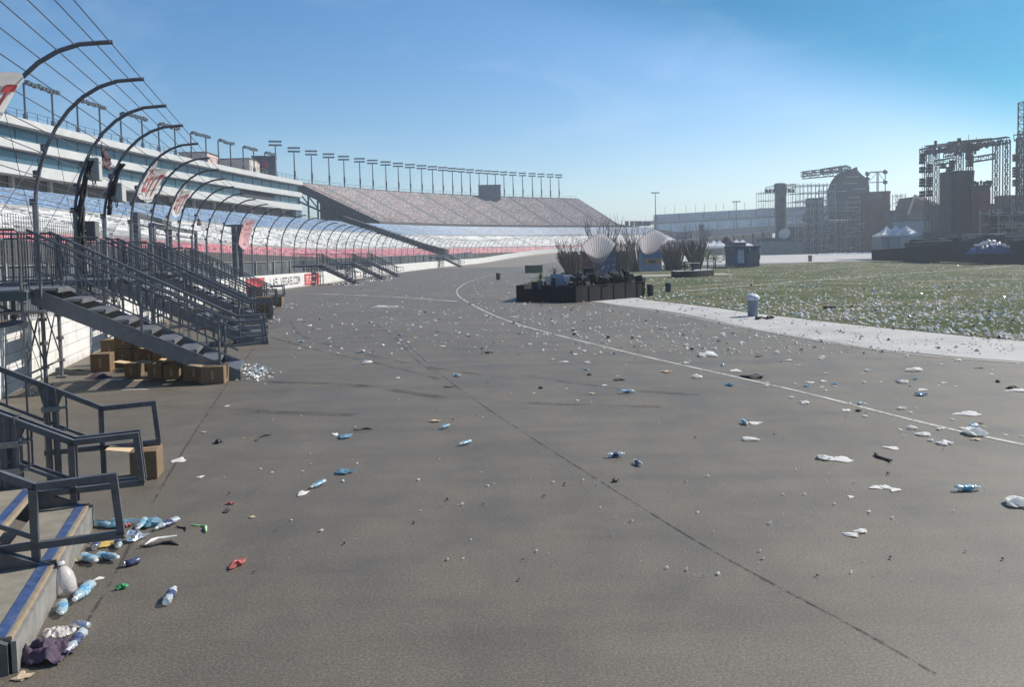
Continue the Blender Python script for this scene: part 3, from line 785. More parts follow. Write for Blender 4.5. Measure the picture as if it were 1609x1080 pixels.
def lower_stand(s0, s1, ns, label):
    c = off((s0 + s1) / 2, 25, 0)
    r_ = thing('grandstand', c, label, 'grandstand', 'seating stands round the track')
    for k, (nm, mt, nr) in enumerate((('red_seats', 'seat_red', 6), ('white_seats', 'seat_white', 14), ('blue_seats', 'seat_blue', 13))):
        mb = MB(); g0 = .5 if k else 0
        rows(mb, s0, s1, ns, nr, LO[k] + g0, LO[k + 1], lambda s, k=k: prof_low(s)[k] + (.35 if k else 0), lambda s, k=k: prof_low(s)[k + 1])
        mb.build(nm, M[mt], r_, recalc=False)
    wk = {1: MB(), 2: MB(), 3: MB()}                     # walkways and parapet
    for i in range(ns):
        a, b = s0 + (s1 - s0) * i / ns, s0 + (s1 - s0) * (i + 1) / ns
        za, zb = prof_low(a), prof_low(b)
        for k in (1, 2):
            mb = wk[k]
            mb.quad(off(a, LO[k], za[k]), off(b, LO[k], zb[k]), off(b, LO[k] + .5, zb[k]), off(a, LO[k] + .5, za[k]))
            mb.quad(off(a, LO[k] + .5, za[k]), off(b, LO[k] + .5, zb[k]), off(b, LO[k] + .5, zb[k] + .35), off(a, LO[k] + .5, za[k] + .35))
        mb = wk[3]
        mb.quad(off(a, LO[3], za[3]), off(b, LO[3], zb[3]), off(b, LO[3] + 4.5, zb[3]), off(a, LO[3] + 4.5, za[3]))
    for k in wk: wk[k].build('walkway', M['grey_concrete'], r_, recalc=False)
    mb = MB()
    for i in range(ns):
        a, b = s0 + (s1 - s0) * i / ns, s0 + (s1 - s0) * (i + 1) / ns
        ga, gb = wz(wall(a)[0]), wz(wall(b)[0])
        mb.quad(off(a, 11.9, ga - 1), off(b, 11.9, gb - 1), off(b, 11.9, prof_low(b)[0] + .1), off(a, 11.9, prof_low(a)[0] + .1))
        mb.quad(off(a, 11.9, prof_low(a)[0] + .1), off(b, 11.9, prof_low(b)[0] + .1), off(b, 12.1, prof_low(b)[0] + .1), off(a, 12.1, prof_low(a)[0] + .1))
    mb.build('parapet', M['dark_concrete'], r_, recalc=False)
    # end walls close the section
    for s in (s0, s1):
        z = prof_low(s); P = [off(s, 11.95, -1.5)] + [off(s, o_, zz) for o_, zz in zip(LO, z)] + [off(s, LO[3] + 4.4, z[3]), off(s, LO[3] + 4.4, -1.5)]
        mb = MB(); mb.prism(P, wall(s)[1] * (.3 if s == s0 else -.3)); mb.build('end_wall', M['dark_concrete'], r_)
    return r_
S0 = s_at_y(4); SR = s_at_y(205); SE = s_at_y(311)
lower_stand(S0, SR - 1.6, 70, 'long lower stand with blue, white and red seat bands beneath the white and teal building')
lower_stand(SR + 1.6, SE, 60, 'lower stand of the turn in blue, white and red bands beneath the grey-pink deck')
# ramp between the two stands; near-black colour carries its shaded side
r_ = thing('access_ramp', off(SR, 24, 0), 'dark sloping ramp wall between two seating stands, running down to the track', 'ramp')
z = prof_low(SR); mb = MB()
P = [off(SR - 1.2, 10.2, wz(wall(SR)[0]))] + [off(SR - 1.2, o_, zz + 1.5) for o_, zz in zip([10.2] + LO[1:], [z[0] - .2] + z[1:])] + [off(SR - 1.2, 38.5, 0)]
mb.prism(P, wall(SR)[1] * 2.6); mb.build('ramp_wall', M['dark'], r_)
mb = MB()
for t in range(14):
    o_ = 11 + t * 2.0; zz = (z[0] + (z[1] - z[0]) * (o_ - 12) / 5) if o_ < 17 else (z[1] + (z[2] - z[1]) * (o_ - 17) / 11 if o_ < 28 else z[2] + (z[3] - z[2]) * (o_ - 28) / 10.5)
    mb.bar(off(SR - 1.15, o_, zz + 1.3), off(SR - 1.15, o_, zz + 2.3), .07)
mb.build('railing', M['dark'], r_)
# concourse fence behind the track wall
r_ = thing('concourse_fence', off(s_at_y(60), 7, 0), 'dark screen fence with pale posts between the wall and red seats', 'fence')
mb = MB(); mb2 = MB(); s = s_at_y(10); k = 0
while s < s_at_y(215):
    a, b = s, s + 3.0; ga, gb = wz(wall(a)[0]), wz(wall(b)[0])
    hgt = 2.5
    mb.quad(off(a, 7.5, ga - .05), off(b, 7.5, gb - .05), off(b, 7.5, gb + hgt), off(a, 7.5, ga + hgt))
    mb.quad(off(a, 7.56, ga - .05), off(b, 7.56, gb - .05), off(b, 7.56, gb + hgt), off(a, 7.56, ga + hgt))
    if k % 2 == 0: mb2.bar(off(a, 7.4, ga), off(a, 7.4, ga + hgt + .1), .16)
    mb2.bar(off(a, 7.42, ga + hgt), off(b, 7.42, gb + hgt), .06)
    s += 3.0; k += 1
mb.build('screen', simple('dark_blue_mesh_screen', (.06, .075, .085), .85, 0, .4, .5, ((.25, .27, .28), .5)), r_, recalc=False)
mb2.build('rail_frame', M['grey_concrete'], r_)

# upper deck of the turn
UA, UB = s_at_y(224.5), s_at_y(304.5)
ud = thing('upper_grandstand', off((UA + UB) / 2, 54, 0), 'huge steep upper seating deck with grey-pink mixed seats, carrying a row of floodlights', 'grandstand', 'seating stands round the track')
UO = (40.0, 68.0); zl = lambda s: 11.4; zh = lambda s: 24.8
mb = MB(); rows(mb, UA, UB, 64, 30, UO[0], UO[1], zl, zh); mb.build('mixed_seats', M['seat_mix'], ud, recalc=False)
mb = MB(); mb3 = MB(); mb4 = MB(); mb5 = MB()
for i in range(40):
    a, b = UA + (UB - UA) * i / 40, UA + (UB - UA) * (i + 1) / 40
    mb.quad(off(a, 39.9, 10.75), off(b, 39.9, 10.75), off(b, 39.9, 12.0), off(a, 39.9, 12.0)); mb.quad(off(a, 39.9, 12), off(b, 39.9, 12), off(b, 40.1, 12), off(a, 40.1, 12))
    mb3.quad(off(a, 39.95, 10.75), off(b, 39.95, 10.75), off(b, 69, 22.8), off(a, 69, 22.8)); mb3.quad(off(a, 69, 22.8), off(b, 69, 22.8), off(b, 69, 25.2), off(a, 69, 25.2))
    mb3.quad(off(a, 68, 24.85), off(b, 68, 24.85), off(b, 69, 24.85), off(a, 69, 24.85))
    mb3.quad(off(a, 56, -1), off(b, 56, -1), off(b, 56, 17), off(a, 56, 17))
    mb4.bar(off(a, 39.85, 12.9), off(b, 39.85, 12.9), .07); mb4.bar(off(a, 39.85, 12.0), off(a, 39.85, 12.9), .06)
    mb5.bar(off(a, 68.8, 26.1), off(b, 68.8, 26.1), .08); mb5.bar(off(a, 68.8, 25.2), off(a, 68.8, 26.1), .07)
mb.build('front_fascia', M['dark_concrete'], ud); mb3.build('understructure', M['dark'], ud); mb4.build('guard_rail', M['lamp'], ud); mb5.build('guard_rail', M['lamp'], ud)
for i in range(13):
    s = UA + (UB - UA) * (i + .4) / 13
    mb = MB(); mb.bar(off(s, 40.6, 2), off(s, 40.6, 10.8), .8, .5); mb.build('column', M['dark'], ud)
mb = MB()
for k in range(9):                                      # raking steel of the deck's open end
    o_ = 41 + k * 3.3; zt = 10.75 + (o_ - 40) * .416
    mb.bar(off(UA, o_, -1), off(UA, o_, zt), .45); 
    if k: mb.bar(off(UA, o_ - 3.3, zt - 4.2), off(UA, o_, zt - .3), .3)
mb.bar(off(UA, 40, 10.6), off(UA, 68.5, 22.9), .9, .9); mb.bar(off(UA, 43, 8.6), off(UA, 68.5, 19.4), .5, .5)
mb.bar(off(UA, 40, 12.6), off(UA, 68.5, 25.9), .12, .12); mb.bar(off(UA, 52, 13), off(UA, 68, 13), .5)
mb.prism([off(UA + .5, 40, 10.7), off(UA + .5, 68.6, 22.8), off(UA + .5, 68.6, 25.2), off(UA + .5, 40, 12.0)], -wall(UA)[1] * .35)
mb.build('end_frame', M['dark'], ud)
mb = MB(); mb.prism([off(UA + 9, 43, -1), off(UA + 9, 68.8, -1), off(UA + 9, 68.8, 22.4), off(UA + 9, 43, 11.6)], wall(UA)[1] * .4); mb.build('deck_shade_panel', M['dark'], ud)  # near-black panel added to stand for the shade under the open deck
mb = MB(); mb.prism([off(UB, 40, 10.7), off(UB, 68.6, 22.8), off(UB, 68.6, 25.2), off(UB, 40, 12.0)], wall(UB)[1] * .4); mb.build('end_frame', M['dark_concrete'], ud)

# suite building over the lower stand
sA, sB = s_at_y(30), s_at_y(188)
sb_ = thing('suite_building', off((sA + sB) / 2, 46, 0), 'long white building with two teal glass bands overhanging the lower seats', 'building')
def swath(mb, s0, s1, ns, o0, o1, z0, z1, mi=0):
    """closed box section swept along the curve"""
    for i in range(ns):
        a, b = s0 + (s1 - s0) * i / ns, s0 + (s1 - s0) * (i + 1) / ns
        P = [off(a, o0, z0), off(b, o0, z0), off(b, o0, z1), off(a, o0, z1), off(a, o1, z0), off(b, o1, z0), off(b, o1, z1), off(a, o1, z1)]
        fs = [(0, 1, 2, 3), (3, 2, 6, 7), (7, 6, 5, 4), (4, 5, 1, 0)]
        if i == 0: fs.append((0, 3, 7, 4))
        if i == ns - 1: fs.append((1, 5, 6, 2))
        mb.add(P, fs, mi=mi)
NS = 44
for z0, z1, o0 in ((13.3, 14.75, 41.0), (16.5, 17.65, 41.0), (19.4, 20.4, 40.7)):
    mb = MB(); swath(mb, sA, sB, NS, o0, 54, z0, z1); mb.build('fascia', M['white_paint'], sb_)
    mb = MB(); swath(mb, sA, sB + .05, NS, o0 - .08, o0 + .02, z0 - .12, z0 + .02); mb.build('drip_edge', M['dark_concrete'], sb_)
for z0, z1 in ((14.75, 16.5), (17.65, 19.4)):
    mb = MB(); swath(mb, sA, sB - .3, NS, 41.9, 53, z0, z1); w_ = mb.build('window_band', M['teal_glass'], sb_)
    s = s_at_y(62)
    while s < sB - .5:
        mb = MB(); mb.bar(off(s, 41.86, z0 + .01), off(s, 41.86, z1 - .13), .07, .06); mb.build('mullion', M['navy'], w_); s += 4.2
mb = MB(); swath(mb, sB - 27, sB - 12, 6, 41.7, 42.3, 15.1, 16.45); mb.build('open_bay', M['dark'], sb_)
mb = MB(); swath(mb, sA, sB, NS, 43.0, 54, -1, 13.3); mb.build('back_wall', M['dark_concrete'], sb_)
s = s_at_y(40)
while s < sB:
    mb = MB(); mb.bar(off(s, 42.6, 10.9), off(s, 42.6, 13.3), .5, .5); mb.build('pier', M['grey_concrete'], sb_); s += 7.5
mb = MB(); swath(mb, sB - 3, sB, 2, 41.2, 43, 11.2, 13.3); mb.build('end_pier', M['teal_glass'], sb_)
mb = MB(); s = sA
while s < sB - 2:
    mb.bar(off(s, 41.2, 20.45), off(s, 41.2, 21.5), .06); mb.bar(off(s, 41.2, 21.5), off(s + 2, 41.2, 21.5), .06); mb.bar(off(s, 41.2, 21.0), off(s + 2, 41.2, 21.0), .04); s += 2
mb.build('roof_railing', M['lamp'], sb_)
# boxes on the roof
def at_box(name, u0, u1, v0, v1, Y, depth, mat, label, cat, parts=None, yaw=0.0):
    """box whose front spans the pixels at distance Y"""
    a, b = at(u0, v1, Y), at(u1, v1, Y); tp = at(u0, v0, Y)
    w_ = (b - a).length; h_ = tp.z - a.z; c = (a + b) / 2
    r_ = thing(name, (c.x, c.y + depth / 2, min(a.z, b.z)), label, cat)
    X = Vector((math.cos(yaw), math.sin(yaw), 0)); Yv = Vector((-math.sin(yaw), math.cos(yaw), 0))
    mb = MB(); cc = Vector((c.x, c.y, 0)) + Yv * depth / 2; cc.z = (a.z + b.z) / 2 + h_ / 2
    mb.box(cc, (w_, depth, h_), X, Yv); mb.build('wall', mat, r_)
    mb = MB(); mb.box(cc + Vector((0, 0, h_ / 2 + .08)), (w_ + .3, depth + .3, .2), X, Yv); mb.build('roof', M['dark_concrete'], r_)
    return r_, cc, w_, h_, X, Yv
q = at_box('rooftop_cabin', 338, 393, 250, 277, 176, 7, M['beige'], 'beige cabin on the roof of the white and teal building', 'cabin')
q = at_box('rooftop_cabin', 398, 433, 246, 280, 184, 6, M['navy'], 'dark blue box with a red ringed emblem, on the roof end', 'cabin', yaw=.25)
r_, cc, w_, h_, X, Yv = q
mb = MB(); mb2 = MB(); e = cc - Yv * 3.06 - X * w_ * .12 + Vector((0, 0, h_ * .12)); rad = h_ * .27
for k in range(20):
    a0, a1 = 2 * math.pi * k / 20, 2 * math.pi * (k + 1) / 20
    f = lambda a, r: e + X * math.cos(a) * r * 1.25 + Vector((0, 0, math.sin(a) * r * .8))
    mb.quad(f(a0, rad * .72), f(a1, rad * .72), f(a1, rad), f(a0, rad))
mb.quad(e - X * rad * .6 + Vector((0, 0, -.12)), e + X * rad * .6 + Vector((0, 0, -.12)), e + X * rad * .6 + Vector((0, 0, .18)), e - X * rad * .6 + Vector((0, 0, .18)))
for k in range(4):
    p = e + X * (-rad + k * rad * .55) - Vector((0, 0, rad * 1.35)); mb2.quad(p, p + X * rad * .38, p + X * rad * .38 + Vector((0, 0, .35)), p + Vector((0, 0, .35)))
mb.build('emblem', M['red'], r_); mb2.build('emblem_caption', M['grey_box'], r_)
at_box('rooftop_cabin', 282, 325, 240, 262, 168, 7, M['pinkish'], 'pinkish cabin with a small tower on the building roof', 'cabin')
q = at_box('rooftop_hut', 752, 787, 291, 312, 327, 5, M['navy'], 'dark square hut on the top edge of the grey-pink seating deck', 'hut')

# floodlights
def mast(base, top_h, heads, label, group, w=1.0):
    r_ = thing('floodlight_mast', base, label, 'floodlight', group)
    b = Vector(base); mb = MB(); mb.tube([b, b + Vector((0, 0, top_h))], [.26, .17], 6); mb.build('pole', M['lamp'], r_)
    mb = MB(); mb.box(b + Vector((.1, -.2, top_h * .33)), (.55, .4, top_h * .18)); mb.build('control_box', M['lamp'], r_)
    dirv = Vector((-b.x, -b.y, 0)).normalized(); X = Vector((-dirv.y, dirv.x, 0))
    for z in heads:
        mb = MB()
        for k in range(-3, 4):
            c = b + X * (k * .52 * w) + Vector((0, 0, top_h + z)) + dirv * .25
            mb.box(c, (.46 * w, .4, .55), X, dirv); 
        mb.bar(b + X * -1.9 * w + Vector((0, 0, top_h + z)), b + X * 1.9 * w + Vector((0, 0, top_h + z)), .14)
        mb.build('lamp_row', M['lamp'], r_)
    return r_
ORD = ['first', 'second', 'third', 'fourth', 'fifth', 'sixth', 'seventh', 'eighth', 'ninth', 'tenth', 'eleventh', 'twelfth', 'thirteenth', 'fourteenth', 'fifteenth', 'sixteenth', 'seventeenth', 'eighteenth', 'nineteenth', 'twentieth', 'twenty-first', 'twenty-second', 'twenty-third', 'twenty-fourth', 'twenty-fifth', 'twenty-sixth']
MU = [434, 463, 491, 518, 542, 566, 587, 607, 627, 645, 663, 680, 696.5, 712, 726, 740, 753.5, 766, 778.5, 792, 806.5, 822, 836.5, 851, 865, 879]
for k, u in enumerate(MU):
    s = s_for_u(u, 68.4, 24.9, UA - 14, UB + 2)
    b = off(s, 68.4, 24.0 if k else 20)
    h_ = 10.2 if k else 15.0
    mast(b, h_, (0, 1.05), f'{ORD[k]} floodlight mast from the left along the top of the turn stand', 'floodlight masts along the turn stand', 1.0 if k < 14 else .85)
FU = [(40, 85.5), (123, 159.5), (192.5, 224.6), (251, 277), (301, 324.5), (345, 364), (382.5, 400), (417, 430)]
for k, (ua, ub) in enumerate(FU):
    a = s_for_u(ua, 43.5, 20.5, sA, sB + 2); b = s_for_u(ub, 43.5, 20.5, sA, sB + 6)
    r_ = thing('goalpost_floodlight', off(a, 43.5, 20.4), f'{ORD[k]} goalpost-shaped floodlight frame from the left on the building roof', 'floodlight', 'floodlight frames on the building roof')
    H_ = 5.4
    for s in (a, b):
        mb = MB(); mb.tube([off(s, 43.5, 20.4), off(s, 43.5, 20.4 + H_)], .13, 6); mb.box(off(s, 43.5, 21.4), (.4, .4, .9)); mb.build('pole', M['lamp'], r_)
    mb = MB(); mb.bar(off(a, 43.5, 20.4 + H_), off(b + (b - a) * .12, 43.5, 20.4 + H_), .2, .2)
    n_ = 9
    for j in range(n_):
        s = a + (b - a) * (.04 + 1.06 * j / (n_ - 1)); p, d, nn = wall(s)
        mb.box(off(s, 43.1, 20.4 + H_ + random.uniform(-.1, .15)), (.55, .5, .5), d, nn)
    mb.build('lamp_row', M['lamp'], r_)
# ------------------------------------------------------------------ stairs over the wall
def stair(name, label, group, n=9, rise=.228, run=.42, spans=((0, 1.6),), rails=(0, 1.52, 1.62), near=False, plat=(-.5, 2.2), legs=True):
    """local frame: +X towards the track, +Y along the wall, origin at the foot"""
    r_ = thing(name, (0, 0, 0), label, 'stairs', group)
    L = n * run; sl = rise / run
    tm, sm = (M['plank'], M['steel_dark']) if near else (M['alu'], M['steel'])
    for (y0, y1) in spans:
        for k in range(n):
            x1 = -k * run; z = (k + 1) * rise; xm = x1 - run / 2 - .02
            mb = MB(); mb.box((xm, (y0 + y1) / 2, z - .025), (run - .03 if not near else run + .02, y1 - y0 - .09, .05))
            if not near: mb.box((x1 - .04, (y0 + y1) / 2, z - .05), (.03, y1 - y0 - .09, .09))
            td = mb.build('tread', tm, r_)
            if near:
                mb = MB(); mb.box((x1 - .075, (y0 + y1) / 2, z + .003), (.075, y1 - y0 - .1, .006)); mb.build('edge_tape', M['tape'], td)
                mb = MB(); mb.box((x1 - .012, (y0 + y1) / 2, z - .012), (.022, y1 - y0 - .085, .03)); mb.build('wood_edge', M['edge'], td)
            elif k % 2 == 0:
                mb = MB(); mb.box((xm, (y0 + y1) / 2, z - .09), (.25, .05, .08)); mb.build('tread_bracket', M['steel'], td)
        if near:
            mb = MB(); mb.box((.012, (y0 + y1) / 2, rise * .46), (.03, y1 - y0 - .03, rise * .90)); mb.build('fascia_board', M['fascia'], r_)
        for y in (y0 + .02, y1 - .02):
            mb = MB(); hh = .13
            mb.prism([(-.02, y - .025, 0), (-.02, y - .025, rise * .85), (-L + .05, y - .025, n * rise - .02), (-L - .08, y - .025, n * rise - .02), (-L - .08, y - .025, n * rise - .30), (-.32, y - .025, 0)], (0, .05, 0))
            mb.build('stringer', sm, r_)
    H = .54 if near else .93
    rz = lambda x: rise + H - x * sl                    # rail height over the nosing line, x <= 0
    for y in rails:
        mb = MB(); w_ = .055 if near else .05
        U = (0, 0, 1)
        mb.bar((-L - .1, y, rz(-L)), (-.12, y, rz(-.12)), w_, w_)
        mb.bar((-.14, y, rz(-.12)), (.46, y, rz(-.12) + .02), w_, w_)
        mb.bar((.435, y, rz(-.12) + .0), (.47, y, rz(-.12) - .46), w_, w_)
        mb.bar((.49, y, rz(-.12) - .46), (-.75 if near else -.22, y, rz(-.12) - (.47 if near else .50)), w_, w_)
        if near: mb.bar((-.14, y, rz(-.12)), (-.14, y, 0 if y > 3 else rise), w_, w_)
        if not near:
            mb.bar((-L - .1, y + .05, rz(-L) - .13), (-.1, y + .05, rz(-.1) - .13), .035, .035)
        rl = mb.build('handrail', M['steel_dark'] if near else M['steel'], r_)
        hb = .42 if near else .78; mb = MB(); mb.bar((-L, y, rz(-L) - hb), (-.14, y, rz(-.14) - hb), .03, .03)
        x = -.5
        while x > -L:
            mb.bar((x, y, rz(x) - hb), (x, y, rz(x) - .02), .018, .018); x -= .20 if near else .17
        if not near:
            x = -.3
            while x > -L: mb.bar((x, y + .03, rz(x) - .80), (x - .10, y + .03, rz(x) - .10), .014, .014); x -= .33
            mb.bar((-L, y + .03, rz(-L) - .55), (-.2, y + .03, rz(-.2) - .55), .016, .016)
        mb.build('baluster', M['steel_dark'] if near else M['steel'], rl)
        for x in ((-.66 if near else -.42, -L * .5, -L + .1)):
            mb = MB(); k = int(-x / run); zb = (k + 1) * rise
            for dx in ((-.045, .045) if near else (0,)):
                mb.tube([(x + dx, y, 0 if near and y > 3 else zb - .2), (x + dx, y, rz(x) + .0)], .038 if near else .03, 8)
            if near: mb.prism([(x - .13, y - .02, rz(x - .13) - .02), (x + .13, y - .02, rz(x + .13) - .02), (x + .07, y - .02, rz(x + .13) - .16), (x - .07, y - .02, rz(x + .13) - .16)], (0, .04, 0))
            ps = mb.build('post', M['steel_dark'] if near else M['steel'], r_)
            if near:
                for zz in (zb + .16, zb + .42):
                    mb = MB(); mb.box((x, y, zz), (.185, .10, .06)); mb.tube([(x + .09, y, zz), (x + .17, y - .02, zz + .01)], .012, 6); mb.box((x + .14, y - .02, zz + .01), (.035, .05, .03)); mb.build('clamp', M['clamp'], ps)
    # platform over the wall
    zp = n * rise; y0, y1 = plat
    mb = MB(); mb.box((-L - 1.3, (y0 + y1) / 2, zp - .03), (2.5, y1 - y0, .06)); mb.build('platform', M['plank'] if near else M['alu'], r_)
    mb = MB()
    for yy in (y0, y1): mb.box((-L - 1.3, yy, zp - .12), (2.6, .07, .17))
    for xx in (-L - .1, -L - 2.5): mb.box((xx, (y0 + y1) / 2, zp - .12), (.07, y1 - y0, .17))
    mb.build('platform_frame', M['set_grey'] if not near else M['steel_dark'], r_)
    for yy, xs in ((y0, (-L - 2.5, -L - .1)), (y1, (-L - 2.5, -L - .1))):
        mb = MB(); a, b = xs; t_ = zp + 1.15
        mb.tube([(a, yy, zp + .08), (a, yy, t_ - .06), (a + .06, yy, t_), (b - .06, yy, t_), (b, yy, t_ - .06), (b, yy, zp + .0)], .024, 6)
        mb.bar((a, yy, zp + .12), (b, yy, zp + .12), .035)
        x = a + .13
        while x < b - .05: mb.bar((x, yy, zp + .12), (x, yy, t_), .018); x += .135
        mb.build('guard_panel', M['steel_dark'], r_)
    for ya_, yb_ in ((y0, spans[0][0]), (spans[-1][1], y1)):
        mb = MB(); mb.bar((-L - .1, ya_, zp + 1.1), (-L - .1, yb_, zp + 1.1), .04); mb.bar((-L - .1, ya_, zp + .12), (-L - .1, yb_, zp + .12), .035)
        k = max(1, int((yb_ - ya_) / .13))
        for j in range(k + 1): mb.bar((-L - .1, ya_ + (yb_ - ya_) * j / k, zp), (-L - .1, ya_ + (yb_ - ya_) * j / k, zp + 1.1), .02)
        mb.build('guard_panel', M['steel_dark'], r_)
    if legs:
        for xx in (-L - .12, -L - 1.0):
            for yy in (y0 + .15, .85, y1 - .15):
                mb = MB(); mb.tube([(xx, yy, 0.03), (xx, yy, zp - .1)], .04, 8); mb.box((xx, yy, .02), (.2, .2, .04))
                for zz in (.35, .85, 1.35, 1.8): mb.tube([(xx, yy, zz), (xx, yy, zz + .07)], .075, 8)
                mb.build('scaffold_leg', M['steel'], r_)
        mb = MB(); xx = -L - .12
        for ya_, yb_ in ((y0 + .15, .85), (.85, y1 - .15)):
            mb.bar((xx, ya_, .4), (xx, yb_, .4), .03); mb.bar((xx, ya_, .45), (xx, yb_, 1.8), .022); mb.bar((xx, yb_, .45), (xx, ya_, 1.8), .022)
        mb.tube([(-L - 1.6, y0 + .15, 1.62), (-L + .25, y0 + .15, 1.62)], .035, 6); mb.tube([(-L - .1, y0 + .2, 1.5), (-L - .9, y0 + .2, 1.95)], .03, 6)
        mb.build('brace', M['steel'], r_)
    return r_
ST = 'exit stairs leading over the track wall'
near = stair('exit_stairs', 'nearest exit stairs with blue taped plywood treads and dark looped handrails', ST, near=True, spans=((-1.36, 0), (0, 1.62)), rails=(0.03, 1.60, 1.74, 3.45), plat=(-2.5, 3.5), legs=False)
near.location = (-3.64, 6.20, 0); near.rotation_euler = (0, 0, math.atan2(.326, .945))
# the farthest rail of the near stairs stands on the ground on its own post
first = stair('exit_stairs', 'grey metal exit stairs on scaffold legs with cardboard boxes heaped underneath', ST)
first.location = (-5.72, 16.75, 0); first.rotation_euler = (0, 0, R(15.5))
def put(foot, rot, label):
    c = copy_tree(first); c['label'] = label; c.location = foot; c.rotation_euler = (0, 0, rot); return c
put((-7.55, 23.4, 0), R(15), 'second grey metal exit stairs, with small metal steps at their foot')
put((-9.5, 30.6, 0), R(14.5), 'third grey metal exit stairs from the box pile, ending beside tall brown cartons')
put((-11.55, 38.8, -.15), R(13.5), 'fourth grey metal exit stairs, ending just before the lettered wall banner')
def far_stair(y, o, label):
    s = s_at_y(y); p, d, nn = wall(s); q = off(s, -o, wz(p)); return put(q, math.atan2(-nn.y, -nn.x), label)
far_stair(82, 4.4, 'far exit stairs amid rubbish just right of the red wall banner')
far_stair(97, 4.4, 'far exit stairs left of the bare white stretch of wall, nearer of two')
far_stair(107, 4.4, 'far exit stairs left of the bare white stretch of wall, farther of two')
far_stair(160, 4.4, 'farthest exit stairs standing at the foot of the dark ramp')

# small portable metal steps
r_ = thing('metal_steps', (-7.8, 23.2, 0), 'small bare metal steps with four ribbed treads beside the second stairs', 'steps')
X, Y = Vector((.966, .259, 0)), Vector((-.259, .966, 0)); o0 = Vector((-7.95, 23.2, 0))
for k in range(4):
    mb = MB(); c = o0 + X * .35 + Y * (.2 + k * .16) + Vector((0, 0, .17 + .17 * k)); mb.box(c, (.86, .2, .035), X, Y)
    mb.box(c + Vector((0, 0, -.05)) - Y * .09, (.86, .02, .09), X, Y); mb.build('tread', M['alu'], r_)
for e in (-.08, .78):
    mb = MB(); a = o0 + X * e; mb.prism([a, a + Y * .84, a + Y * .84 + Vector((0, 0, .70)), a + Y * .66 + Vector((0, 0, .70)), a + Vector((0, 0, .12))], X * .03); mb.build('side_frame', M['steel'], r_)

# ------------------------------------------------------------------ cardboard boxes
def carton(c, size, rot, label, flaps=0, group='cardboard boxes heaped under the stairs', name='cardboard_box', tilt=0):
    r_ = thing(name, c, label, 'cardboard box', group)
    Xv, Yv, Z = Vector((1, 0, 0)), Vector((0, 1, 0)), Vector((0, 0, 1)); w_, d_, h_ = size
    mb = MB()
    C_ = Vector(c)
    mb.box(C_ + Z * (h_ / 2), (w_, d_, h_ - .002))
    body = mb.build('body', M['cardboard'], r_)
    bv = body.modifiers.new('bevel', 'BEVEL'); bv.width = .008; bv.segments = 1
    mb = MB(); mb.box(C_ + Z * (h_ + .0015), (w_ * .97, .05, .004)); mb.box(C_ + Z * (h_ * .5) - Yv * (d_ / 2 + .002), (.05, .004, h_ * .5)); mb.build('packing_tape', M['edge'], r_)
    for k in range(flaps):
        sgn = 1 if k % 2 else -1
        mb = MB(); a = C_ + Z * h_ + Xv * sgn * w_ / 2
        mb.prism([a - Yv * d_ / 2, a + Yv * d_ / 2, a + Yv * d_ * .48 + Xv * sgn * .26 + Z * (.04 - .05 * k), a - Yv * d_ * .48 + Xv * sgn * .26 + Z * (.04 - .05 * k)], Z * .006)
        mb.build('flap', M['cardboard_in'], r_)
    r_.rotation_euler = (0, tilt, rot)
    return r_
carton((-4.40, 9.45, 0), (.30, .34, .34), R(12), 'single open cardboard box on the asphalt by the nearest handrails', 1, None)
BX = [  # u, v of the base centre, width, depth, height, stacked-on height, label
 (155, 585, .42, .4, .42, 0, 'leftmost cardboard box of the heap under the stairs'),
 (172, 574, .42, .4, .62, 0, 'cardboard box second from left in the heap, beside the tall pair'),
 (192, 578, .40, .4, .44, 0, 'cardboard box at ground level under the left tall carton'),
 (192, 578, .40, .38, .44, .445, 'tall carton on top of the heap, left of the pair'),
 (213, 577, .38, .4, .44, 0, 'cardboard box at ground level under the right tall carton'),
 (213, 577, .34, .36, .46, .445, 'carton on top of the heap, right of the pair'),
 (205, 594, .30, .3, .30, 0, 'small front cardboard box below the tall pair of cartons'),
 (232, 580, .44, .4, .50, 0, 'cardboard box with pale lit top right of the tall pair'),
 (255, 582, .44, .4, .48, 0, 'cardboard box in the middle of the heap, deep in stair shadow'),
 (243, 596, .34, .3, .32, 0, 'front middle cardboard box standing before a row of larger ones'),
 (266, 597, .32, .3, .3, 0, 'front cardboard box in shadow, left of the two rightmost'),
 (280, 594, .32, .34, .36, 0, 'cardboard box with a bright torn top edge near the right end'),
 (303, 600, .42, .36, .42, 0, 'cardboard box in shadow directly left of the rightmost one'),
 (333, 604, .46, .40, .36, 0, 'rightmost cardboard box of the heap, half in sunlight'),
]
for u, v, w_, d_, h_, zz, lab in BX:
    p = gp(u, v); carton((p.x, p.y + .2, zz), (w_, d_, h_), R(random.uniform(-8, 18)), lab, 1 if zz or random.random() < .3 else 0)
for u, v, w_, h_, lab in ((416, 503, .62, .95, 'tall brown carton at the end of the third stairs'), (404, 500, .5, .6, 'brown carton just left of the tall one at the third stairs'),
                     (330, 517, .55, .55, 'brown carton behind the balusters of the first stairs, left of two'), (352, 514, .6, .6, 'brown carton behind the balusters of the first stairs, right of two'),
                     (428, 482, 1.1, .55, 'wide dark brown carton at the foot of the fourth stairs'), (402, 470, .9, .8, 'reddish brown carton deep between the third and fourth stairs')):
    p = gp(u, v); carton((p.x, p.y, p.z), (w_, .5, h_), R(random.uniform(5, 20)), lab, 0, 'cartons along the wall stairs')
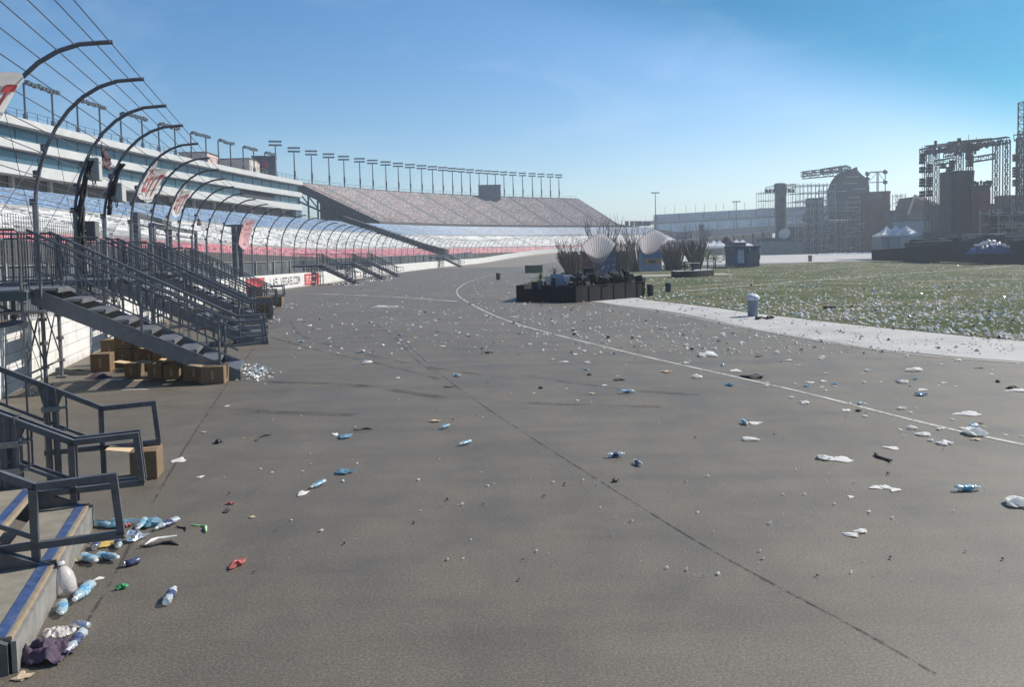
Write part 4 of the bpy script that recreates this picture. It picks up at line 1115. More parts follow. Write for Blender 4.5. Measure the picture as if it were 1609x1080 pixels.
# flattened card and cloth under the first stairs
for u, v, mt, sx, sy, lab in ((135, 600, 'paper_tan', .5, .25, 'flat tan card sheet under the platform, left of the scaffold legs'), (155, 594, 'purple_cloth', .5, .3, 'greyish purple cloth heap on the ground before the box heap'),
                          (178, 597, 'paper', .45, .3, 'flat pale card sheet between cloth heap and front boxes'), (220, 598, 'paper_tan', .4, .22, 'flat tan card sheet before the small front box'),
                          (110, 588, 'black', 1.0, .5, 'dark tarpaulin lying between the scaffold legs'), (212, 613, 'paper', .55, .06, 'long white paper strip on the asphalt before the box heap')):
    p = gp(u, v); mb = MB(); nx = 6
    hh_ = .14 if 'cloth' in mt or mt == 'black' else .012
    V_ = [(p.x + sx * (a / nx - .5) + random.uniform(-.02, .02), p.y + sy * (b / nx - .5) + random.uniform(-.02, .02), .008 + hh_ * random.uniform(.3, 1) * math.sin(math.pi * a / nx) * math.sin(math.pi * b / nx)) for b in range(nx + 1) for a in range(nx + 1)]
    mb.add(V_, [(b * (nx + 1) + a, b * (nx + 1) + a + 1, (b + 1) * (nx + 1) + a + 1, (b + 1) * (nx + 1) + a) for b in range(nx) for a in range(nx)])
    o = mb.build('cloth' if hh_ > .1 else 'card_sheet', M[mt], smooth=hh_ > .1); tag(o, lab, 'cloth' if hh_ > .1 else 'card')

# ------------------------------------------------------------------ infield: furniture
def bin_(p, r, h_, mat, label, liner=False, group='bins standing in the infield'):
    r_ = thing('litter_bin', p, label, 'bin', group)
    mb = MB(); mb.lathe(p, [(r * .86, 0), (r * .93, h_ * .3), (r, h_ * .88), (r * 1.06, h_ * .88), (r * 1.08, h_ * .94), (r * 1.02, h_ * .96), (r * .9, h_ * .95), (r * .85, h_ * .6)], 16); mb.build('barrel', mat, r_, smooth=False)
    if liner:
        mb = MB(); mb.lathe(p, [(r * 1.1, h_ * .82), (r * 1.12, h_ * .97), (r * .9, h_ * 1.05), (r * .5, h_ * 1.13), (r * .1, h_ * 1.09)], 14, wob=lambda a, z: 1 + .12 * math.sin(a * 5 + z * 20)); mb.build('liner', M['bag'], r_, smooth=True)
    else:
        mb = MB(); mb.lathe(p, [(r * 1.09, h_ * .96), (r * 1.0, h_ * 1.02), (r * .3, h_ * 1.05)], 14); mb.build('lid', mat, r_)
    return r_
bin_(gp(1183, 497), .21, .72, M['can'], 'grey bin with a clear liner at the edge of apron and grass', True)
bin_(gp(1022, 465.5), .19, .64, M['can_dark'], 'dark bin on the grass just right of the fenced black enclosure')
bin_(gp(1050, 459), .19, .55, M['can_dark'], 'dark bin on the grass, second from the black enclosure')
bin_(gp(783, 440), .24, .72, M['can_dark'], 'lone dark bin standing on the far asphalt by the white line')
bin_(gp(1273, 411), .34, 1.05, M['dark_box'], 'small dark bin before the pale far pavement')
bin_(gp(1048, 424.5), .3, .9, M['can_dark'], 'dark bin right of the blue-signed booth')
# low dark heap beside the bin
mb = MB(); p = gp(1197, 502)
for k in range(16):
    c = p + Vector((random.uniform(-.32, .32), random.uniform(-.12, .12), random.uniform(.02, .07))); mb.tube([c, c + Vector((random.uniform(-.2, .2), random.uniform(-.1, .1), random.uniform(-.02, .07)))], random.uniform(.02, .05), 5)
tag(mb.build('rubbish_heap', M['black_box']), 'low black rubbish heap on the apron beside the grey bin', 'rubbish')
mb = MB(); p = gp(1300, 486)
for k in range(10):
    c = p + Vector((random.uniform(-.3, .3), random.uniform(-.1, .1), .05)); mb.tube([c, c + Vector((random.uniform(-.2, .2), .05, .05))], .04, 5)
tag(mb.build('rubbish_heap', M['black_box']), 'low black rubbish heap lying in the grass', 'rubbish')

# fenced black enclosure
A_ = gp(812, 474); B_ = gp(905, 476); C_ = gp(1010, 467)
A_.z = B_.z = C_.z = gz(0, 43)
r_ = thing('fenced_enclosure', (A_ + C_) / 2, 'low black cloth-clad fence enclosure on the asphalt edge', 'enclosure')
back = Vector((.9, 4.6, 0))
ring = [A_, B_, C_, C_ + back * .8, A_ + back]
for a, b in zip(ring, ring[1:] + ring[:1]):
    mb = MB(); n_ = max(2, int((b - a).length / .5)); hh_ = .80
    for k in range(n_):
        hh_ = .80 + random.uniform(-.10, .10); p0, p1 = a.lerp(b, k / n_), a.lerp(b, (k + 1) / n_); nn = Vector((-(b - a).y, (b - a).x, 0)).normalized() * (.006 * (-1) ** k)
        mb.quad(p0 + nn, p1 - nn, p1 - nn + Vector((0, 0, hh_)), p0 + nn + Vector((0, 0, hh_ + random.uniform(-.07, .05))))
    cl = mb.build('fence_cloth', M['black'], r_, recalc=False); so_ = cl.modifiers.new('t', 'SOLIDIFY'); so_.thickness = .02
    hh_ = .80; mb = MB(); mb.bar(a + Vector((0, 0, hh_ + .03)), b + Vector((0, 0, hh_ + .03)), .03)
    for k in range(n_ + 1):
        if k % 2 == 0: q = a.lerp(b, k / n_); mb.bar(q, q + Vector((0, 0, hh_ + .05)), .04)
    mb.build('fence_frame', M['black_box'], r_)
def tilted(o, ax, ay, rz=0): o.rotation_euler = (ax, ay, rz)
def easel(u, v, Y, w_, h_, mat, label, tilt=.3, name='canvas_chair'):
    c = at(u, v, Y); c.z = gz(c.x, c.y); r_ = thing(name, c, label, 'chair', 'pale chairs inside the black enclosure')
    Z = Vector((0, 0, 1)); X = Vector((1, 0, 0)); Yv = Vector((0, 1, 0))
    mb = MB(); mb.box(c + Z * .95 + Yv * .2, (w_, .05, h_), X, (Yv * math.cos(tilt) - Z * math.sin(tilt)), (Z * math.cos(tilt) + Yv * math.sin(tilt))); mb.build('backrest', mat, r_)
    mb = MB(); mb.box(c + Z * .62 - Yv * .12, (w_, .55, .06)); mb.build('seat', mat, r_)
    for sx in (-1, 1):
        for sy in (-1, 1):
            mb = MB(); mb.bar(c + X * sx * w_ * .45 + Yv * (sy * .3 - .05), c + X * sx * w_ * .45 + Yv * (-sy * .1 + .05) + Z * .9, .05); mb.build('leg', M['black_box'], r_)
easel(877, 452, 45.5, .85, .75, M['booth_lt'], 'pale canvas chair left of two inside the black enclosure', .1)
easel(898, 452, 45.2, .80, .70, M['shell'], 'pale canvas chair right of two inside the black enclosure', .5)
easel(864, 455, 46, .5, .5, M['grey_box'], 'small pale stool seat near the left end of the enclosure', .2)
p = gp(850, 468); p.z = gz(0, 44); r_ = thing('palm_pot', p, 'slim potted plant in a dark tub near the enclosure left end', 'plant')
mb = MB(); mb.lathe(p, [(.14, 0), (.19, .95), (.17, 1.0)], 10); mb.build('tub', M['dark_box'], r_)
mb = MB()
for k in range(40):
    a = random.uniform(0, 6.28); q = p + Vector((0, 0, 1)); e = q + Vector((math.cos(a) * .15, math.sin(a) * .15, random.uniform(.1, .55)))
    sd_ = Vector((-math.sin(a), math.cos(a), 0)) * .03; mb.add([q - sd_, q + sd_, e], [(0, 1, 2)])
mb.build('leaves', M['leaf'], r_, recalc=False)
def cases(u, v, Y, n_, label, w0=.6):
    c = at(u, v, Y); c.z = gz(c.x, c.y); r_ = thing('equipment_case', c, label, 'equipment', 'black equipment inside the enclosure'); mb = MB()
    z = 0
    for k in range(n_):
        h_ = random.uniform(.3, .5); mb.box(c + Vector((random.uniform(-.1, .1), random.uniform(-.1, .1), z + h_ / 2)), (random.uniform(.7, 1) * w0, .6, h_), (math.cos(k), math.sin(k) * .3, 0)); z += h_
    o = mb.build('case_body', M['black_box'], r_)
    for k in range(n_):
        mb = MB(); mb.bar(c + Vector((-.3, -.33, .2 + .4 * k)), c + Vector((.3, -.33, .2 + .4 * k)), .03); mb.build('edge_trim', M['dark_box'], r_)
for u, n_, w0, lab in ((868, 3, .5, 'black equipment stack under the left pale chair'), (905, 3, .7, 'black equipment stack just right of the pale chairs'), (924, 4, .8, 'black equipment stack in the middle of the enclosure'), (940, 3, .9, 'black equipment stack below the red booth'),
                       (955, 3, .7, 'black equipment stack left of the leaning panel'), (987, 3, .8, 'black equipment stack at the right end of the enclosure')):
    cases(u, 460, random.uniform(44.5, 46.5), n_, lab, w0)
def pile(u, Y, n_, w_, top, label):
    c = at(u, 460, Y); c.z = gz(c.x, c.y); mb = MB()
    for k in range(n_):
        a, e = random.uniform(0, 6.28), random.uniform(-.7, .7); q = c + Vector((random.gauss(0, w_), random.uniform(-.5, .5), random.uniform(.2, top)))
        X = Vector((math.cos(a) * math.cos(e), math.sin(a) * math.cos(e), math.sin(e))); Yv = Vector((-math.sin(a), math.cos(a), 0)); mb.box(q, (random.uniform(.25, .7), random.uniform(.05, .35), random.uniform(.04, .3)), X, Yv, X.cross(Yv))
        mb.bar((q.x, q.y, c.z), q, .03)
    tag(mb.build('stacked_furniture', M['black_box']), label, 'furniture', 'black furniture piled inside the enclosure')
for u, Y, n_, w_, top, lab in ((912, 44.6, 30, .35, 1.25, 'black folded furniture piled left of the booth axis in the enclosure'), (935, 45.4, 34, .4, 1.35, 'black folded furniture piled in the middle of the enclosure'), (958, 44.8, 34, .4, 1.3, 'black folded furniture piled below the leaning panels'), (992, 45.2, 26, .3, 1.15, 'black folded furniture piled at the right end of the enclosure')):
    pile(u, Y, n_, w_, top, lab)
c = at(972, 448, 45); c.z = gz(0, 45); mb = MB(); mb.box(c + Vector((0, 0, 1.05)), (.95, .08, .6), (math.cos(.6), 0, math.sin(.6)), (0, 1, 0), (-math.sin(.6), 0, math.cos(.6))); mb.box(c + Vector((.1, .1, .45)), (.1, .1, .9))
tag(mb.build('leaning_panel', M['black_box']), 'dark panel leaning diagonally above the enclosure right of centre', 'panel')
c = at(985, 448, 45.4); c.z = gz(0, 45); mb = MB(); mb.box(c + Vector((0, 0, .95)), (.5, .1, .7), (math.cos(.3), 0, -math.sin(.3)), (0, 1, 0), (math.sin(.3), 0, math.cos(.3))); mb.box(c + Vector((0, .1, .4)), (.1, .1, .8))
tag(mb.build('leaning_panel', M['black_box']), 'smaller dark panel leaning the other way near the enclosure end', 'panel')

# booths with shells
def shell(c, w_, h_, lean, name, label, yaw=0):
    """fan of canvas, narrow at its foot and broad at the top, ribbed"""
    r_ = thing(name, c, label, 'shell', 'ribbed white canvas shells above the booths')
    Xv = Vector((math.cos(yaw), math.sin(yaw), 0)); Yv = Vector((-math.sin(yaw), math.cos(yaw), 0)); Z = Vector((0, 0, 1))
    nx, ny = 22, 8
    def f(a, b, lift=0):
        x = a * 2 - 1; t_ = b
        half = w_ / 2 * (.26 + .74 * t_ ** .8)
        top = h_ * (.58 + .42 * math.cos(x * 1.45)) * t_
        bow = -.55 * w_ * (1 - x * x) * (.25 + .6 * t_) * .5
        return Vector(c) + Xv * (x * half + lean * t_ * h_) + Z * (top + lean * .35 * x * w_ * t_) + Yv * (bow - lift)
    mb = MB(); V_ = [f(a / nx, b / ny) for b in range(ny + 1) for a in range(nx + 1)]
    mb.add(V_, [(b * (nx + 1) + a, b * (nx + 1) + a + 1, (b + 1) * (nx + 1) + a + 1, (b + 1) * (nx + 1) + a) for b in range(ny) for a in range(nx)])
    cv = mb.build('canvas', M['shell'], r_, smooth=True, recalc=False); so_ = cv.modifiers.new('t', 'SOLIDIFY'); so_.thickness = .05
    mb = MB()
    for k in range(0, 13): mb.tube([f(k / 12, b / 5, .05) for b in range(6)], .022, 4)
    mb.build('rib', M['shell_rib'], r_)
    mb = MB(); mb.tube([f(a / nx, 1, .03) for a in range(nx + 1)], .05, 5); mb.build('rim', M['shell'], r_)
    return r_
def booth(u0, u1, v1, h_, depth, label, m1, m2, yaw=0, sign=None):
    a, b = gp(u0, v1), gp(u1, v1); z = gz(0, a.y); Y = a.y
    w_ = (b - a).length * math.cos(yaw); X = Vector((math.cos(yaw), math.sin(yaw), 0)); Yv = Vector((-math.sin(yaw), math.cos(yaw), 0)); Z = Vector((0, 0, 1))
    c = Vector(((a.x + b.x) / 2, Y, z)); r_ = thing('market_booth', c, label, 'booth')
    mb = MB(); mb.box(c + Yv * depth / 2 + Z * h_ / 2, (w_, depth, h_), X, Yv); mb.build('wall', m1, r_)
    mb = MB(); mb.box(c - Yv * .02 + Z * h_ * .5 + X * w_ * .21, (w_ * .56, .05, h_ * .98), X, Yv); mb.build('front_panel', m2, r_)
    mb = MB(); mb.box(c + Yv * depth / 2 + Z * (h_ + .06), (w_ + .2, depth + .3, .12), X, Yv); mb.build('roof', M['dark_box'], r_)
    return r_, c, w_, X, Yv
r_, c, w_, X, Yv = booth(922, 966, 437.5, 2.7, 2.2, 'booth painted half red, half blue below a white shell', M['booth_red'], M['booth_blue'])
mb = MB()
for k in range(26):                                     # abstract splashes of pale paint on the front
    q = c - Yv * .055 + X * random.uniform(-w_ * .45, w_ * .45) + Vector((0, 0, random.uniform(.3, 2.4))); s_ = random.uniform(.06, .2)
    mb.box(q, (s_, .012, s_ * random.uniform(.5, 2.2)), X, Yv)
mb.build('painted_decoration', M['art_pale'], r_)
shell(c + Vector((-.15, -.25, 1.55)), 3.5, 3.0, 0.02, 'canvas_shell', 'upright white ribbed shell fanning over the red and blue booth')
r_, c, w_, X, Yv = booth(1010, 1040, 426.5, 2.6, 2.4, 'pale blue booth with a bright blue sign board under a slanted shell', M['booth_lt'], M['booth_lt'])
mb = MB(); mb.box(c - Yv * .08 + Vector((.15, 0, 2.1)), (w_ * .86, .1, .75), X, Yv); mb.build('sign_board', M['booth_sign'], r_)
mb = MB(); mb.box(c - Yv * .07 + Vector((.15, 0, 1.3)), (w_ * .8, .06, .8), X, Yv); mb.build('painted_decoration', M['art_ochre'], r_)
mb = MB(); mb.box(c - Yv * .10 + Vector((.15, 0, 1.25)), (w_ * .3, .06, .35), X, Yv); mb.build('hatch', M['dark'], r_)
shell(c + Vector((-.35, -.25, 2.2)), 3.9, 3.1, .16, 'canvas_shell', 'slanted white ribbed shell leaning right over the blue-signed booth')
q = at_box('market_booth', 1155, 1194, 389, 419, 112, 4, M['booth_art'], 'dark blue booth with pale mural, standing at the lawn edge', 'booth', yaw=.08)
r_, cc, w_, h_, X, Yv = q
mb = MB()
for dx, dz, sx, sz in ((-.27, 0, .26, .62), (-.33, .30, .08, .22), (-.2, .30, .08, .22), (.1, .3, .04, .5), (.3, .1, .05, .3), (.2, -.3, .2, .06)):
    mb.box(cc + X * w_ * dx - Yv * 2.02 + Vector((0, 0, h_ * dz)), (w_ * sx, .03, h_ * sz), X, Yv)
mb.build('mural', M['art_pale'], r_)
mb = MB(); mb.lathe(cc + X * w_ * .25 - Yv * 2.06, [(h_ * .36, 0), (h_ * .36, .06)], 14, axis=-Yv); mb.lathe(cc + X * w_ * .25 - Yv * 2.12, [(h_ * .2, 0), (h_ * .2, .04)], 12, axis=-Yv); mb.build('round_mural', M['dark_box'], r_)
at_box('service_cabin', 1148, 1172, 383, 392, 118, 3, M['blue_tarp2'], 'pale grey-blue cabin roofline behind the dark blue booth', 'cabin')

# sculptures of bundled branches
def sticks(u, v, Y, r0, r1, h_, n_, label, wild=.25, lean=0):
    c = at(u, v, Y); c.z = gz(c.x, c.y); r_ = thing('branch_sculpture', c, label, 'sculpture', 'sculptures of bundled brown branches')
    mb = MB(); 
    for k in range(n_):
        a = random.uniform(0, 6.283); q = random.random() ** .5
        b0 = c + Vector((math.cos(a) * r0 * q, math.sin(a) * r0 * q, 0)); hh_ = h_ * random.uniform(.75, 1.0)
        a2 = a + random.uniform(-.35, .35)
        b1 = c + Vector((math.cos(a2) * r1 * q + lean * h_, math.sin(a2) * r1 * q, hh_))
        m_ = b0.lerp(b1, .5) + Vector((random.uniform(-.1, .1), 0, 0)); mb.tube([b0, m_, b1], [.085, .075, .05], 4)
    mb.build('branch_bundle', M['sticks'], r_)
    mb = MB()
    for k in range(int(n_ * wild)):
        a = random.uniform(0, 6.283); b0 = c + Vector((math.cos(a) * r1 * .7 + lean * h_, math.sin(a) * r1 * .7, h_ * .8)); L_ = random.uniform(.5, 1.0) * h_ * .75
        m_ = b0 + Vector((math.cos(a) * L_ * .25, math.sin(a) * L_ * .25, L_ * .55)); e = m_ + Vector((random.uniform(-.5, .5), random.uniform(-.5, .5), L_ * .5)); mb.tube([b0, m_, e], [.035, .025, .012], 4)
        e2 = m_ + Vector((random.uniform(-.7, .7), random.uniform(-.7, .7), L_ * .35)); mb.tube([m_, e2], [.022, .01], 4)
    if mb.f: mb.build('loose_twigs', M['sticks'], r_)
sticks(903, 427, 92, .65, 2.2, 3.0, 150, 'dark branch bundle left of the red and blue booth', .3)
sticks(948, 425, 94, .8, 1.9, 4.6, 45, 'branch bundle rising behind the upright shell', .9)
sticks(975, 418, 100, .6, 1.9, 2.9, 120, 'branch bundle between the two shells', .8)
sticks(1006, 420, 108, .8, 2.4, 4.4, 38, 'thin branch bundle behind the slanted shell', 1.0)
sticks(1060, 418, 108, .7, 2.3, 3.8, 85, 'branch bundle right of the slanted shell, left leg of an A shape', .2, -.18)
sticks(1095, 420, 108, .5, 1.9, 4.0, 85, 'branch bundle behind the small railed stage, right leg of an A shape', .25, -.06)
# small railed stage
a, b = gp(1063, 437), gp(1122, 434); z = gz(0, 80); Yd = 2.6
r_ = thing('small_stage', (a + b) / 2, 'low round-fronted black stage with a thin railing', 'stage')
mb = MB(); n_ = 10; fr = []
for k in range(n_ + 1):
    t_ = k / n_; p = a.lerp(b, t_); fr.append(Vector((p.x, p.y - .6 * math.sin(math.pi * t_), z)))
poly = fr + [Vector((b.x, b.y + Yd, z)), Vector((a.x, a.y + Yd, z))]
mb.prism(poly, (0, 0, .62)); mb.build('deck', M['black'], r_)
mb = MB(); mb.prism([p + Vector((0, 0, .625)) for p in poly], (0, 0, .03)); mb.build('floor_board', M['grey_box'], r_)
mb = MB()
for k in range(n_ + 1):
    p = fr[k] + Vector((0, .1, .62))
    if k % 2 == 0: mb.bar(p, p + Vector((0, 0, .95 + (.5 if k == n_ else 0))), .05)
    if k < n_:
        q_ = fr[k + 1] + Vector((0, .1, .62)); mb.bar(p + Vector((0, 0, .9)), q_ + Vector((0, 0, .9)), .05); mb.bar(p + Vector((0, 0, .45)), q_ + Vector((0, 0, .45)), .03)
mb.build('railing', M['black_box'], r_)
p = (a + b) / 2 + Vector((-.1, .9, .65)); r_ = thing('picnic_table', p, 'round pale table with dark stools on the small railed stage', 'table')
mb = MB(); mb.lathe(p, [(.75, .68), (.75, .74)], 14); mb.build('tabletop', M['grey_box'], r_)
mb = MB(); mb.lathe(p, [(.3, 0), (.06, .1), (.06, .68)], 8); mb.build('pedestal', M['black_box'], r_)

# palms and shrubs
def palm(u, v, Y, h_, spread, label, n_=26, trunk=.12, name='palm_tree'):
    c = at(u, v, Y); c.z = gz(c.x, c.y); r_ = thing(name, c, label, 'palm', 'small palms and shrubs in the infield')
    mb = MB(); mb.lathe(c, [(trunk * 1.5, 0), (trunk, h_ * .1), (trunk * .9, h_ * .42), (trunk * 1.3, h_ * .46)], 8, wob=lambda a, z: 1 + .15 * math.sin(z * 40)); mb.build('trunk', M['bark'], r_)
    mb = MB(); top = c + Vector((0, 0, h_ * .42))
    for k in range(n_):
        a = random.uniform(0, 6.283); el = random.uniform(.1, 1.45); L_ = spread * random.uniform(.7, 1.1); pts = []
        for j in range(6):
            t_ = j / 5; pts.append(top + Vector((math.cos(a) * L_ * t_ * math.cos(el * (1 - .3 * t_)), math.sin(a) * L_ * t_ * math.cos(el * (1 - .3 * t_)), L_ * t_ * math.sin(el) - .45 * L_ * t_ * t_ * (1.2 - math.sin(el)))))
        sd_ = Vector((-math.sin(a), math.cos(a), 0))
        for j in range(5):
            w0 = L_ * .16 * math.sin(math.pi * (.12 + .85 * j / 5)); w1 = L_ * .16 * math.sin(math.pi * (.12 + .85 * (j + 1) / 5)) * .95
            for sg in (-1, 1):
                for q_ in range(2):
                    p0, p1 = pts[j].lerp(pts[j + 1], q_ * .5), pts[j].lerp(pts[j + 1], q_ * .5 + .35)
                    tip = p1 + sd_ * sg * w0 * random.uniform(.8, 1.2) + Vector((0, 0, -.3 * w0)) + (pts[j + 1] - pts[j]) * .5
                    mb.add([p0, p1, tip], [(0, 1, 2)])
    mb.build('fronds', M['leaf'], r_, recalc=False)
palm(1112, 411, 120, 2.6, 1.8, 'small palm left of two behind the railed stage', 34)
palm(1098, 411, 122, 2.4, 1.6, 'small palm nearest the branch sculpture behind the stage', 30)
palm(1124, 411, 121, 2.2, 1.5, 'small palm between the stage and the dark blue booth', 26)
palm(1143, 412, 125, 2.3, 1.6, 'round bushy palm in a dark pot just left of the blue booth', 34, .3)
palm(871, 432, 92, 1.3, .9, 'little bushy plant left of the branch bundles', 24, .12)
def shrub(u0, u1, v, Y, h_, label):
    a, b = at(u0, v, Y), at(u1, v, Y); z = gz(0, Y); c = (a + b) / 2; c.z = z; r_ = thing('shrub', c, label, 'shrub', 'small palms and shrubs in the infield')
    mb = MB(); W_ = (b - a).length / 2
    for k in range(420):
        a_ = random.uniform(0, 6.283); q_ = random.random() ** .4; el = random.uniform(0, 1.5)
        p = c + Vector((math.cos(a_) * W_ * q_ * math.cos(el), math.sin(a_) * .8 * q_ * math.cos(el), h_ * q_ * math.sin(el) + .05)); s_ = random.uniform(.08, .2)
        d1 = Vector((random.gauss(0, 1), random.gauss(0, 1), random.gauss(0, 1))).normalized() * s_; d2 = Vector((random.gauss(0, 1), random.gauss(0, 1), random.gauss(0, 1))).normalized() * s_
        mb.add([p - d1, p + d2, p + d1], [(0, 1, 2)])
    mb.build('foliage', M['leaf2'], r_, recalc=False)
    mb = MB(); mb.tube([c, c + Vector((0, 0, h_ * .5))], .06, 5); mb.build('stem', M['bark'], r_)
shrub(985, 1003, 424, 108, 1.1, 'green shrub left of the blue-signed booth')
shrub(1042, 1058, 420, 112, 1.6, 'green shrub right of the slanted shell')
shrub(1068, 1086, 421, 112, 1.0, 'low green shrub inside the A shape of branches')
shrub(968, 984, 424, 106, .8, 'low green shrub between the red-blue booth and its neighbour')
shrub(880, 905, 433, 96, .5, 'low green shrub at the foot of the left branch bundle')
# green table and others
a, b = gp(828, 429), gp(850, 429); r_ = thing('cloth_covered_table', (a + b) / 2, 'table draped in dark green cloth at the track edge', 'table')
mb = MB(); c = (a + b) / 2 + Vector((0, .4, .5)); mb.box(c, ((b - a).length, .8, .98)); mb.build('cloth', M['green_cloth'], r_)
mb = MB(); mb.box(c + Vector((0, 0, .52)), ((b - a).length + .06, .9, .05)); mb.build('tabletop', M['green_cloth'], r_)
for (u0, u1, v, lab) in ((976, 990, 428, 'dark picnic table left of the blue-signed booth'),):
    a, b = gp(u0, v), gp(u1, v); c = (a + b) / 2; r_ = thing('picnic_table', c, lab, 'table'); w_ = (b - a).length + .6
    mb = MB(); mb.box(c + Vector((0, .4, .95)), (w_, .9, .08)); mb.build('tabletop', M['green_cloth'], r_)
    for sx in (-.3, .3):
        mb = MB(); mb.box(c + Vector((sx * w_, .4, .46)), (.18, .6, .92)); mb.build('leg', M['dark_box'], r_)
# ------------------------------------------------------------------ far side: stages, tents, stands
def truss_mesh(mb, p, q, w_, r=.05, step=None):
    p, q = Vector(p), Vector(q); d = (q - p); L_ = d.length; d /= L_; step = step or w_ * 1.3
    up = Vector((0, 0, 1)) if abs(d.z) < .9 else Vector((0, 1, 0)); X = d.cross(up).normalized(); Z = X.cross(d)
    cs = [(X * a + Z * b) * w_ / 2 for a, b in ((-1, -1), (1, -1), (1, 1), (-1, 1))]
    for c in cs: mb.bar(p + c, q + c, r * 2)
    n_ = max(1, int(L_ / step))
    for k in range(n_ + 1):
        b = p + d * (L_ * k / n_)
        for i in range(4): mb.bar(b + cs[i], b + cs[(i + 1) % 4], r)
        if k < n_:
            e = p + d * (L_ * (k + 1) / n_)
            for i in range(4):
                j = (i + 1) % 4
                mb.bar(b + (cs[i] if k % 2 else cs[j]), e + (cs[j] if k % 2 else cs[i]), r)
def scaffold_mesh(mb, x0, x1, y0, y1, z0, z1, sx=2.6, sy=2.6, sz=2.0, r=.06, diag=.4):
    nx, ny, nz = max(1, round((x1 - x0) / sx)), max(1, round((y1 - y0) / sy)), max(1, round((z1 - z0) / sz))
    X = [x0 + (x1 - x0) * i / nx for i in range(nx + 1)]; Y = [y0 + (y1 - y0) * i / ny for i in range(ny + 1)]; Z = [z0 + (z1 - z0) * i / nz for i in range(nz + 1)]
    for x in X:
        for y in Y: mb.bar((x, y, z0), (x, y, z1 + .6), r * 2)
    for z in Z[1:]:
        for y in Y: mb.bar((x0, y, z), (x1, y, z), r * 1.6)
        for x in X: mb.bar((x, y0, z), (x, y1, z), r * 1.6)
    for i in range(nx):
        for k in range(nz):
            if random.random() < diag: mb.bar((X[i], y0, Z[k]), (X[i + 1], y0, Z[k + 1]), r)
            if random.random() < diag * .6: mb.bar((X[i + 1], y1, Z[k]), (X[i], y1, Z[k + 1]), r)
def px_box(u0, u1, v0, v1, Y, ground=True):
    a, b = at(u0, v1, Y), at(u1, v1, Y); tp = at((u0 + u1) / 2, v0, Y)
    return a.x, b.x, (-.6 if ground else (a.z + b.z) / 2), tp.z
def block(mb, u0, u1, v0, v1, Y, depth, ground=True):
    x0, x1, z0, z1 = px_box(u0, u1, v0, v1, Y, ground); mb.box(((x0 + x1) / 2, Y + depth / 2, (z0 + z1) / 2), (x1 - x0, depth, z1 - z0)); return x0, x1, z0, z1

# slim round tower with scaffold
Y = 262
x0, x1, z0, z1 = px_box(1218, 1235.5, 288, 395, Y); c = Vector(((x0 + x1) / 2, Y, 0)); r0 = (x1 - x0) / 2
r_ = thing('stage_tower', (c.x, c.y, -.6), 'slim round grey-green tower wrapped in scaffolding, left of the big stages', 'tower')
mb = MB(); mb.lathe((c.x, c.y, -.6), [(r0, 0), (r0 * .97, z1 * .55), (r0 * 1.05, z1 * .56), (r0, z1 * .86), (r0 * 1.12, z1 * .9), (r0 * 1.1, z1 + .2), (r0 * .9, z1 + .6)], 18); mb.build('shaft', M['set_grey'], r_)
mb = MB()
for k in range(3): mb.box((c.x, c.y - r0 * .9, z1 * (.35 + .2 * k)), (r0 * .8, r0 * .4, 1.8))
mb.build('window', M['dark'], r_)
mb = MB(); xa, xb, _, zz = px_box(1192, 1214, 304, 395, Y); scaffold_mesh(mb, xa, xb, Y - 3, Y + 2, -.6, zz, 2.3, 2.5, 2.6, .055)
xa, xb, _, zz = px_box(1238, 1249, 292, 395, Y); scaffold_mesh(mb, xa, xb, Y - 3, Y + 2, -.6, zz, 2.3, 2.5, 2.6, .055); mb.build('scaffolding', M['scaf'], r_)
mb = MB(); a, b = at(1204, 298, Y), at(1219, 294, Y); truss_mesh(mb, a, b, 1.3, .09); a, b = at(1235, 294, Y), at(1249, 292, Y); truss_mesh(mb, a, b, 1.3, .09)
for k in range(8): p = at(1204 + k * 6, 300, Y - 1); mb.box(p, (.8, .8, 1.1))
mb.build('lighting_truss', M['truss'], r_)

# big scaffold stage with domed facade
Y = 250
r_ = thing('concert_stage', (*at(1310, 398, Y).xy, -.6), 'big scaffold-roofed stage with a dark domed facade and ruined-looking set', 'stage')
mb = MB()
xa, xb, _, zz = px_box(1262, 1312, 290, 398, Y); scaffold_mesh(mb, xa, xb, Y, Y + 9, -.6, zz, 2.8, 3.0, 2.5, .06, .5)
xa, xb, _, zz = px_box(1296, 1372, 345, 398, Y - 4); scaffold_mesh(mb, xa, xb, Y - 5, Y - 2, -.6, zz, 3.2, 3, 2.4, .055, .4)
xa, xb, _, zz = px_box(1290, 1312, 300, 398, Y - 2); scaffold_mesh(mb, xa, xb, Y - 2.4, Y, -.6, zz, 1.5, 2.4, 1.9, .05, .7)
mb.build('scaffolding', M['scaf'], r_)
mb = MB(); xa, xb, _, zz = px_box(1252, 1300, 318, 398, Y - 8); scaffold_mesh(mb, xa, xb, Y - 9, Y - 7, -.6, zz, 2.2, 2, 2.1, .07, .7)
xa, xb, _, zz = px_box(1312, 1366, 318, 398, Y - 7); scaffold_mesh(mb, xa, xb, Y - 8, Y - 6, -.6, zz, 3.4, 2, 2.6, .06, .35); mb.build('scaffolding', M['scaf'], r_)
mb = MB()
truss_mesh(mb, at(1260, 274, Y - 1), at(1333, 265, Y - 1), 1.5, .12); truss_mesh(mb, at(1262, 277, Y + 8), at(1340, 270, Y + 8), 1.6, .12); truss_mesh(mb, at(1290, 269, Y + 3), at(1330, 263, Y + 3), 1.3, .1)
for k in range(6): truss_mesh(mb, at(1264 + 14 * k, 273.5 - 1.7 * k, Y - 1), at(1264 + 14 * k, 275 - 1.6 * k, Y + 8), 1.0, .1)
mb.build('roof_truss', M['truss'], r_)
mb = MB()                                                # domed facade: stacked plates
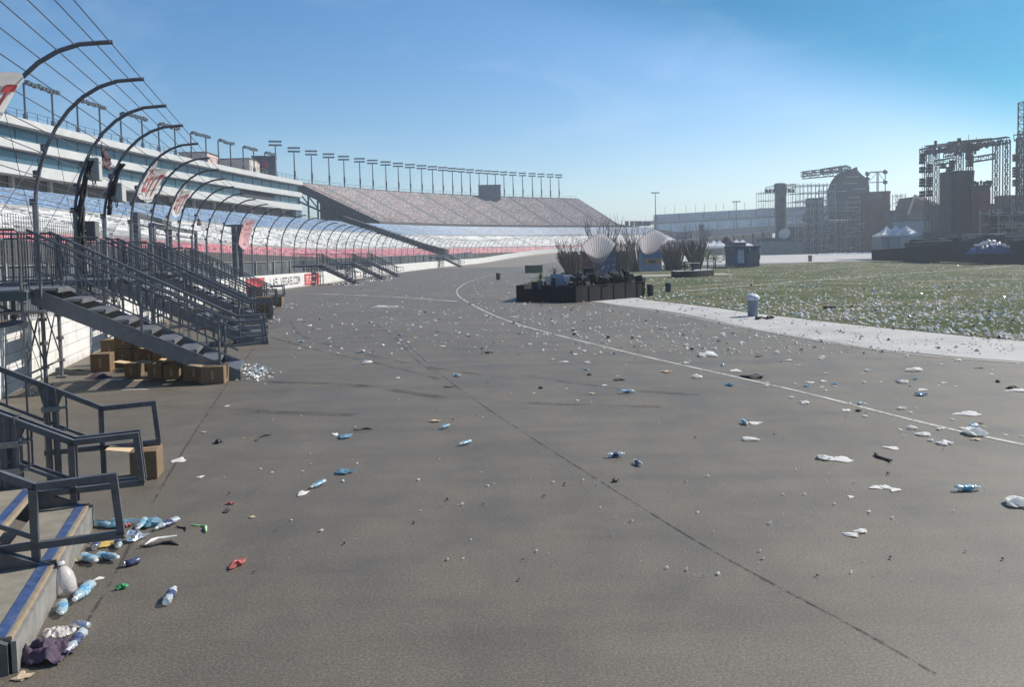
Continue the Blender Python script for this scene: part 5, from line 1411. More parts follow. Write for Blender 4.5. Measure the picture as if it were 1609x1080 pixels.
prof_d = [(1309, 1366, 345), (1309, 1366, 300), (1311, 1366, 292), (1314, 1364, 285), (1318, 1360, 279), (1322, 1354, 274), (1330, 1348, 268)]
for (ua, ub, va), (uc, ud_, vc) in zip(prof_d, prof_d[1:]):
    a, b, c2, d2 = at(ua, va, Y + 1), at(ub, va, Y + 1), at(ud_, vc, Y + 1), at(uc, vc, Y + 1); mb.prism([a, b, c2, d2], (0, 4.5, 0))
a, b = at(1340, 272, Y), at(1347, 262, Y); mb.prism([a, at(1348, 272, Y), b, at(1344, 264, Y)], (0, 2.0, 0))
mb.build('dome_facade', M['set_grey'], r_)
for k in range(9):
    mb = MB(); v = 280 + k * 7.5 + random.uniform(-2, 2); u = random.uniform(1312, 1352); mb.bar(at(u, v, Y + .9), at(u + random.uniform(10, 26), v - .6, Y + .9), .35, .3); mb.build('facade_strip', M['grey_box'], r_)
for nm, mt, args in (('rock_wall', 'set_dark', (1300, 1368, 346, 400, Y - 1, 4)), ('side_wall', 'set_dark', (1276, 1300, 366, 400, Y - 2, 5)), ('side_wall', 'set_brown', (1250, 1270, 356, 400, Y - 2, 6)),
                     ('back_block', 'set_grey', (1273, 1294, 311, 345, Y + 3, 4))):
    mb = MB(); block(mb, *args); mb.build(nm, M[mt], r_)
for k in range(60):                                      # broken set pieces, rigging, hoardings
    mb = MB(); u, v = random.uniform(1256, 1366), random.uniform(332, 394); c = at(u, v, Y - random.uniform(3, 8)); s_ = random.uniform(.5, 2.2)
    mb.box(c, (s_, .4, s_ * random.uniform(.3, 1.4)), (math.cos(k), 0, math.sin(k) * .5), (0, 1, 0), (-math.sin(k) * .5, 0, math.cos(k))); mb.build('set_fragment', M['set_grey'], r_)
for k in range(22):
    mb = MB(); u, v = random.uniform(1290, 1375), random.uniform(345, 396); c = at(u, v, Y - 9); mb.bar(c, c + Vector((random.uniform(1, 4), 0, random.uniform(-.1, .1))), .16); mb.build('set_rail', M['grey_box'], r_)
# goalpost rig beside the dome
r_ = thing('light_rig', (*at(1377, 372, Y).xy, -.6), 'thin goalpost-like lighting rig above the red-brown block', 'lighting rig')
mb = MB()
for u in (1363, 1378, 1380, 1391): mb.bar(at(u, 396, Y + 2), at(u, 270, Y + 2), .22)
mb.bar(at(1362, 271, Y + 2), at(1393, 269.5, Y + 2), .4); mb.bar(at(1362, 287, Y + 2), at(1392, 286, Y + 2), .25); mb.bar(at(1363, 288, Y + 2), at(1378, 271, Y + 2), .12); mb.bar(at(1380, 271, Y + 2), at(1391, 286, Y + 2), .12); mb.build('frame', M['scaf'], r_)
for u, v in ((1363, 273), (1363, 281), (1391, 270), (1391, 286)):
    mb = MB(); mb.lathe(at(u, v, Y + 2) - Vector((0, 0, .7)), [(.3, 0), (.7, .3), (.7, 1.1), (.3, 1.4)], 8); mb.build('lamp', M['lamp'], r_)
# red-brown block
r_ = thing('set_block', (*at(1386, 398, 238).xy, -.6), 'red-brown brick-like stage block with a dark rounded right edge', 'stage set')
mb = MB(); block(mb, 1366, 1392, 302, 398, 238, 6); mb.build('front_wall', M['set_red'], r_)
x0, x1, z0, z1 = px_box(1388, 1405.5, 300, 398, 238); mb = MB(); mb.lathe(((x0 + x1) / 2, 241, -.6), [((x1 - x0) / 2, 0), ((x1 - x0) / 2, z1), ((x1 - x0) / 2 * 1.06, z1), ((x1 - x0) / 2 * 1.06, z1 + .7)], 16); mb.build('round_corner', M['set_red'], r_)
mb = MB(); block(mb, 1366, 1386, 301, 312, 237.8, 1, False); mb.build('parapet', M['set_grey'], r_)
for k in range(14): mb = MB(); c = at(random.uniform(1368, 1402), random.uniform(318, 390), 237.7); mb.box(c, (random.uniform(.5, 2.4), .3, random.uniform(.2, 1.6))); mb.build('recess', M['set_brown'], r_)
# gable building and grey block between
r_ = thing('gable_house_set', (*at(1450, 360, 225).xy, -.6), 'dark stage house with a pale sloping gable edge', 'stage set')
mb = MB(); P = [at(1428, 335, 225), at(1437, 309, 225), at(1474, 323, 225), at(1474, 360, 225), at(1428, 360, 225)]; mb.prism(P, (0, 9, 0)); mb.build('wall', M['set_brown'], r_)
mb = MB(); mb.bar(at(1436, 307.5, 224), at(1475, 322.5, 224), .5, .7); mb.bar(at(1427, 336, 224), at(1437, 308, 224), .4, .5); mb.build('roof_edge', M['tan'], r_)  # gable edge bars in a paler tan than the wall
mb = MB()
for u, v in ((1440, 330), (1452, 334), (1462, 338)): mb.box(at(u, v, 224.8), (1.6, .3, 2.0))
mb.build('window', M['dark'], r_)
r_ = thing('set_block', (*at(1418, 370, 232).xy, -.6), 'plain grey-brown block between red-brown tower and gabled house', 'stage set')
mb = MB(); block(mb, 1404, 1432, 330, 398, 232, 6); mb.build('front_wall', M['set_grey'], r_)
mb = MB(); scaffold_mesh(mb, at(1405, 330, 231).x, at(1420, 330, 231).x, 230, 232, at(1405, 330, 231).z, at(1405, 308, 231).z, 1.6, 2, 1.8, .06, .8); mb.build('roof_scaffold', M['scaf'], r_)
r_ = thing('hoarding', (*at(1440, 365, 205).xy, -.6), 'long blue-grey hoarding behind the white peaked tents', 'hoarding')
mb = MB(); block(mb, 1404, 1494, 346, 396, 205, .5); mb.build('panel', M['blue_tarp2'], r_)
mb = MB(); block(mb, 1404, 1494, 344.5, 347, 204.8, .8, False); mb.build('top_rail', M['set_dark'], r_)
# containers
r_ = thing('shipping_container', (*at(1231, 397, 243).xy, -.6), 'row of grey-green containers along the far pavement', 'container')
for (ua, ub) in ((1198, 1220.5), (1221, 1243), (1243.5, 1262)):
    mb = MB(); x0, x1, z0, z1 = block(mb, ua, ub, 380, 398, 243, 2.6)
    k = x0
    while k < x1: mb.box((k, 242.96, (z0 + z1) / 2), (.12, .1, z1 - z0 - .3)); k += .3
    mb.build('container_body', M['container'], r_)
mb = MB(); block(mb, 1262.5, 1278, 381, 398, 244, 4); o = mb.build('dark_hoarding', M['set_dark']); tag(o, 'dark panel closing the right end of the containers', 'hoarding')
at_box('service_cabin', 1195, 1262, 374.5, 381, 252, 4, M['set_dark'], 'long low dark cabin roof behind the grey-green containers', 'cabin')
# white tents
for k, (u, lab) in enumerate(((1393, 'left white peaked tent of three joined by the stage wall'), (1407.5, 'middle white peaked tent of three joined by the stage wall'), (1424, 'right white peaked tent of three joined by the stage wall'))):
    Y = 148 - k * 2; c = at(u, 390, Y); c.z = -.6; e = at(u, 369.5 - k * .8, Y).z; pk = at(u, 355 - .4 * k, Y).z; hw = 1.85 if k < 2 else 2.0
    r_ = thing('peaked_tent', c, lab, 'tent', 'white peaked tents by the stages')
    mb = MB(); rings = [(1, e), (.62, e + (pk - e) * .22), (.33, e + (pk - e) * .5), (.12, e + (pk - e) * .8), (.02, pk)]; V_ = []
    for f_, z in rings: V_ += [(c.x + sx * hw * f_, c.y + sy * hw * f_, z) for sx, sy in ((-1, -1), (1, -1), (1, 1), (-1, 1))]
    mb.add(V_, [(4 * i + j, 4 * i + (j + 1) % 4, 4 * i + 4 + (j + 1) % 4, 4 * i + 4 + j) for i in range(4) for j in range(4)])
    mb.add([(c.x + sx * hw, c.y + sy * hw, z) for z in (e - .3, e) for sx, sy in ((-1, -1), (1, -1), (1, 1), (-1, 1))], [(j, (j + 1) % 4, 4 + (j + 1) % 4, 4 + j) for j in range(4)])
    mb.build('canopy', M['tent'], r_, recalc=False)
    for sx in (-1, 1):
        for sy in (-1, 1):
            mb = MB(); mb.bar((c.x + sx * hw * .98, c.y + sy * hw * .98, -.6), (c.x + sx * hw * .98, c.y + sy * hw * .98, e), .09); mb.build('leg', M['grey_box'], r_)
    mb = MB(); mb.box((c.x, c.y + hw * .9, (e - .6) / 2), (hw * 1.9, .05, e + .4)); mb.build('side_wall', M['tent_wall'], r_); mb = MB(); mb.box((c.x, c.y - hw * .9, (e - .6) / 2 - .1), (hw * 1.9, .05, e * .96)); mb.build('side_wall', M['tent_wall'], r_)
# stage front walls
def face(mb, pts_uvY, v_top, th=.4):
    """upright wall through (u, v_base, Y) points with its top at the given v"""
    P = [(at(u, vb, Y), at(u, vt, Y)) for (u, vb, Y), vt in zip(pts_uvY, v_top)]
    for (a, at_), (b, bt) in zip(P, P[1:]):
        a.z = min(a.z, -.3); b.z = min(b.z, -.3); d = (b - a); nn = Vector((-d.y, d.x, 0)).normalized() * th
        mb.prism([a, b, bt, at_], -nn if nn.y < 0 else nn)
r_ = thing('stage_front_wall', (*at(1370, 409, 128).xy, -.6), 'long black front wall of the main stage beyond the lawn', 'stage wall')
mb = MB(); face(mb, ((1369.5, 409.5, 128), (1426, 411, 122), (1476, 413.5, 112)), (393, 389, 386)); mb.build('low_wall', M['black'], r_)
mb = MB(); face(mb, ((1421, 409, 125), (1500, 412, 112), (1609, 416, 100), (1760, 421, 88)), (381.5, 378.5, 377, 372)); mb.build('main_wall', M['black_box'], r_)
mb = MB()
for k in range(16):
    t_ = k / 15; u = 1424 + 190 * t_; Y = 124.3 - 24.5 * t_; mb.box(at(u, 394, Y), (.1, .12, 3.6))
mb.build('wall_batten', M['dark_box'], r_)
mb = MB(); a, b = at(1421, 381, 124.5), at(1495, 378, 111.6); mb.bar(a, b, .12, .1); a, b = at(1369, 392.5, 127.7), at(1424, 388.6, 121.8); mb.bar(a, b, .14, .1); mb.build('wall_capping', M['grey_box'], r_)
# main truss stage
r_ = thing('truss_stage', (*at(1515, 400, 150).xy, -.6), 'tall main stage of dark trusses with a central dark tower', 'stage')
Ys = lambda u: 158 - (u - 1447) * .09
ZT = at(1448, 238, Ys(1448)).z
def tr(u0, v0, u1, v1, dY=0, w_=1.1, r=.09):
    mb = MB(); truss_mesh(mb, at(u0, v0, Ys(u0) + dY), at(u1, v1, Ys(u1) + dY), w_, r); return mb.build('truss', M['truss'], r_)
tr(1447, 239, 1584, 220); tr(1455, 234, 1560, 222, 8, 1.1); tr(1491, 227, 1560, 221, -2, .8); tr(1470, 256, 1500, 251, 4, .9); tr(1528, 251, 1563, 245.5, 4, .9); tr(1484, 244, 1500, 241, 2, .7); tr(1447, 239, 1469, 233, 9, .9)
for u, dY, vb in ((1457, 0, 400), (1470, 8, 400), (1508, 3, 300), (1523, 3, 300), (1564, 0, 400), (1580, 0, 400)):
    vt = 239 - (u - 1447) * .139; mb = MB(); a = at(u, vb, Ys(u) + dY); b = at(u, vt, Ys(u) + dY); b.x = a.x; b.y = a.y; truss_mesh(mb, a, b, .85, .065, 1.2); mb.build('truss_leg', M['truss'], r_)
mb = MB(); x0, x1, z0, z1 = px_box(1494, 1527, 268, 400, 150); mb.box(((x0 + x1) / 2, 152, (z0 + z1) / 2), (x1 - x0, 4, z1 - z0)); tw = mb.build('tower', M['set_dark'], r_)
mb = MB(); x0, x1, z0, z1 = px_box(1502, 1522, 270, 395, 149.8, True); mb.box(((x0 + x1) / 2, 149.8, (z0 + z1) / 2), (x1 - x0, .25, z1 - z0)); mb.build('led_screen', M['led'], tw)
for u, v0, v1 in ((1449, 243, 258), (1449, 262, 272), (1449, 280, 294), (1449, 300, 310), (1460, 258, 272), (1460, 278, 294), (1460, 299, 309), (1496, 252, 268), (1491, 262, 270), (1522, 225, 250), (1524, 244, 262), (1525, 268, 300), (1482, 256, 265), (1534, 229, 237)):
    mb = MB(); a, b = at(u, v0, 149), at(u, v1, 149); n_ = max(2, int((a.z - b.z) / .45))
    for k in range(n_):
        c = a.lerp(b, (k + .5) / n_); mb.box(c + Vector((0, .06 * (k - n_ / 2), 0)), (.85, .7, (a.z - b.z) / n_ * .88))
    mb.bar(a + Vector((0, 0, 1.6)), b, .06); mb.build('speaker_array', M['black_box'], r_)
for k in range(70):
    mb = MB(); u = random.uniform(1450, 1580); c = at(u, 239 - (u - 1447) * .139 + random.uniform(-1, 9) * (1.6 if 1495 < u < 1535 else .7), 150 + random.uniform(-2, 6)); mb.box(c, (random.uniform(.2, .6), .3, random.uniform(.3, .8))); mb.build('lighting_fixture', M['truss'], r_)
mb = MB(); mb.bar(at(1470, 232, 150), at(1470, 221, 150), .35); mb.bar(at(1507, 222, 150), at(1507, 217, 150), .5); mb.build('mast', M['truss'], r_)
# second truss rig at the frame edge
r_ = thing('truss_stage', (*at(1606, 400, 140).xy, -.6), 'second truss rig cut by the right edge of the photo', 'stage')
for u0, v0, u1, v1, w_ in ((1596, 216, 1700, 204, 1.0), (1604, 400, 1604, 216, .9), (1612, 400, 1612, 160, 1.6)):
    mb = MB(); a, b = at(u0, v0, 140), at(u1, v1, 140)
    if u0 == u1: a.x = b.x
    truss_mesh(mb, a, b, w_, .085, 1.2); mb.build('truss', M['truss'], r_)
for v0, v1 in ((242, 254), (262, 279), (282, 293)):
    mb = MB(); a, b = at(1596, v0, 138), at(1596, v1, 138)
    for k in range(4): mb.box(a.lerp(b, (k + .5) / 4), (.85, .6, (a.z - b.z) / 4 * .85))
    mb.bar(a + Vector((0, 0, 1.0)), b, .07); mb.build('speaker_array', M['black_box'], r_)
# road cases and crates along the top of the stage wall
for k in range(18):
    u = 1432 + 176 * (k + random.uniform(.1, .8)) / 18; Yc = 123.5 - (u - 1421) * .130 + .9
    c = at(u, 384, Yc); tp_ = at(u, 379.6 - (u - 1421) * .022, Yc).z; w_, h_ = random.uniform(.7, 2.0), random.uniform(.4, 1.1); c.z = tp_ - .25
    r_ = thing('road_case', c, 'dark road case standing along the top of the black main stage wall', 'case', 'road cases along the main stage wall')
    mb = MB(); mb.box(c + Vector((0, 0, h_ / 2)), (w_, .8, h_)); mb.build('body', M[random.choice(('black_box', 'dark_box', 'set_dark', 'set_grey'))], r_)
    mb = MB(); mb.box(c + Vector((0, 0, h_ + .03)), (w_ + .06, .86, .06)); mb.build('lid', M[random.choice(('grey_box', 'dark_box', 'banner_white'))], r_)
# castle tower
Y = 146; x0, x1, z0, z1 = px_box(1536, 1557.5, 298, 398, Y); w_ = x1 - x0
r_ = thing('castle_tower', ((x0 + x1) / 2, Y, -.6), 'red-brown castle tower with a dark battlemented top', 'tower')
mb = MB(); mb.box(((x0 + x1) / 2, Y + w_ / 2, z1 / 2 - .3), (w_ * .9, w_ * .9, z1 + .6)); mb.build('shaft', M['set_red'], r_)
zt = at(1547, 284, Y).z; mb = MB(); mb.lathe(((x0 + x1) / 2, Y + w_ / 2, z1 - .1), [(w_ * .55, 0), (w_ * .66, (zt - z1) * .5), (w_ * .72, (zt - z1) * .6)], 12)
for k in range(9):
    a = 2 * math.pi * k / 9; mb.box(((x0 + x1) / 2 + math.cos(a) * w_ * .62, Y + w_ / 2 + math.sin(a) * w_ * .62, zt - (zt - z1) * .2), (.38, .34, (zt - z1) * .45), (-math.sin(a), math.cos(a), 0), (math.cos(a), math.sin(a), 0))
mb.build('battlement', M['set_dark'], r_)
mb = MB()
for zz in (.35, .6): mb.box(((x0 + x1) / 2, Y - .02 + w_ * .05, z1 * zz), (.35, .1, 1.1))
mb.build('window', M['dark'], r_)
# dark backdrop sets, scaffolds with pale decks
for k, (ua, ub, vt, Y, mt, lab) in enumerate(((1474, 1500, 322, 180, 'set_dark', 'dark backdrop wall left of the central stage tower'), (1527, 1580, 320, 185, 'set_dark', 'dark backdrop wall behind the castle tower'), (1576, 1640, 306, 175, 'set_dark', 'dark backdrop wall at the right photo edge'),
                                          (1459, 1496, 364, 140, 'set_grey', 'low grey set wall left below the central stage tower'), (1526, 1538, 330, 160, 'set_brown', 'narrow brown set pier between stage tower and castle tower'))):
    r_ = thing('stage_backdrop', (*at((ua + ub) / 2, 398, Y).xy, -.6), lab, 'stage set', 'backdrop walls of the stages'); mb = MB(); x0, x1, z0, z1 = block(mb, ua, ub, vt, 400, Y, 3); mb.build('wall', M[mt], r_)
    mb = MB()
    for j in range(8): mb.box((random.uniform(x0, x1), Y - .1, random.uniform(z0 + 1, z1 - .3)), (random.uniform(.4, 1.6), .2, random.uniform(.3, 1.8)))
    mb.build('wall_panel', M['set_grey'], r_)
r_ = thing('camera_scaffold', (*at(1585, 390, 128).xy, -.6), 'multi-level scaffold with pale decks right of the castle tower', 'scaffold')
mb = MB(); xa, xb = at(1557, 390, 128).x, at(1640, 390, 128).x; scaffold_mesh(mb, xa, xb, 126, 131, -.6, at(1585, 334, 128).z, 2.0, 2.5, 1.7, .05, .5); mb.build('scaffolding', M['scaf'], r_)
mb = MB()
for u0, u1, v in ((1556, 1602, 338), (1572, 1592, 348), (1560, 1609, 358), (1545, 1590, 367), (1575, 1609, 374), (1536, 1570, 372)):
    mb.box((at(u0, v, 126) + at(u1, v, 126)) / 2, ((at(u1, v, 126) - at(u0, v, 126)).length, 1.6, .10))
mb.build('deck_board', M['alu'], r_)
for k in range(26): mb = MB(); c = at(random.uniform(1556, 1609), random.uniform(330, 372), 127 + random.uniform(0, 3)); mb.box(c, (random.uniform(.3, 1.6), .5, random.uniform(.4, 1.3))); mb.build('hanging_panel', M['set_dark'], r_)
r_ = thing('tarp_heap', (*at(1558, 390, 116).xy, -.6), 'dark blue tarpaulin heap with white crates on the stage edge', 'tarpaulin')
mb = MB(); c = at(1556, 398, 101.5); c.z = at(1556, 398, 101.5).z; L_ = 2.3; nx = 14
V_ = [(c.x + L_ * (a / nx * 2 - 1), c.y + 1.4 * (b / nx * 2 - 1), c.z + (1.75 * (math.sin(math.pi * a / nx) * math.sin(math.pi * b / nx)) ** .5 * (.75 + .35 * math.sin(a * 1.3) * math.cos(b * .9 + a)) + random.uniform(-.14, .14))) for b in range(nx + 1) for a in range(nx + 1)]
mb.add(V_, [(b * (nx + 1) + a, b * (nx + 1) + a + 1, (b + 1) * (nx + 1) + a + 1, (b + 1) * (nx + 1) + a) for b in range(nx) for a in range(nx)]); mb.build('tarpaulin', M['blue_tarp'], r_, smooth=True)
mb = MB()
for u, v in ((1548, 382), (1556, 380.5), (1562, 381), (1574, 384), (1553, 396), (1580, 387), (1538, 385)): mb.box(at(u, v, 100.5), (random.uniform(.4, 1.0), .5, .22))
mb.build('white_crate', M['banner_white'], r_)

# far stands
def far_stand(name, label, u0, u1, Y0, Y1, bands, grp='seating stands round the track'):
    """straight stand seen across the infield: bands of (v_left, v_right of the lower edge, upper edge v's, depth, material)"""
    c = at((u0 + u1) / 2, 360, (Y0 + Y1) / 2); r_ = thing(name, (c.x, c.y, 0), label, 'grandstand', grp); d = 0
    for nm, (va, vb), (vc, vd), dep, mt, nr in bands:
        a, b = at(u0, va, Y0 + d), at(u1, vb, Y1 + d); a2, b2 = at(u0, vc, Y0 + d + dep), at(u1, vd, Y1 + d + dep); mb = MB(); ns = 40; L_ = (b - a).length
        for i in range(ns):
            for k in range(nr):
                f0, f1, g0, g1 = i / ns, (i + 1) / ns, k / nr, (k + 1) / nr
                lo = lambda f, g: a.lerp(b, f).lerp(a2.lerp(b2, f), g)
                A, B = lo(f0, g0), lo(f1, g0); E, F = lo(f1, g1), lo(f0, g1); C, D = Vector((B.x, B.y + .1, E.z)), Vector((A.x, A.y + .1, F.z))
                mb.quad(A, B, C, D, uv=[(f0 * L_, k + .05), (f1 * L_, k + .05), (f1 * L_, k + .95), (f0 * L_, k + .95)]); mb.quad(D, C, E, F, uv=[(f0 * L_, k + .9), (f1 * L_, k + .9), (f1 * L_, k + .96), (f0 * L_, k + .96)])
        mb.build(nm, M[mt], r_, recalc=False); d += dep
    return r_
fs = far_stand('grandstand', 'far hazy aluminium stand beyond the infield with two pale seat tiers', 1030, 1300, 470, 400,
               [('base_wall', (380, 361), (367, 349), 2, 'dark_concrete', 1), ('lower_seats', (367, 349), (352.5, 338), 16, 'seat_alu', 16), ('gap_wall', (352.5, 338), (349.5, 335), 1, 'dark_concrete', 1), ('upper_seats', (349.5, 335), (337.5, 322.5), 18, 'seat_navy', 18)])
mb = MB(); P = [at(1030, 378, 470), at(1030, 367, 472), at(1030, 352.5, 488), at(1030, 337.5, 507), at(1030, 378, 507)]; mb.prism(P, (-1.2, 0, 0)); mb.build('end_wall', M['dark_concrete'], fs)
mb = MB(); mb.prism([at(1003, 350.5, 500), at(1031, 346, 500), at(1031, 352, 500), at(1003, 356, 500)], (0, 12, 0)); mb.build('press_box', M['grey_box'], fs)
mb = MB()
for u in (1045, 1060, 1078, 1093, 1107, 1125, 1137, 1154, 1170): p = at(u, 338 - (u - 1030) * .055, 505); mb.bar(p, p + Vector((0, 0, 5)), .2)
mb.build('flag_pole', M['grey_box'], fs)
far_stand('grandstand', 'far low brownish stand with a dark roofline, right end of the turn', 968, 1078, 345, 330, [('base_wall', (386, 378), (384, 373), 2, 'dark_concrete', 1), ('brown_seats', (384, 373), (356, 368), 20, 'seat_brown', 18), ('top_wall', (356, 368), (352, 366.5), 1, 'dark_concrete', 1)])
mb = MB()
for u in (985, 993, 1000, 1006, 1013, 1019): p = at(u, 353, 366); mb.box(p + Vector((0, 0, .5)), (1.6, 1.5, 2.2))
o = mb.build('roof_plant', M['dark_concrete']); tag(o, 'row of small dark boxes on the roofline left of the far light pole', 'roof boxes')
for u, vt, vb, Y, lab in ((1029, 303, 356, 380, 'far lone floodlight pole left of the hazy aluminium stand'), (1156, 317, 366, 390, 'far lone floodlight pole before the middle of the aluminium stand')):
    b = at(u + 1.5, vb + 14, Y); tp = at(u, vt, Y); mast((b.x, b.y, b.z), tp.z - b.z, (0,), lab, None, 1.1)
# white-topped barrier wall over the booths
r_ = thing('low_building', (*at(1130, 385, 280).xy, 0), 'low building with a long white roof edge behind the booths', 'building')
P = [(1048, 379, 310), (1110, 373.5, 285), (1215, 363, 255)]; mb = MB(); mb2 = MB(); mb3 = MB()
for (ua, va, Ya), (ub, vb, Yb) in zip(P, P[1:]):
    a, b = at(ua, va, Ya), at(ub, vb, Yb); mb.bar(a, b, .5, .45); lo_a, lo_b = Vector((a.x, a.y + 1, -.6)), Vector((b.x, b.y + 1, -.6)); mb2.prism([lo_a, lo_b, b + Vector((0, 1, -.3)), a + Vector((0, 1, -.3))], (0, 3, 0))
    for k in range(7): q = a.lerp(b, k / 7); mb3.bar((q.x, q.y - .2, -.6), (q.x, q.y - .2, q.z), .35)
mb.build('roof_edge', M['white_paint'], r_); mb2.build('back_wall', M['tan'], r_); mb3.build('column', M['dark_concrete'], r_)
r_ = thing('square_chimney', (*at(1103, 370, 275).xy, -.6), 'small dark square tower poking above the white roof edge', 'tower'); mb = MB(); block(mb, 1100.5, 1106, 354, 396, 275, 2); mb.build('shaft', M['dark_concrete'], r_); mb = MB(); block(mb, 1100, 1106.6, 353, 355, 274.8, 2.4, False); mb.build('cap', M['dark_concrete'], r_)
# far white tents and umbrella
for u, v, Y, w_, lab in ((1110, 378, 190, 4, 'first small white tent from left behind the palms'), (1122, 377, 190, 3.6, 'second small white tent from left behind the palms'), (1131, 377, 188, 3.2, 'third small white tent from left behind the palms'), (1157, 376, 185, 4.2, 'white tent left of two above the dark blue booth'), (1167, 376, 187, 4, 'white tent right of two above the dark blue booth')):
    c = at(u, 395, Y); c.z = -.6; pk = at(u, v, Y).z; e = pk - 1.4; hw = w_ / 2
    r_ = thing('peaked_tent', c, lab, 'tent', 'small white tents behind the booths'); mb = MB()
    rings = [(1, e - .5), (1, e), (.5, e + .45), (.15, e + 1), (.02, pk)]; V_ = []
    for f_, z in rings: V_ += [(c.x + sx * hw * f_, c.y + sy * hw * f_, z) for sx, sy in ((-1, -1), (1, -1), (1, 1), (-1, 1))]
    mb.add(V_, [(4 * i + j, 4 * i + (j + 1) % 4, 4 * i + 4 + (j + 1) % 4, 4 * i + 4 + j) for i in range(4) for j in range(4)]); mb.build('canopy', M['tent'], r_, recalc=False)
    for sx in (-1, 1):
        mb = MB(); mb.bar((c.x + sx * hw * .97, c.y - hw * .97, -.6), (c.x + sx * hw * .97, c.y - hw * .97, e), .12); mb.build('leg', M['grey_box'], r_)
c = at(1144, 390, 150); c.z = -.6; tp = at(1144, 371, 150).z; r_ = thing('parasol', c, 'dark round parasol above the palms left of the blue booth', 'parasol')
mb = MB(); mb.lathe((c.x, c.y, tp - 1.2), [(1.25, 0), (1.2, .15), (.75, .75), (.1, 1.2)], 10); mb.build('canopy', M['maroon_cloth'], r_); mb = MB(); mb.tube([c, (c.x, c.y, tp)], .06, 6); mb.build('pole', M['black_box'], r_)
r_ = thing('satellite_dish', at(1234, 372, 240), 'small white dish glinting beside the slim round tower', 'dish'); c = at(1234, 370, 238)
mb = MB(); mb.lathe(c, [(.3, 0), (1.2, .35), (1.75, 1.0), (1.65, 1.02), (.3, .2)], 14, axis=(-.5, -.7, .5)); mb.build('bowl', M['white_paint'], r_); mb = MB(); mb.bar(c, (c.x, c.y, -.6), .25); mb.build('mount', M['dark_box'], r_)
# litter bank along the far pavement
mb = MB()
for k in range(500):
    u = random.uniform(1285, 1369); Y = random.uniform(205, 240); c = at(u, 400, Y); c.z = -.59; s_ = random.uniform(.1, .4)
    mb.add([c + Vector((-s_, -s_, 0)), c + Vector((s_, -s_, 0)), c + Vector((s_ * .7, s_, 0)), c + Vector((-s_, s_ * .8, 0)), c + Vector((0, 0, s_ * .8))], [(0, 1, 4), (1, 2, 4), (2, 3, 4), (3, 0, 4)])
o = mb.build('litter_bank', M['paper']); o['kind'] = 'stuff'

# ------------------------------------------------------------------ litter
import bmesh
def ico(sub=1):
    bm = bmesh.new(); bmesh.ops.create_icosphere(bm, subdivisions=sub, radius=1); v = [Vector(x.co) for x in bm.verts]; f = [[q.index for q in p.verts] for p in bm.faces]; bm.free(); return v, f
IV, IF = ico(2)
def proto_scrap(mat, flat, seed, name='paper_scrap'):
    rnd = random.Random(seed); mb = MB(); ph = [rnd.uniform(0, 6.28) for _ in range(6)]; ax = rnd.uniform(.5, 1.0)
    V_ = []
    for v in IV:
        k = 1 + .28 * math.sin(v.x * 4 + ph[0]) + .28 * math.sin(v.y * 5 + ph[1]) + rnd.uniform(-.32, .3)
        V_.append((v.x * k, v.y * k * ax, (v.z * flat + .16 * flat * math.sin(v.x * 6 + ph[2]) + flat * .8) * (1 + rnd.uniform(-.3, .3))))
    mb.add(V_, IF); o = mb.build(name, M[mat]); return o
def proto_bottle(label, plastic, seed, cap='paper', name='crushed_bottle'):
    rnd = random.Random(seed); r_ = bpy.data.objects.new(name, None); COL.objects.link(r_)
    w1 = rnd.uniform(1.5, 3.2); w2 = rnd.uniform(0, 6)
    wob = lambda a, h: 1 + .10 * math.sin(a * 2 + h * 12 + w2) + .07 * math.sin(a * 3 + h * 75) + .07 * math.sin(a * 5 - h * 160 + w2) + rnd.uniform(-.06, .06)
    fl = rnd.choice((.8, .62, .7))
    def lay(prof, mat, nm, n_=14):
        mb = MB(); mb.lathe((0, 0, 0), prof, n_, axis=(1, 0, 0), wob=wob)
        mb.v = [(x, y, (z + .031) * fl + .0025 + .004 * math.sin(x * 26 + w2) ** 2) for x, y, z in mb.v]; return mb.build(nm, M[mat], r_, smooth=True)
    L_ = .105
    lay([(.012, -L_), (.027, -L_ + .004), (.031, -L_ + .02), (.027, -.075), (.031, -.06), (.026, -.05), (.030, -.035)], plastic, 'base')
    lay([(.031, -.035), (.0315, -.026), (.028, -.015), (.032, -.006), (.028, .005), (.0318, .016), (.029, .026), (.031, .035)], label, 'label')
    lay([(.030, .035), (.031, .05), (.025, .072), (.014, .088), (.0125, .094)], plastic, 'shoulder')
    lay([(.0145, .094), (.0148, .107), (.012, .109)], cap, 'cap', 10)
    return r_
def proto_can(seed, mat='foil'):
    rnd = random.Random(seed); r_ = bpy.data.objects.new('crushed_can', None); COL.objects.link(r_)
    wob = lambda a, h: 1 + .2 * math.sin(a * 2 + h * 60 + seed); 
    for nm, mt, pr in (('body', mat, [(.024, -.06), (.031, -.052), (.031, 0), (.030, .05)]), ('rim', 'foil', [(.030, .05), (.025, .06), (.022, .057)])):
        mb = MB(); mb.lathe((0, 0, 0), pr, 12, axis=(1, 0, 0), wob=wob); mb.v = [(x, y, (z + .031) * .75) for x, y, z in mb.v]; mb.build(nm, M[mt], r_, smooth=True)
    return r_
def proto_strip(mat, seed):
    rnd = random.Random(seed); mb = MB(); pts = [(x * .1, .03 * math.sin(x * 2.2 + seed), .006 + .006 * math.sin(x * 3)) for x in [-1.2, -.6, 0, .6, 1.2]]; mb.tube(pts, [.006, .012, .009, .012, .004], 5); return mb.build('strip_scrap', M[mat])
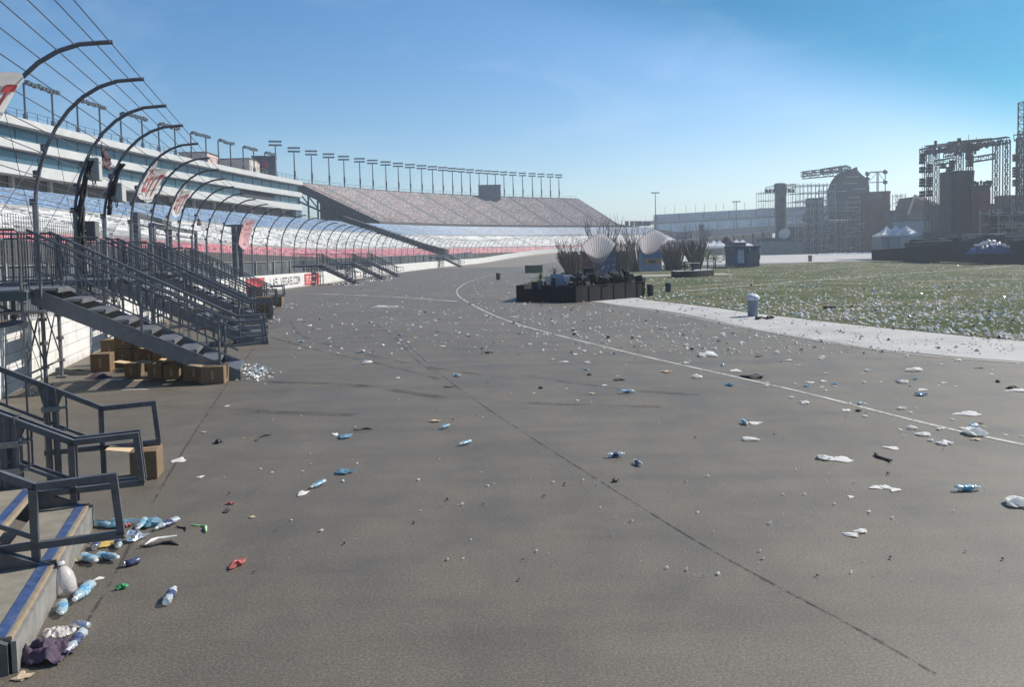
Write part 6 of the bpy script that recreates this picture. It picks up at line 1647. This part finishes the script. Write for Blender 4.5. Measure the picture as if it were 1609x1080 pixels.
PR = {'W': [proto_scrap('paper', f, 10 + i) for i, f in enumerate((.06, .14, .34, .09, .22))], 'K': [proto_scrap('paper_dk', f, 30 + i, 'black_scrap') for i, f in enumerate((.15, .4))],
      'R': [proto_scrap('paper_red', .3, 40, 'red_scrap')], 'T': [proto_scrap('paper_tan', .14, 41, 'tan_scrap')], 'L': [proto_scrap('litter_blue', .35, 42, 'blue_film'), proto_scrap('litter_blue', .2, 43, 'blue_film')],
      'F': [proto_scrap('foil', .4, 44, 'foil_scrap')], 'O': [proto_scrap('ochre', .1, 45, 'yellow_card')], 'G': [proto_scrap('cap_green', .5, 46, 'green_scrap')],
      'B': [proto_bottle('label_blue', 'clear_blue', 50 + i) for i in range(3)], 'N': [proto_bottle('label_navy', 'clear', 55 + i) for i in range(2)], 'C': [proto_can(3), proto_can(8, 'label_navy')],
      'S': [proto_strip('paper_dk', 1)], 'P': [proto_strip('glow', 2)], 'Y': [proto_strip('paper', 5)]}
ALL_PR = [o for l in PR.values() for o in l]
CAT = {'W': 'paper scrap', 'K': 'black scrap', 'R': 'red scrap', 'T': 'card scrap', 'L': 'plastic film', 'F': 'foil', 'O': 'card', 'G': 'plastic scrap', 'B': 'bottle', 'N': 'bottle', 'C': 'can', 'S': 'strip', 'P': 'strip', 'Y': 'paper strip'}
GRP = {'W': 'white paper scraps littering the ground', 'K': 'black scraps littering the ground', 'B': 'crushed bottles littering the ground', 'N': 'crushed bottles littering the ground', 'T': 'tan card scraps littering the ground', 'S': 'dark strips littering the ground', 'L': 'blue film scraps littering the ground'}
def drop(kind, p, size, label, rot=None, z=0, group=True):
    o = copy_tree(random.choice(PR[kind])); o.location = Vector(p) + Vector((0, 0, z + .004)); s_ = size
    o.scale = (s_, s_, s_); o.rotation_euler = (random.uniform(-.06, .06), random.uniform(-.06, .06), random.uniform(0, 6.28) if rot is None else rot)
    if kind in 'BN': o.scale = (s_ * .86,) * 3
    tag(o, label, CAT[kind], GRP.get(kind, 'litter on the ground') if group else None); return o
HAND = [ # kind, u, v, size, label
 ('B', 500, 765, 1.25, 'clear crushed bottle with blue label touching a white wrapper on open asphalt'), ('W', 475, 777, .085, 'white wrapper lying left against a clear crushed bottle on open asphalt'),
 ('N', 268, 943, 1.35, 'dark blue crushed bottle alone on asphalt right of the nearest stairs'), ('R', 372, 890, .075, 'folded red card scrap alone on the near asphalt'),
 ('B', 731, 699, 1.2, 'blue-labelled crushed bottle left of the tar seam, nearer of two'), ('B', 700, 673, 1.2, 'blue-labelled crushed bottle just below a tan scrap by the tar seam'),
 ('T', 683, 663, .09, 'reddish tan card scrap just above a crushed bottle by the tar seam'), ('L', 542, 688, .10, 'crumpled blue film beside a white scrap on the left asphalt'), ('W', 526, 684, .07, 'white scrap touching crumpled blue film on the left asphalt'),
 ('L', 541, 744, .075, 'flat small blue film below the crumpled blue one'), ('S', 570, 676, 1.2, 'thin dark strip right of the crumpled blue film'), ('S', 411, 689, 1.5, 'dark strip with pale tip right of the near handrail boxes'),
 ('K', 345, 696, .08, 'small black scrap beside the tar joint, left of a dark strip'), ('W', 283, 724, .10, 'crumpled white paper right of the open cardboard box'), ('W', 315, 751, .05, 'tiny white paper ball below the crumpled paper by the open box'),
 ('P', 318, 831, 1.3, 'pale green plastic strip right of the bottle pile'), ('R', 362, 793, .04, 'tiny dark red scrap above the pale green strip'), ('K', 356, 805, .04, 'tiny black scrap just below a tiny red one'),
 ('T', 396, 814, .035, 'tiny tan scrap right of the tiny red one'), ('W', 357, 639, .06, 'small white scrap by the tar joint below the first stairs'), ('N', 967, 719, 1.25, 'blue crushed bottle left of two close together in mid track'),
 ('N', 1002, 731, 1.1, 'blue crushed bottle right of two close together in mid track'), ('K', 968, 757, .05, 'black round scrap below two blue crushed bottles'), ('W', 1178, 692, .13, 'large white crumpled paper in mid track right of two bottles'),
 ('B', 1170, 667, 1.2, 'blue crushed bottle beside a white scrap above the large crumpled paper'), ('W', 1188, 666, .09, 'white scrap touching a blue bottle above the large crumpled paper'), ('B', 986, 618, 1.5, 'long pale crushed bottle in mid track left of the white line'),
 ('W', 1296, 722, .10, 'flat white paper left of two touching, below the white line'), ('W', 1318, 723, .13, 'flat white paper right of two touching, below the white line'), ('S', 1385, 720, 1.7, 'dark and white strip right of two flat white papers'),
 ('B', 1520, 772, 1.5, 'pale blue crushed bottle near the right photo edge'), ('W', 1598, 794, .13, 'white paper cut by the right photo edge'), ('W', 1376, 767, .07, 'white scrap, left of a line of three'), ('W', 1392, 767, .07, 'white scrap, middle of a line of three'),
 ('W', 1404, 771, .07, 'white scrap, right of a line of three'), ('W', 1338, 842, .07, 'white scrap in the lower right asphalt, larger of two'), ('W', 1353, 837, .055, 'white scrap in the lower right asphalt, smaller of two'), ('W', 1336, 782, .035, 'tiny white scrap left below a line of three'),
 ('K', 768, 555, .14, 'black scrap alone in mid track beyond the seam'), ('W', 577, 571, .14, 'white flattened cup on the skid marks'), ('B', 718, 592, 1.3, 'blue crushed bottle where the skid marks meet the seam'), ('S', 706, 609, 1.0, 'dark strip on the tar seam below a blue bottle'),
 ('W', 1110, 560, .22, 'widest white sheet on the asphalt beyond the white line'), ('K', 1183, 594, .20, 'biggest black scrap on the asphalt just beyond the white line'), ('T', 1047, 585, .12, 'orange-tan scrap just before the white line'), ('W', 1096, 594, .1, 'white ball just before the white line under the widest sheet'),
 ('W', 1531, 683, .16, 'white sheet lying across the white line near the right edge'), ('B', 1530, 674, 1.6, 'blue crushed bottle just beyond the white line near the right edge'), ('K', 972, 598, .1, 'black scrap with pale tip above the long pale bottle'),
 ('W', 886, 569, .10, 'white crumpled ball in mid track right of a black scrap'), ('W', 1157, 583, .13, 'white sheet beyond the line between widest sheet and biggest black scrap'), ('Y', 605, 484, 6.0, 'long pale ragged strip lying far along the track'), ('T', 320, 680, .04, 'small tan scrap on the tar joint near dark strips'),
 ('W', 1595, 614, .15, 'long white sheet at the right edge beyond the white line'), ('W', 1518, 651, .16, 'white sheet with dark tip beyond the line at right'), ('W', 1437, 583, .15, 'white and grey bundle beyond the line at right'),
 # pile by the nearest stairs
 ('B', 163, 829, 1.3, 'blue bottle at the left end of the pile by the nearest stairs'), ('L', 190, 826, .10, 'blue film at the top of the pile by the nearest stairs'), ('R', 200, 828, .05, 'bright red scrap in the pile by the nearest stairs'), ('B', 222, 829, 1.4, 'blue bottle at the top right of the pile by the nearest stairs'),
 ('L', 238, 826, .09, 'blue film at the right of the pile by the nearest stairs'), ('N', 263, 828, 1.5, 'clear bottle poking right out of the pile by the nearest stairs'), ('S', 287, 832, .8, 'thin dark strip at the right tip of the bottle pile'), ('F', 212, 850, .10, 'shiny foil wrapper in the middle of the bottle pile'),
 ('F', 205, 843, .07, 'smaller shiny foil behind the foil wrapper in the pile'), ('O', 166, 857, .11, 'round yellow card in the bottle pile'), ('C', 150, 862, 1.1, 'dark can in front of the round yellow card'), ('N', 186, 860, 1.2, 'dark bottle right of the round yellow card'), ('W', 143, 852, .06, 'white scrap left of the round yellow card'),
 ('Y', 250, 850, 1.3, 'white paper stick right of the foil wrapper'), ('S', 252, 858, 1.4, 'thin dark stick just below a white paper stick'), ('B', 140, 884, 1.5, 'bulky blue bottle standing left below the yellow card'), ('B', 170, 881, 1.4, 'blue bottle lying right of the bulky blue one'), ('C', 207, 889, 1.1, 'dark can right of the lying blue bottle'),
 ('T', 125, 882, .07, 'tan scrap left of the bulky blue bottle'), ('W', 154, 911, .04, 'small white scrap below the bulky blue bottle'), ('G', 192, 926, .04, 'small green plastic scrap right of the frosted jug'), ('K', 133, 922, .07, 'black scrap beside the frosted jug'),
 ('B', 131, 938, 1.6, 'blue bottle lying just below the frosted jug'), ('B', 98, 962, 1.3, 'crushed blue bottle leaning against the lowest step'), ('C', 127, 989, 1.1, 'shiny can right of the clear plastic bag'), ('N', 119, 1017, 1.5, 'dark blue bottle right of the purple cloth'), ('T', 35, 1066, .06, 'tan scrap at the bottom left corner'),
]
for k, u, v, s_, lab in HAND:
    p = gp(u, v); drop(k, (p.x, p.y, p.z), s_, lab)
# frosted jug, clear bag and purple cloth by the lowest step
p = gp(108, 934); r_ = thing('frosted_jug', p, 'tall frosted plastic jug leaning on the lowest step', 'jug')
mb = MB(); mb.lathe(p, [(.055, 0), (.068, .02), (.072, .10), (.064, .16), (.04, .20), (.026, .215)], 14, axis=(-.25, .1, 1)); mb.build('body', M['frosted'], r_, smooth=True)
mb = MB(); mb.lathe(p + Vector((-.056, .022, .226)), [(.024, 0), (.024, .02), (.02, .024)], 10, axis=(-.25, .1, 1)); mb.build('cap', M['paper'], r_)
def heap(name, mat, u, v, sx, sy, h_, label, cat, seed):
    rnd = random.Random(seed); p = gp(u, v); mb = MB(); n_ = 34; V_ = []
    from mathutils import noise
    ph = [rnd.uniform(0, 6) for _ in range(4)]
    for b in range(n_ + 1):
        for a in range(n_ + 1):
            x, y = a / n_ * 2 - 1, b / n_ * 2 - 1; q = max(0, 1 - (x * x + y * y) * (.8 + .25 * math.sin(3 * math.atan2(y, x) + ph[0])))
            nz_ = 1 - abs(noise.noise(Vector((x * 2.2 + seed, y * 1.6 + x, seed)))) * 2.2 + .35 * noise.noise(Vector((x * 7, y * 5, seed))); V_.append((p.x + sx * x * .9, p.y + sy * y, .006 + h_ * (q ** .55) * max(.12, .35 + .55 * nz_)))
    mb.add(V_, [(b * (n_ + 1) + a, b * (n_ + 1) + a + 1, (b + 1) * (n_ + 1) + a + 1, (b + 1) * (n_ + 1) + a) for b in range(n_) for a in range(n_)])
    o = mb.build(name, M[mat], smooth=True); 
    bmx = bmesh.new(); bmx.from_mesh(o.data); bmesh.ops.delete(bmx, geom=[v for v in bmx.verts if v.co.z < .0075], context='VERTS'); bmx.to_mesh(o.data); bmx.free()
    return tag(o, label, cat)
heap('purple_cloth', 'purple_cloth', 70, 1034, .20, .13, .13, 'crumpled dark purple cloth in front of the lowest step', 'cloth', 4)
heap('plastic_bag', 'frosted', 92, 998, .12, .08, .05, 'flat clear plastic bag between shiny can and lowest step', 'plastic bag', 9)
# scattered pieces, each its own object
ZONE = {'near': 'on the near track asphalt, left of the white line', 'far': 'on the asphalt strip between the white line and the apron', 'apron': 'on the pale concrete apron'}
KW = {'W': 'white paper scrap', 'K': 'small black scrap', 'B': 'crushed blue-labelled bottle', 'T': 'tan card scrap', 'L': 'crumpled blue film scrap', 'S': 'thin dark strip'}
cnt = 0
def zone_of(p):
    xl = interp([(10.1, 6.4), (14.3, 4.95), (20.7, 2.55), (29.2, -.1), (39.2, -2.0), (52.6, -3.6), (63.7, -4.2), (85, -4)], p.y)
    if p.x < xl: return 'near'
    return 'far' if p.x < interp(APL, p.y) else ('apron' if p.x < interp(APR, p.y) else 'lawn')
while cnt < 235:
    if cnt % 5 == 0 or random.random() < .25: cu_, cv_ = random.uniform(430, 1605), 480 + 240 * random.random() ** 2.2
    u, v = cu_ + random.gauss(0, 45), cv_ + random.gauss(0, 9)
    if not (430 < u < 1607 and v > 478) or v > 600 + max(0, u - 700) * .16: continue
    p = gp(u, v); z_ = zone_of(p)
    if z_ == 'lawn': continue
    if z_ == 'near' and random.random() < .55 and v > 560: continue
    if z_ == 'apron' and random.random() < .5: continue
    k = random.choices('WKBTLS', (74, 11, 3, 5, 2, 5))[0]
    s_ = {'W': .03 + .06 * random.random() ** 2, 'K': .03 + .05 * random.random() ** 2, 'B': random.uniform(.8, 1.15), 'T': random.uniform(.03, .07), 'L': random.uniform(.04, .08), 'S': random.uniform(.5, 1.2)}[k] * (1 + max(0, p.y - 16) * .012)
    drop(k, p, s_, KW[k] + ' ' + ZONE[z_]); cnt += 1
for o in ALL_PR:                                         # the patterns themselves are not part of the scene
    for ch in list(o.children): bpy.data.objects.remove(ch)
    bpy.data.objects.remove(o)
# the rest: thousands of bits on lawn and far asphalt
def bits(n_, sampler, name, sz, mats=('paper', 'foil', 'litter_blue', 'paper_dk', 'paper_tan'), wts=(74, 2, 4, 12, 8)):
    mb = MB()
    for _ in range(n_):
        p = sampler(); s_ = sz[0] + (sz[1] - sz[0]) * random.random() ** 2.2 * (1 + .006 * p.y); mi = random.choices(range(len(mats)), wts)[0]; a = random.uniform(0, 6.28); c, s2 = math.cos(a), math.sin(a)
        q = [(-1, -.6), (.9, -.7), (1, .5), (-.8, .7)]; ring = [Vector((p.x + (x * c - y * s2) * s_ * random.uniform(.6, 1.1), p.y + (x * s2 + y * c) * s_ * random.uniform(.6, 1.1), p.z + .012 + random.uniform(0, .25) * s_)) for x, y in q]
        top = sum(ring, Vector()) / 4 + Vector((random.uniform(-.4, .4) * s_, random.uniform(-.4, .4) * s_, random.uniform(.3, 1.1) * s_))
        mb.add(ring + [top], [(0, 1, 4), (1, 2, 4), (2, 3, 4), (3, 0, 4)], mi=mi)
    o = mb.build(name, [M[m] for m in mats], recalc=False); o['kind'] = 'stuff'; return o
from mathutils import noise
def lawn_pt():
    while True:
        u = random.uniform(860, 2350); v = 404 + 140 * random.random() ** 1.35; p = gp(u, v)
        if p.y < 132 and p.x > interp(LWL, p.y) + .1 and (noise.noise(Vector((p.x * .11, p.y * .09, 3.0))) + .5 * noise.noise(Vector((p.x * .5, p.y * .4, 7.0))) > random.uniform(-.75, .35) or p.x < interp(LWL, p.y) + 1.2): return p
def track_pt():
    while True:
        u = random.uniform(440, 1600); v = 428 + 130 * random.random() ** 1.6; p = gp(u, v)
        if p.y > 14 and p.x < interp(LWL, p.y) and p.y < 110 and (zone_of(p) != 'near' or random.random() < .35): return p
bits(16000, lawn_pt, 'lawn_litter', (.018, .092), wts=(86, 1, 2, 6, 5))
# ragged turf
mb = MB()
for _ in range(20000):
    u = random.uniform(900, 2300); v = 425 + 120 * random.random() ** .8; p = gp(u, v)
    xl = interp(LWL, p.y)
    if p.y > 90 or p.x < xl - .25 * random.random(): continue
    for _k in range(3):
        q = p + Vector((random.gauss(0, .05), random.gauss(0, .05), 0)); a = random.uniform(0, 6.28); h_ = random.uniform(.015, .055); w_ = random.uniform(.006, .014) * (1 + p.y * .02)
        d_ = Vector((math.cos(a), math.sin(a), 0)); mb.add([q - d_ * w_, q + d_ * w_, q + Vector((random.gauss(0, .03), random.gauss(0, .03), h_))], [(0, 1, 2)])
o = mb.build('grass', M['blade'], recalc=False); o['kind'] = 'stuff'
bits(1900, track_pt, 'track_litter', (.016, .065))
def tiny_pt():
    while True:
        u = random.uniform(330, 1600); v = 500 + 420 * random.random() ** 1.5; p = gp(u, v)
        if p.y > 5 and p.x < interp(APL, p.y): return p
bits(330, tiny_pt, 'track_crumbs', (.005, .024), wts=(50, 1, 2, 27, 20))
bits(6000, lawn_pt, 'lawn_crumbs', (.010, .03), wts=(80, 1, 2, 7, 10))
# heaps swept against the wall and stair feet
def foot_pt(u, v, su, sv): return lambda: gp(random.gauss(u, su), random.gauss(v, sv))
for u, v, su, sv, n_ in ((400, 586, 14, 6, 150), (425, 503, 10, 3, 60), (450, 481, 8, 2, 40), (545, 447, 16, 1.6, 45), (590, 441, 15, 1.4, 45), (612, 437, 10, 1.2, 25)):
    bits(n_, foot_pt(u, v, su, sv), 'swept_litter', (.025, .06) if v > 480 else (.05, .14), wts=(60, 14, 12, 10, 4))
# ------------------------------------------------------------------ light, sky, camera
SUN_AZ, SUN_EL = R(62), R(40)                          # azimuth measured from straight ahead towards the right
sdir = Vector((math.sin(SUN_AZ) * math.cos(SUN_EL), math.cos(SUN_AZ) * math.cos(SUN_EL), math.sin(SUN_EL)))
sun = bpy.data.lights.new('sun', 'SUN'); sun.energy = 4.2; sun.angle = R(.55); sun.color = (1, .93, .82)
so = bpy.data.objects.new('sun', sun); COL.objects.link(so); so.location = (40, 30, 60)
so.rotation_euler = (-sdir).to_track_quat('-Z', 'Y').to_euler()
w = bpy.data.worlds.new('World'); sc.world = w; w.use_nodes = True
t = w.node_tree; bg = t.nodes['Background']
sk = t.nodes.new('ShaderNodeTexSky'); sk.sky_type = 'NISHITA'; sk.sun_disc = False
sk.sun_elevation = SUN_EL; sk.sun_rotation = SUN_AZ; sk.altitude = 600; sk.air_density = 1.0; sk.dust_density = .5; sk.ozone_density = 1.6
hs = t.nodes.new('ShaderNodeHueSaturation'); hs.inputs['Saturation'].default_value = 1.38; hs.inputs['Value'].default_value = 1.0
t.links.new(sk.outputs[0], hs.inputs['Color'])
# teal tint of the windshield, painted into the sky colour high to the right
geo = t.nodes.new('ShaderNodeTexCoord')
def sky_mask(vec, lo, hi):
    vm = t.nodes.new('ShaderNodeVectorMath'); vm.operation = 'DOT_PRODUCT'; vm.inputs[1].default_value = vec; t.links.new(geo.outputs['Generated'], vm.inputs[0])
    mr = t.nodes.new('ShaderNodeMapRange'); mr.interpolation_type = 'SMOOTHSTEP'; mr.inputs[1].default_value = lo; mr.inputs[2].default_value = hi; t.links.new(vm.outputs['Value'], mr.inputs[0]); return mr.outputs[0]
side = ray(1609, 190).cross(ray(960, 0)).normalized()
if side.z < 0: side = -side
msk = math_(t, 'MULTIPLY', sky_mask(side, -.06, math.sin(R(2.5))), sky_mask(ray(1620, -60).normalized(), math.cos(R(42)), math.cos(R(24))))
tint = mixc(t, msk, hs.outputs[0], mixc(t, 1.0, hs.outputs[0], (.02, .60, .66), 'MULTIPLY'))
# faint wisps of high cloud
mpw = t.nodes.new('ShaderNodeMapping'); mpw.inputs['Scale'].default_value = (2.2, 2.2, 7.0); mpw.inputs['Rotation'].default_value = (.3, .2, .5); t.links.new(geo.outputs['Generated'], mpw.inputs['Vector'])
cn = t.nodes.new('ShaderNodeTexNoise'); cn.inputs['Scale'].default_value = 1.7; cn.inputs['Detail'].default_value = 9.0; cn.inputs['Roughness'].default_value = .62; cn.inputs['Distortion'].default_value = .5; t.links.new(mpw.outputs[0], cn.inputs['Vector'])
rw = ramp(t, [(.5, 0.0), (.8, .12)]); t.links.new(cn.outputs[0], rw.inputs[0])
tint = mixc(t, rw.outputs[0], tint, (9.5, 10.0, 10.4))
t.links.new(tint, bg.inputs[0])
bg.inputs[1].default_value = .08
# thin summer haze filling the whole valley
bpy.ops.mesh.primitive_cube_add(size=1, location=(0, 1055, 31)); hz_ = bpy.context.object; hz_.name = 'haze'; hz_.scale = (4900, 2800, 68); hz_['kind'] = 'stuff'
hm = bpy.data.materials.new('haze'); hm.use_nodes = True; ht = hm.node_tree; ht.nodes.clear()
ho = ht.nodes.new('ShaderNodeOutputMaterial'); pv = ht.nodes.new('ShaderNodeVolumePrincipled'); pv.inputs['Color'].default_value = (.78, .88, 1, 1)
pv.inputs['Density'].default_value = .0007; pv.inputs['Anisotropy'].default_value = .35; ht.links.new(pv.outputs[0], ho.inputs['Volume']); hz_.data.materials.append(hm)
cd = bpy.data.cameras.new('camera'); co = bpy.data.objects.new('camera', cd); COL.objects.link(co)
cd.sensor_width = 36; cd.lens = FPX / 1609 * 36; cd.shift_y = -(540 - PV) / 1609; cd.clip_end = 20000; cd.clip_start = .05
m4 = Matrix((CR, CUP, -_F)).transposed().to_4x4(); m4.translation = CAM; co.matrix_world = m4
sc.camera = co
sc.view_settings.view_transform = 'Standard'; sc.view_settings.look = 'None'; sc.view_settings.exposure = .72; sc.view_settings.gamma = 1
sc.cycles.max_bounces = 6; sc.cycles.transparent_max_bounces = 12
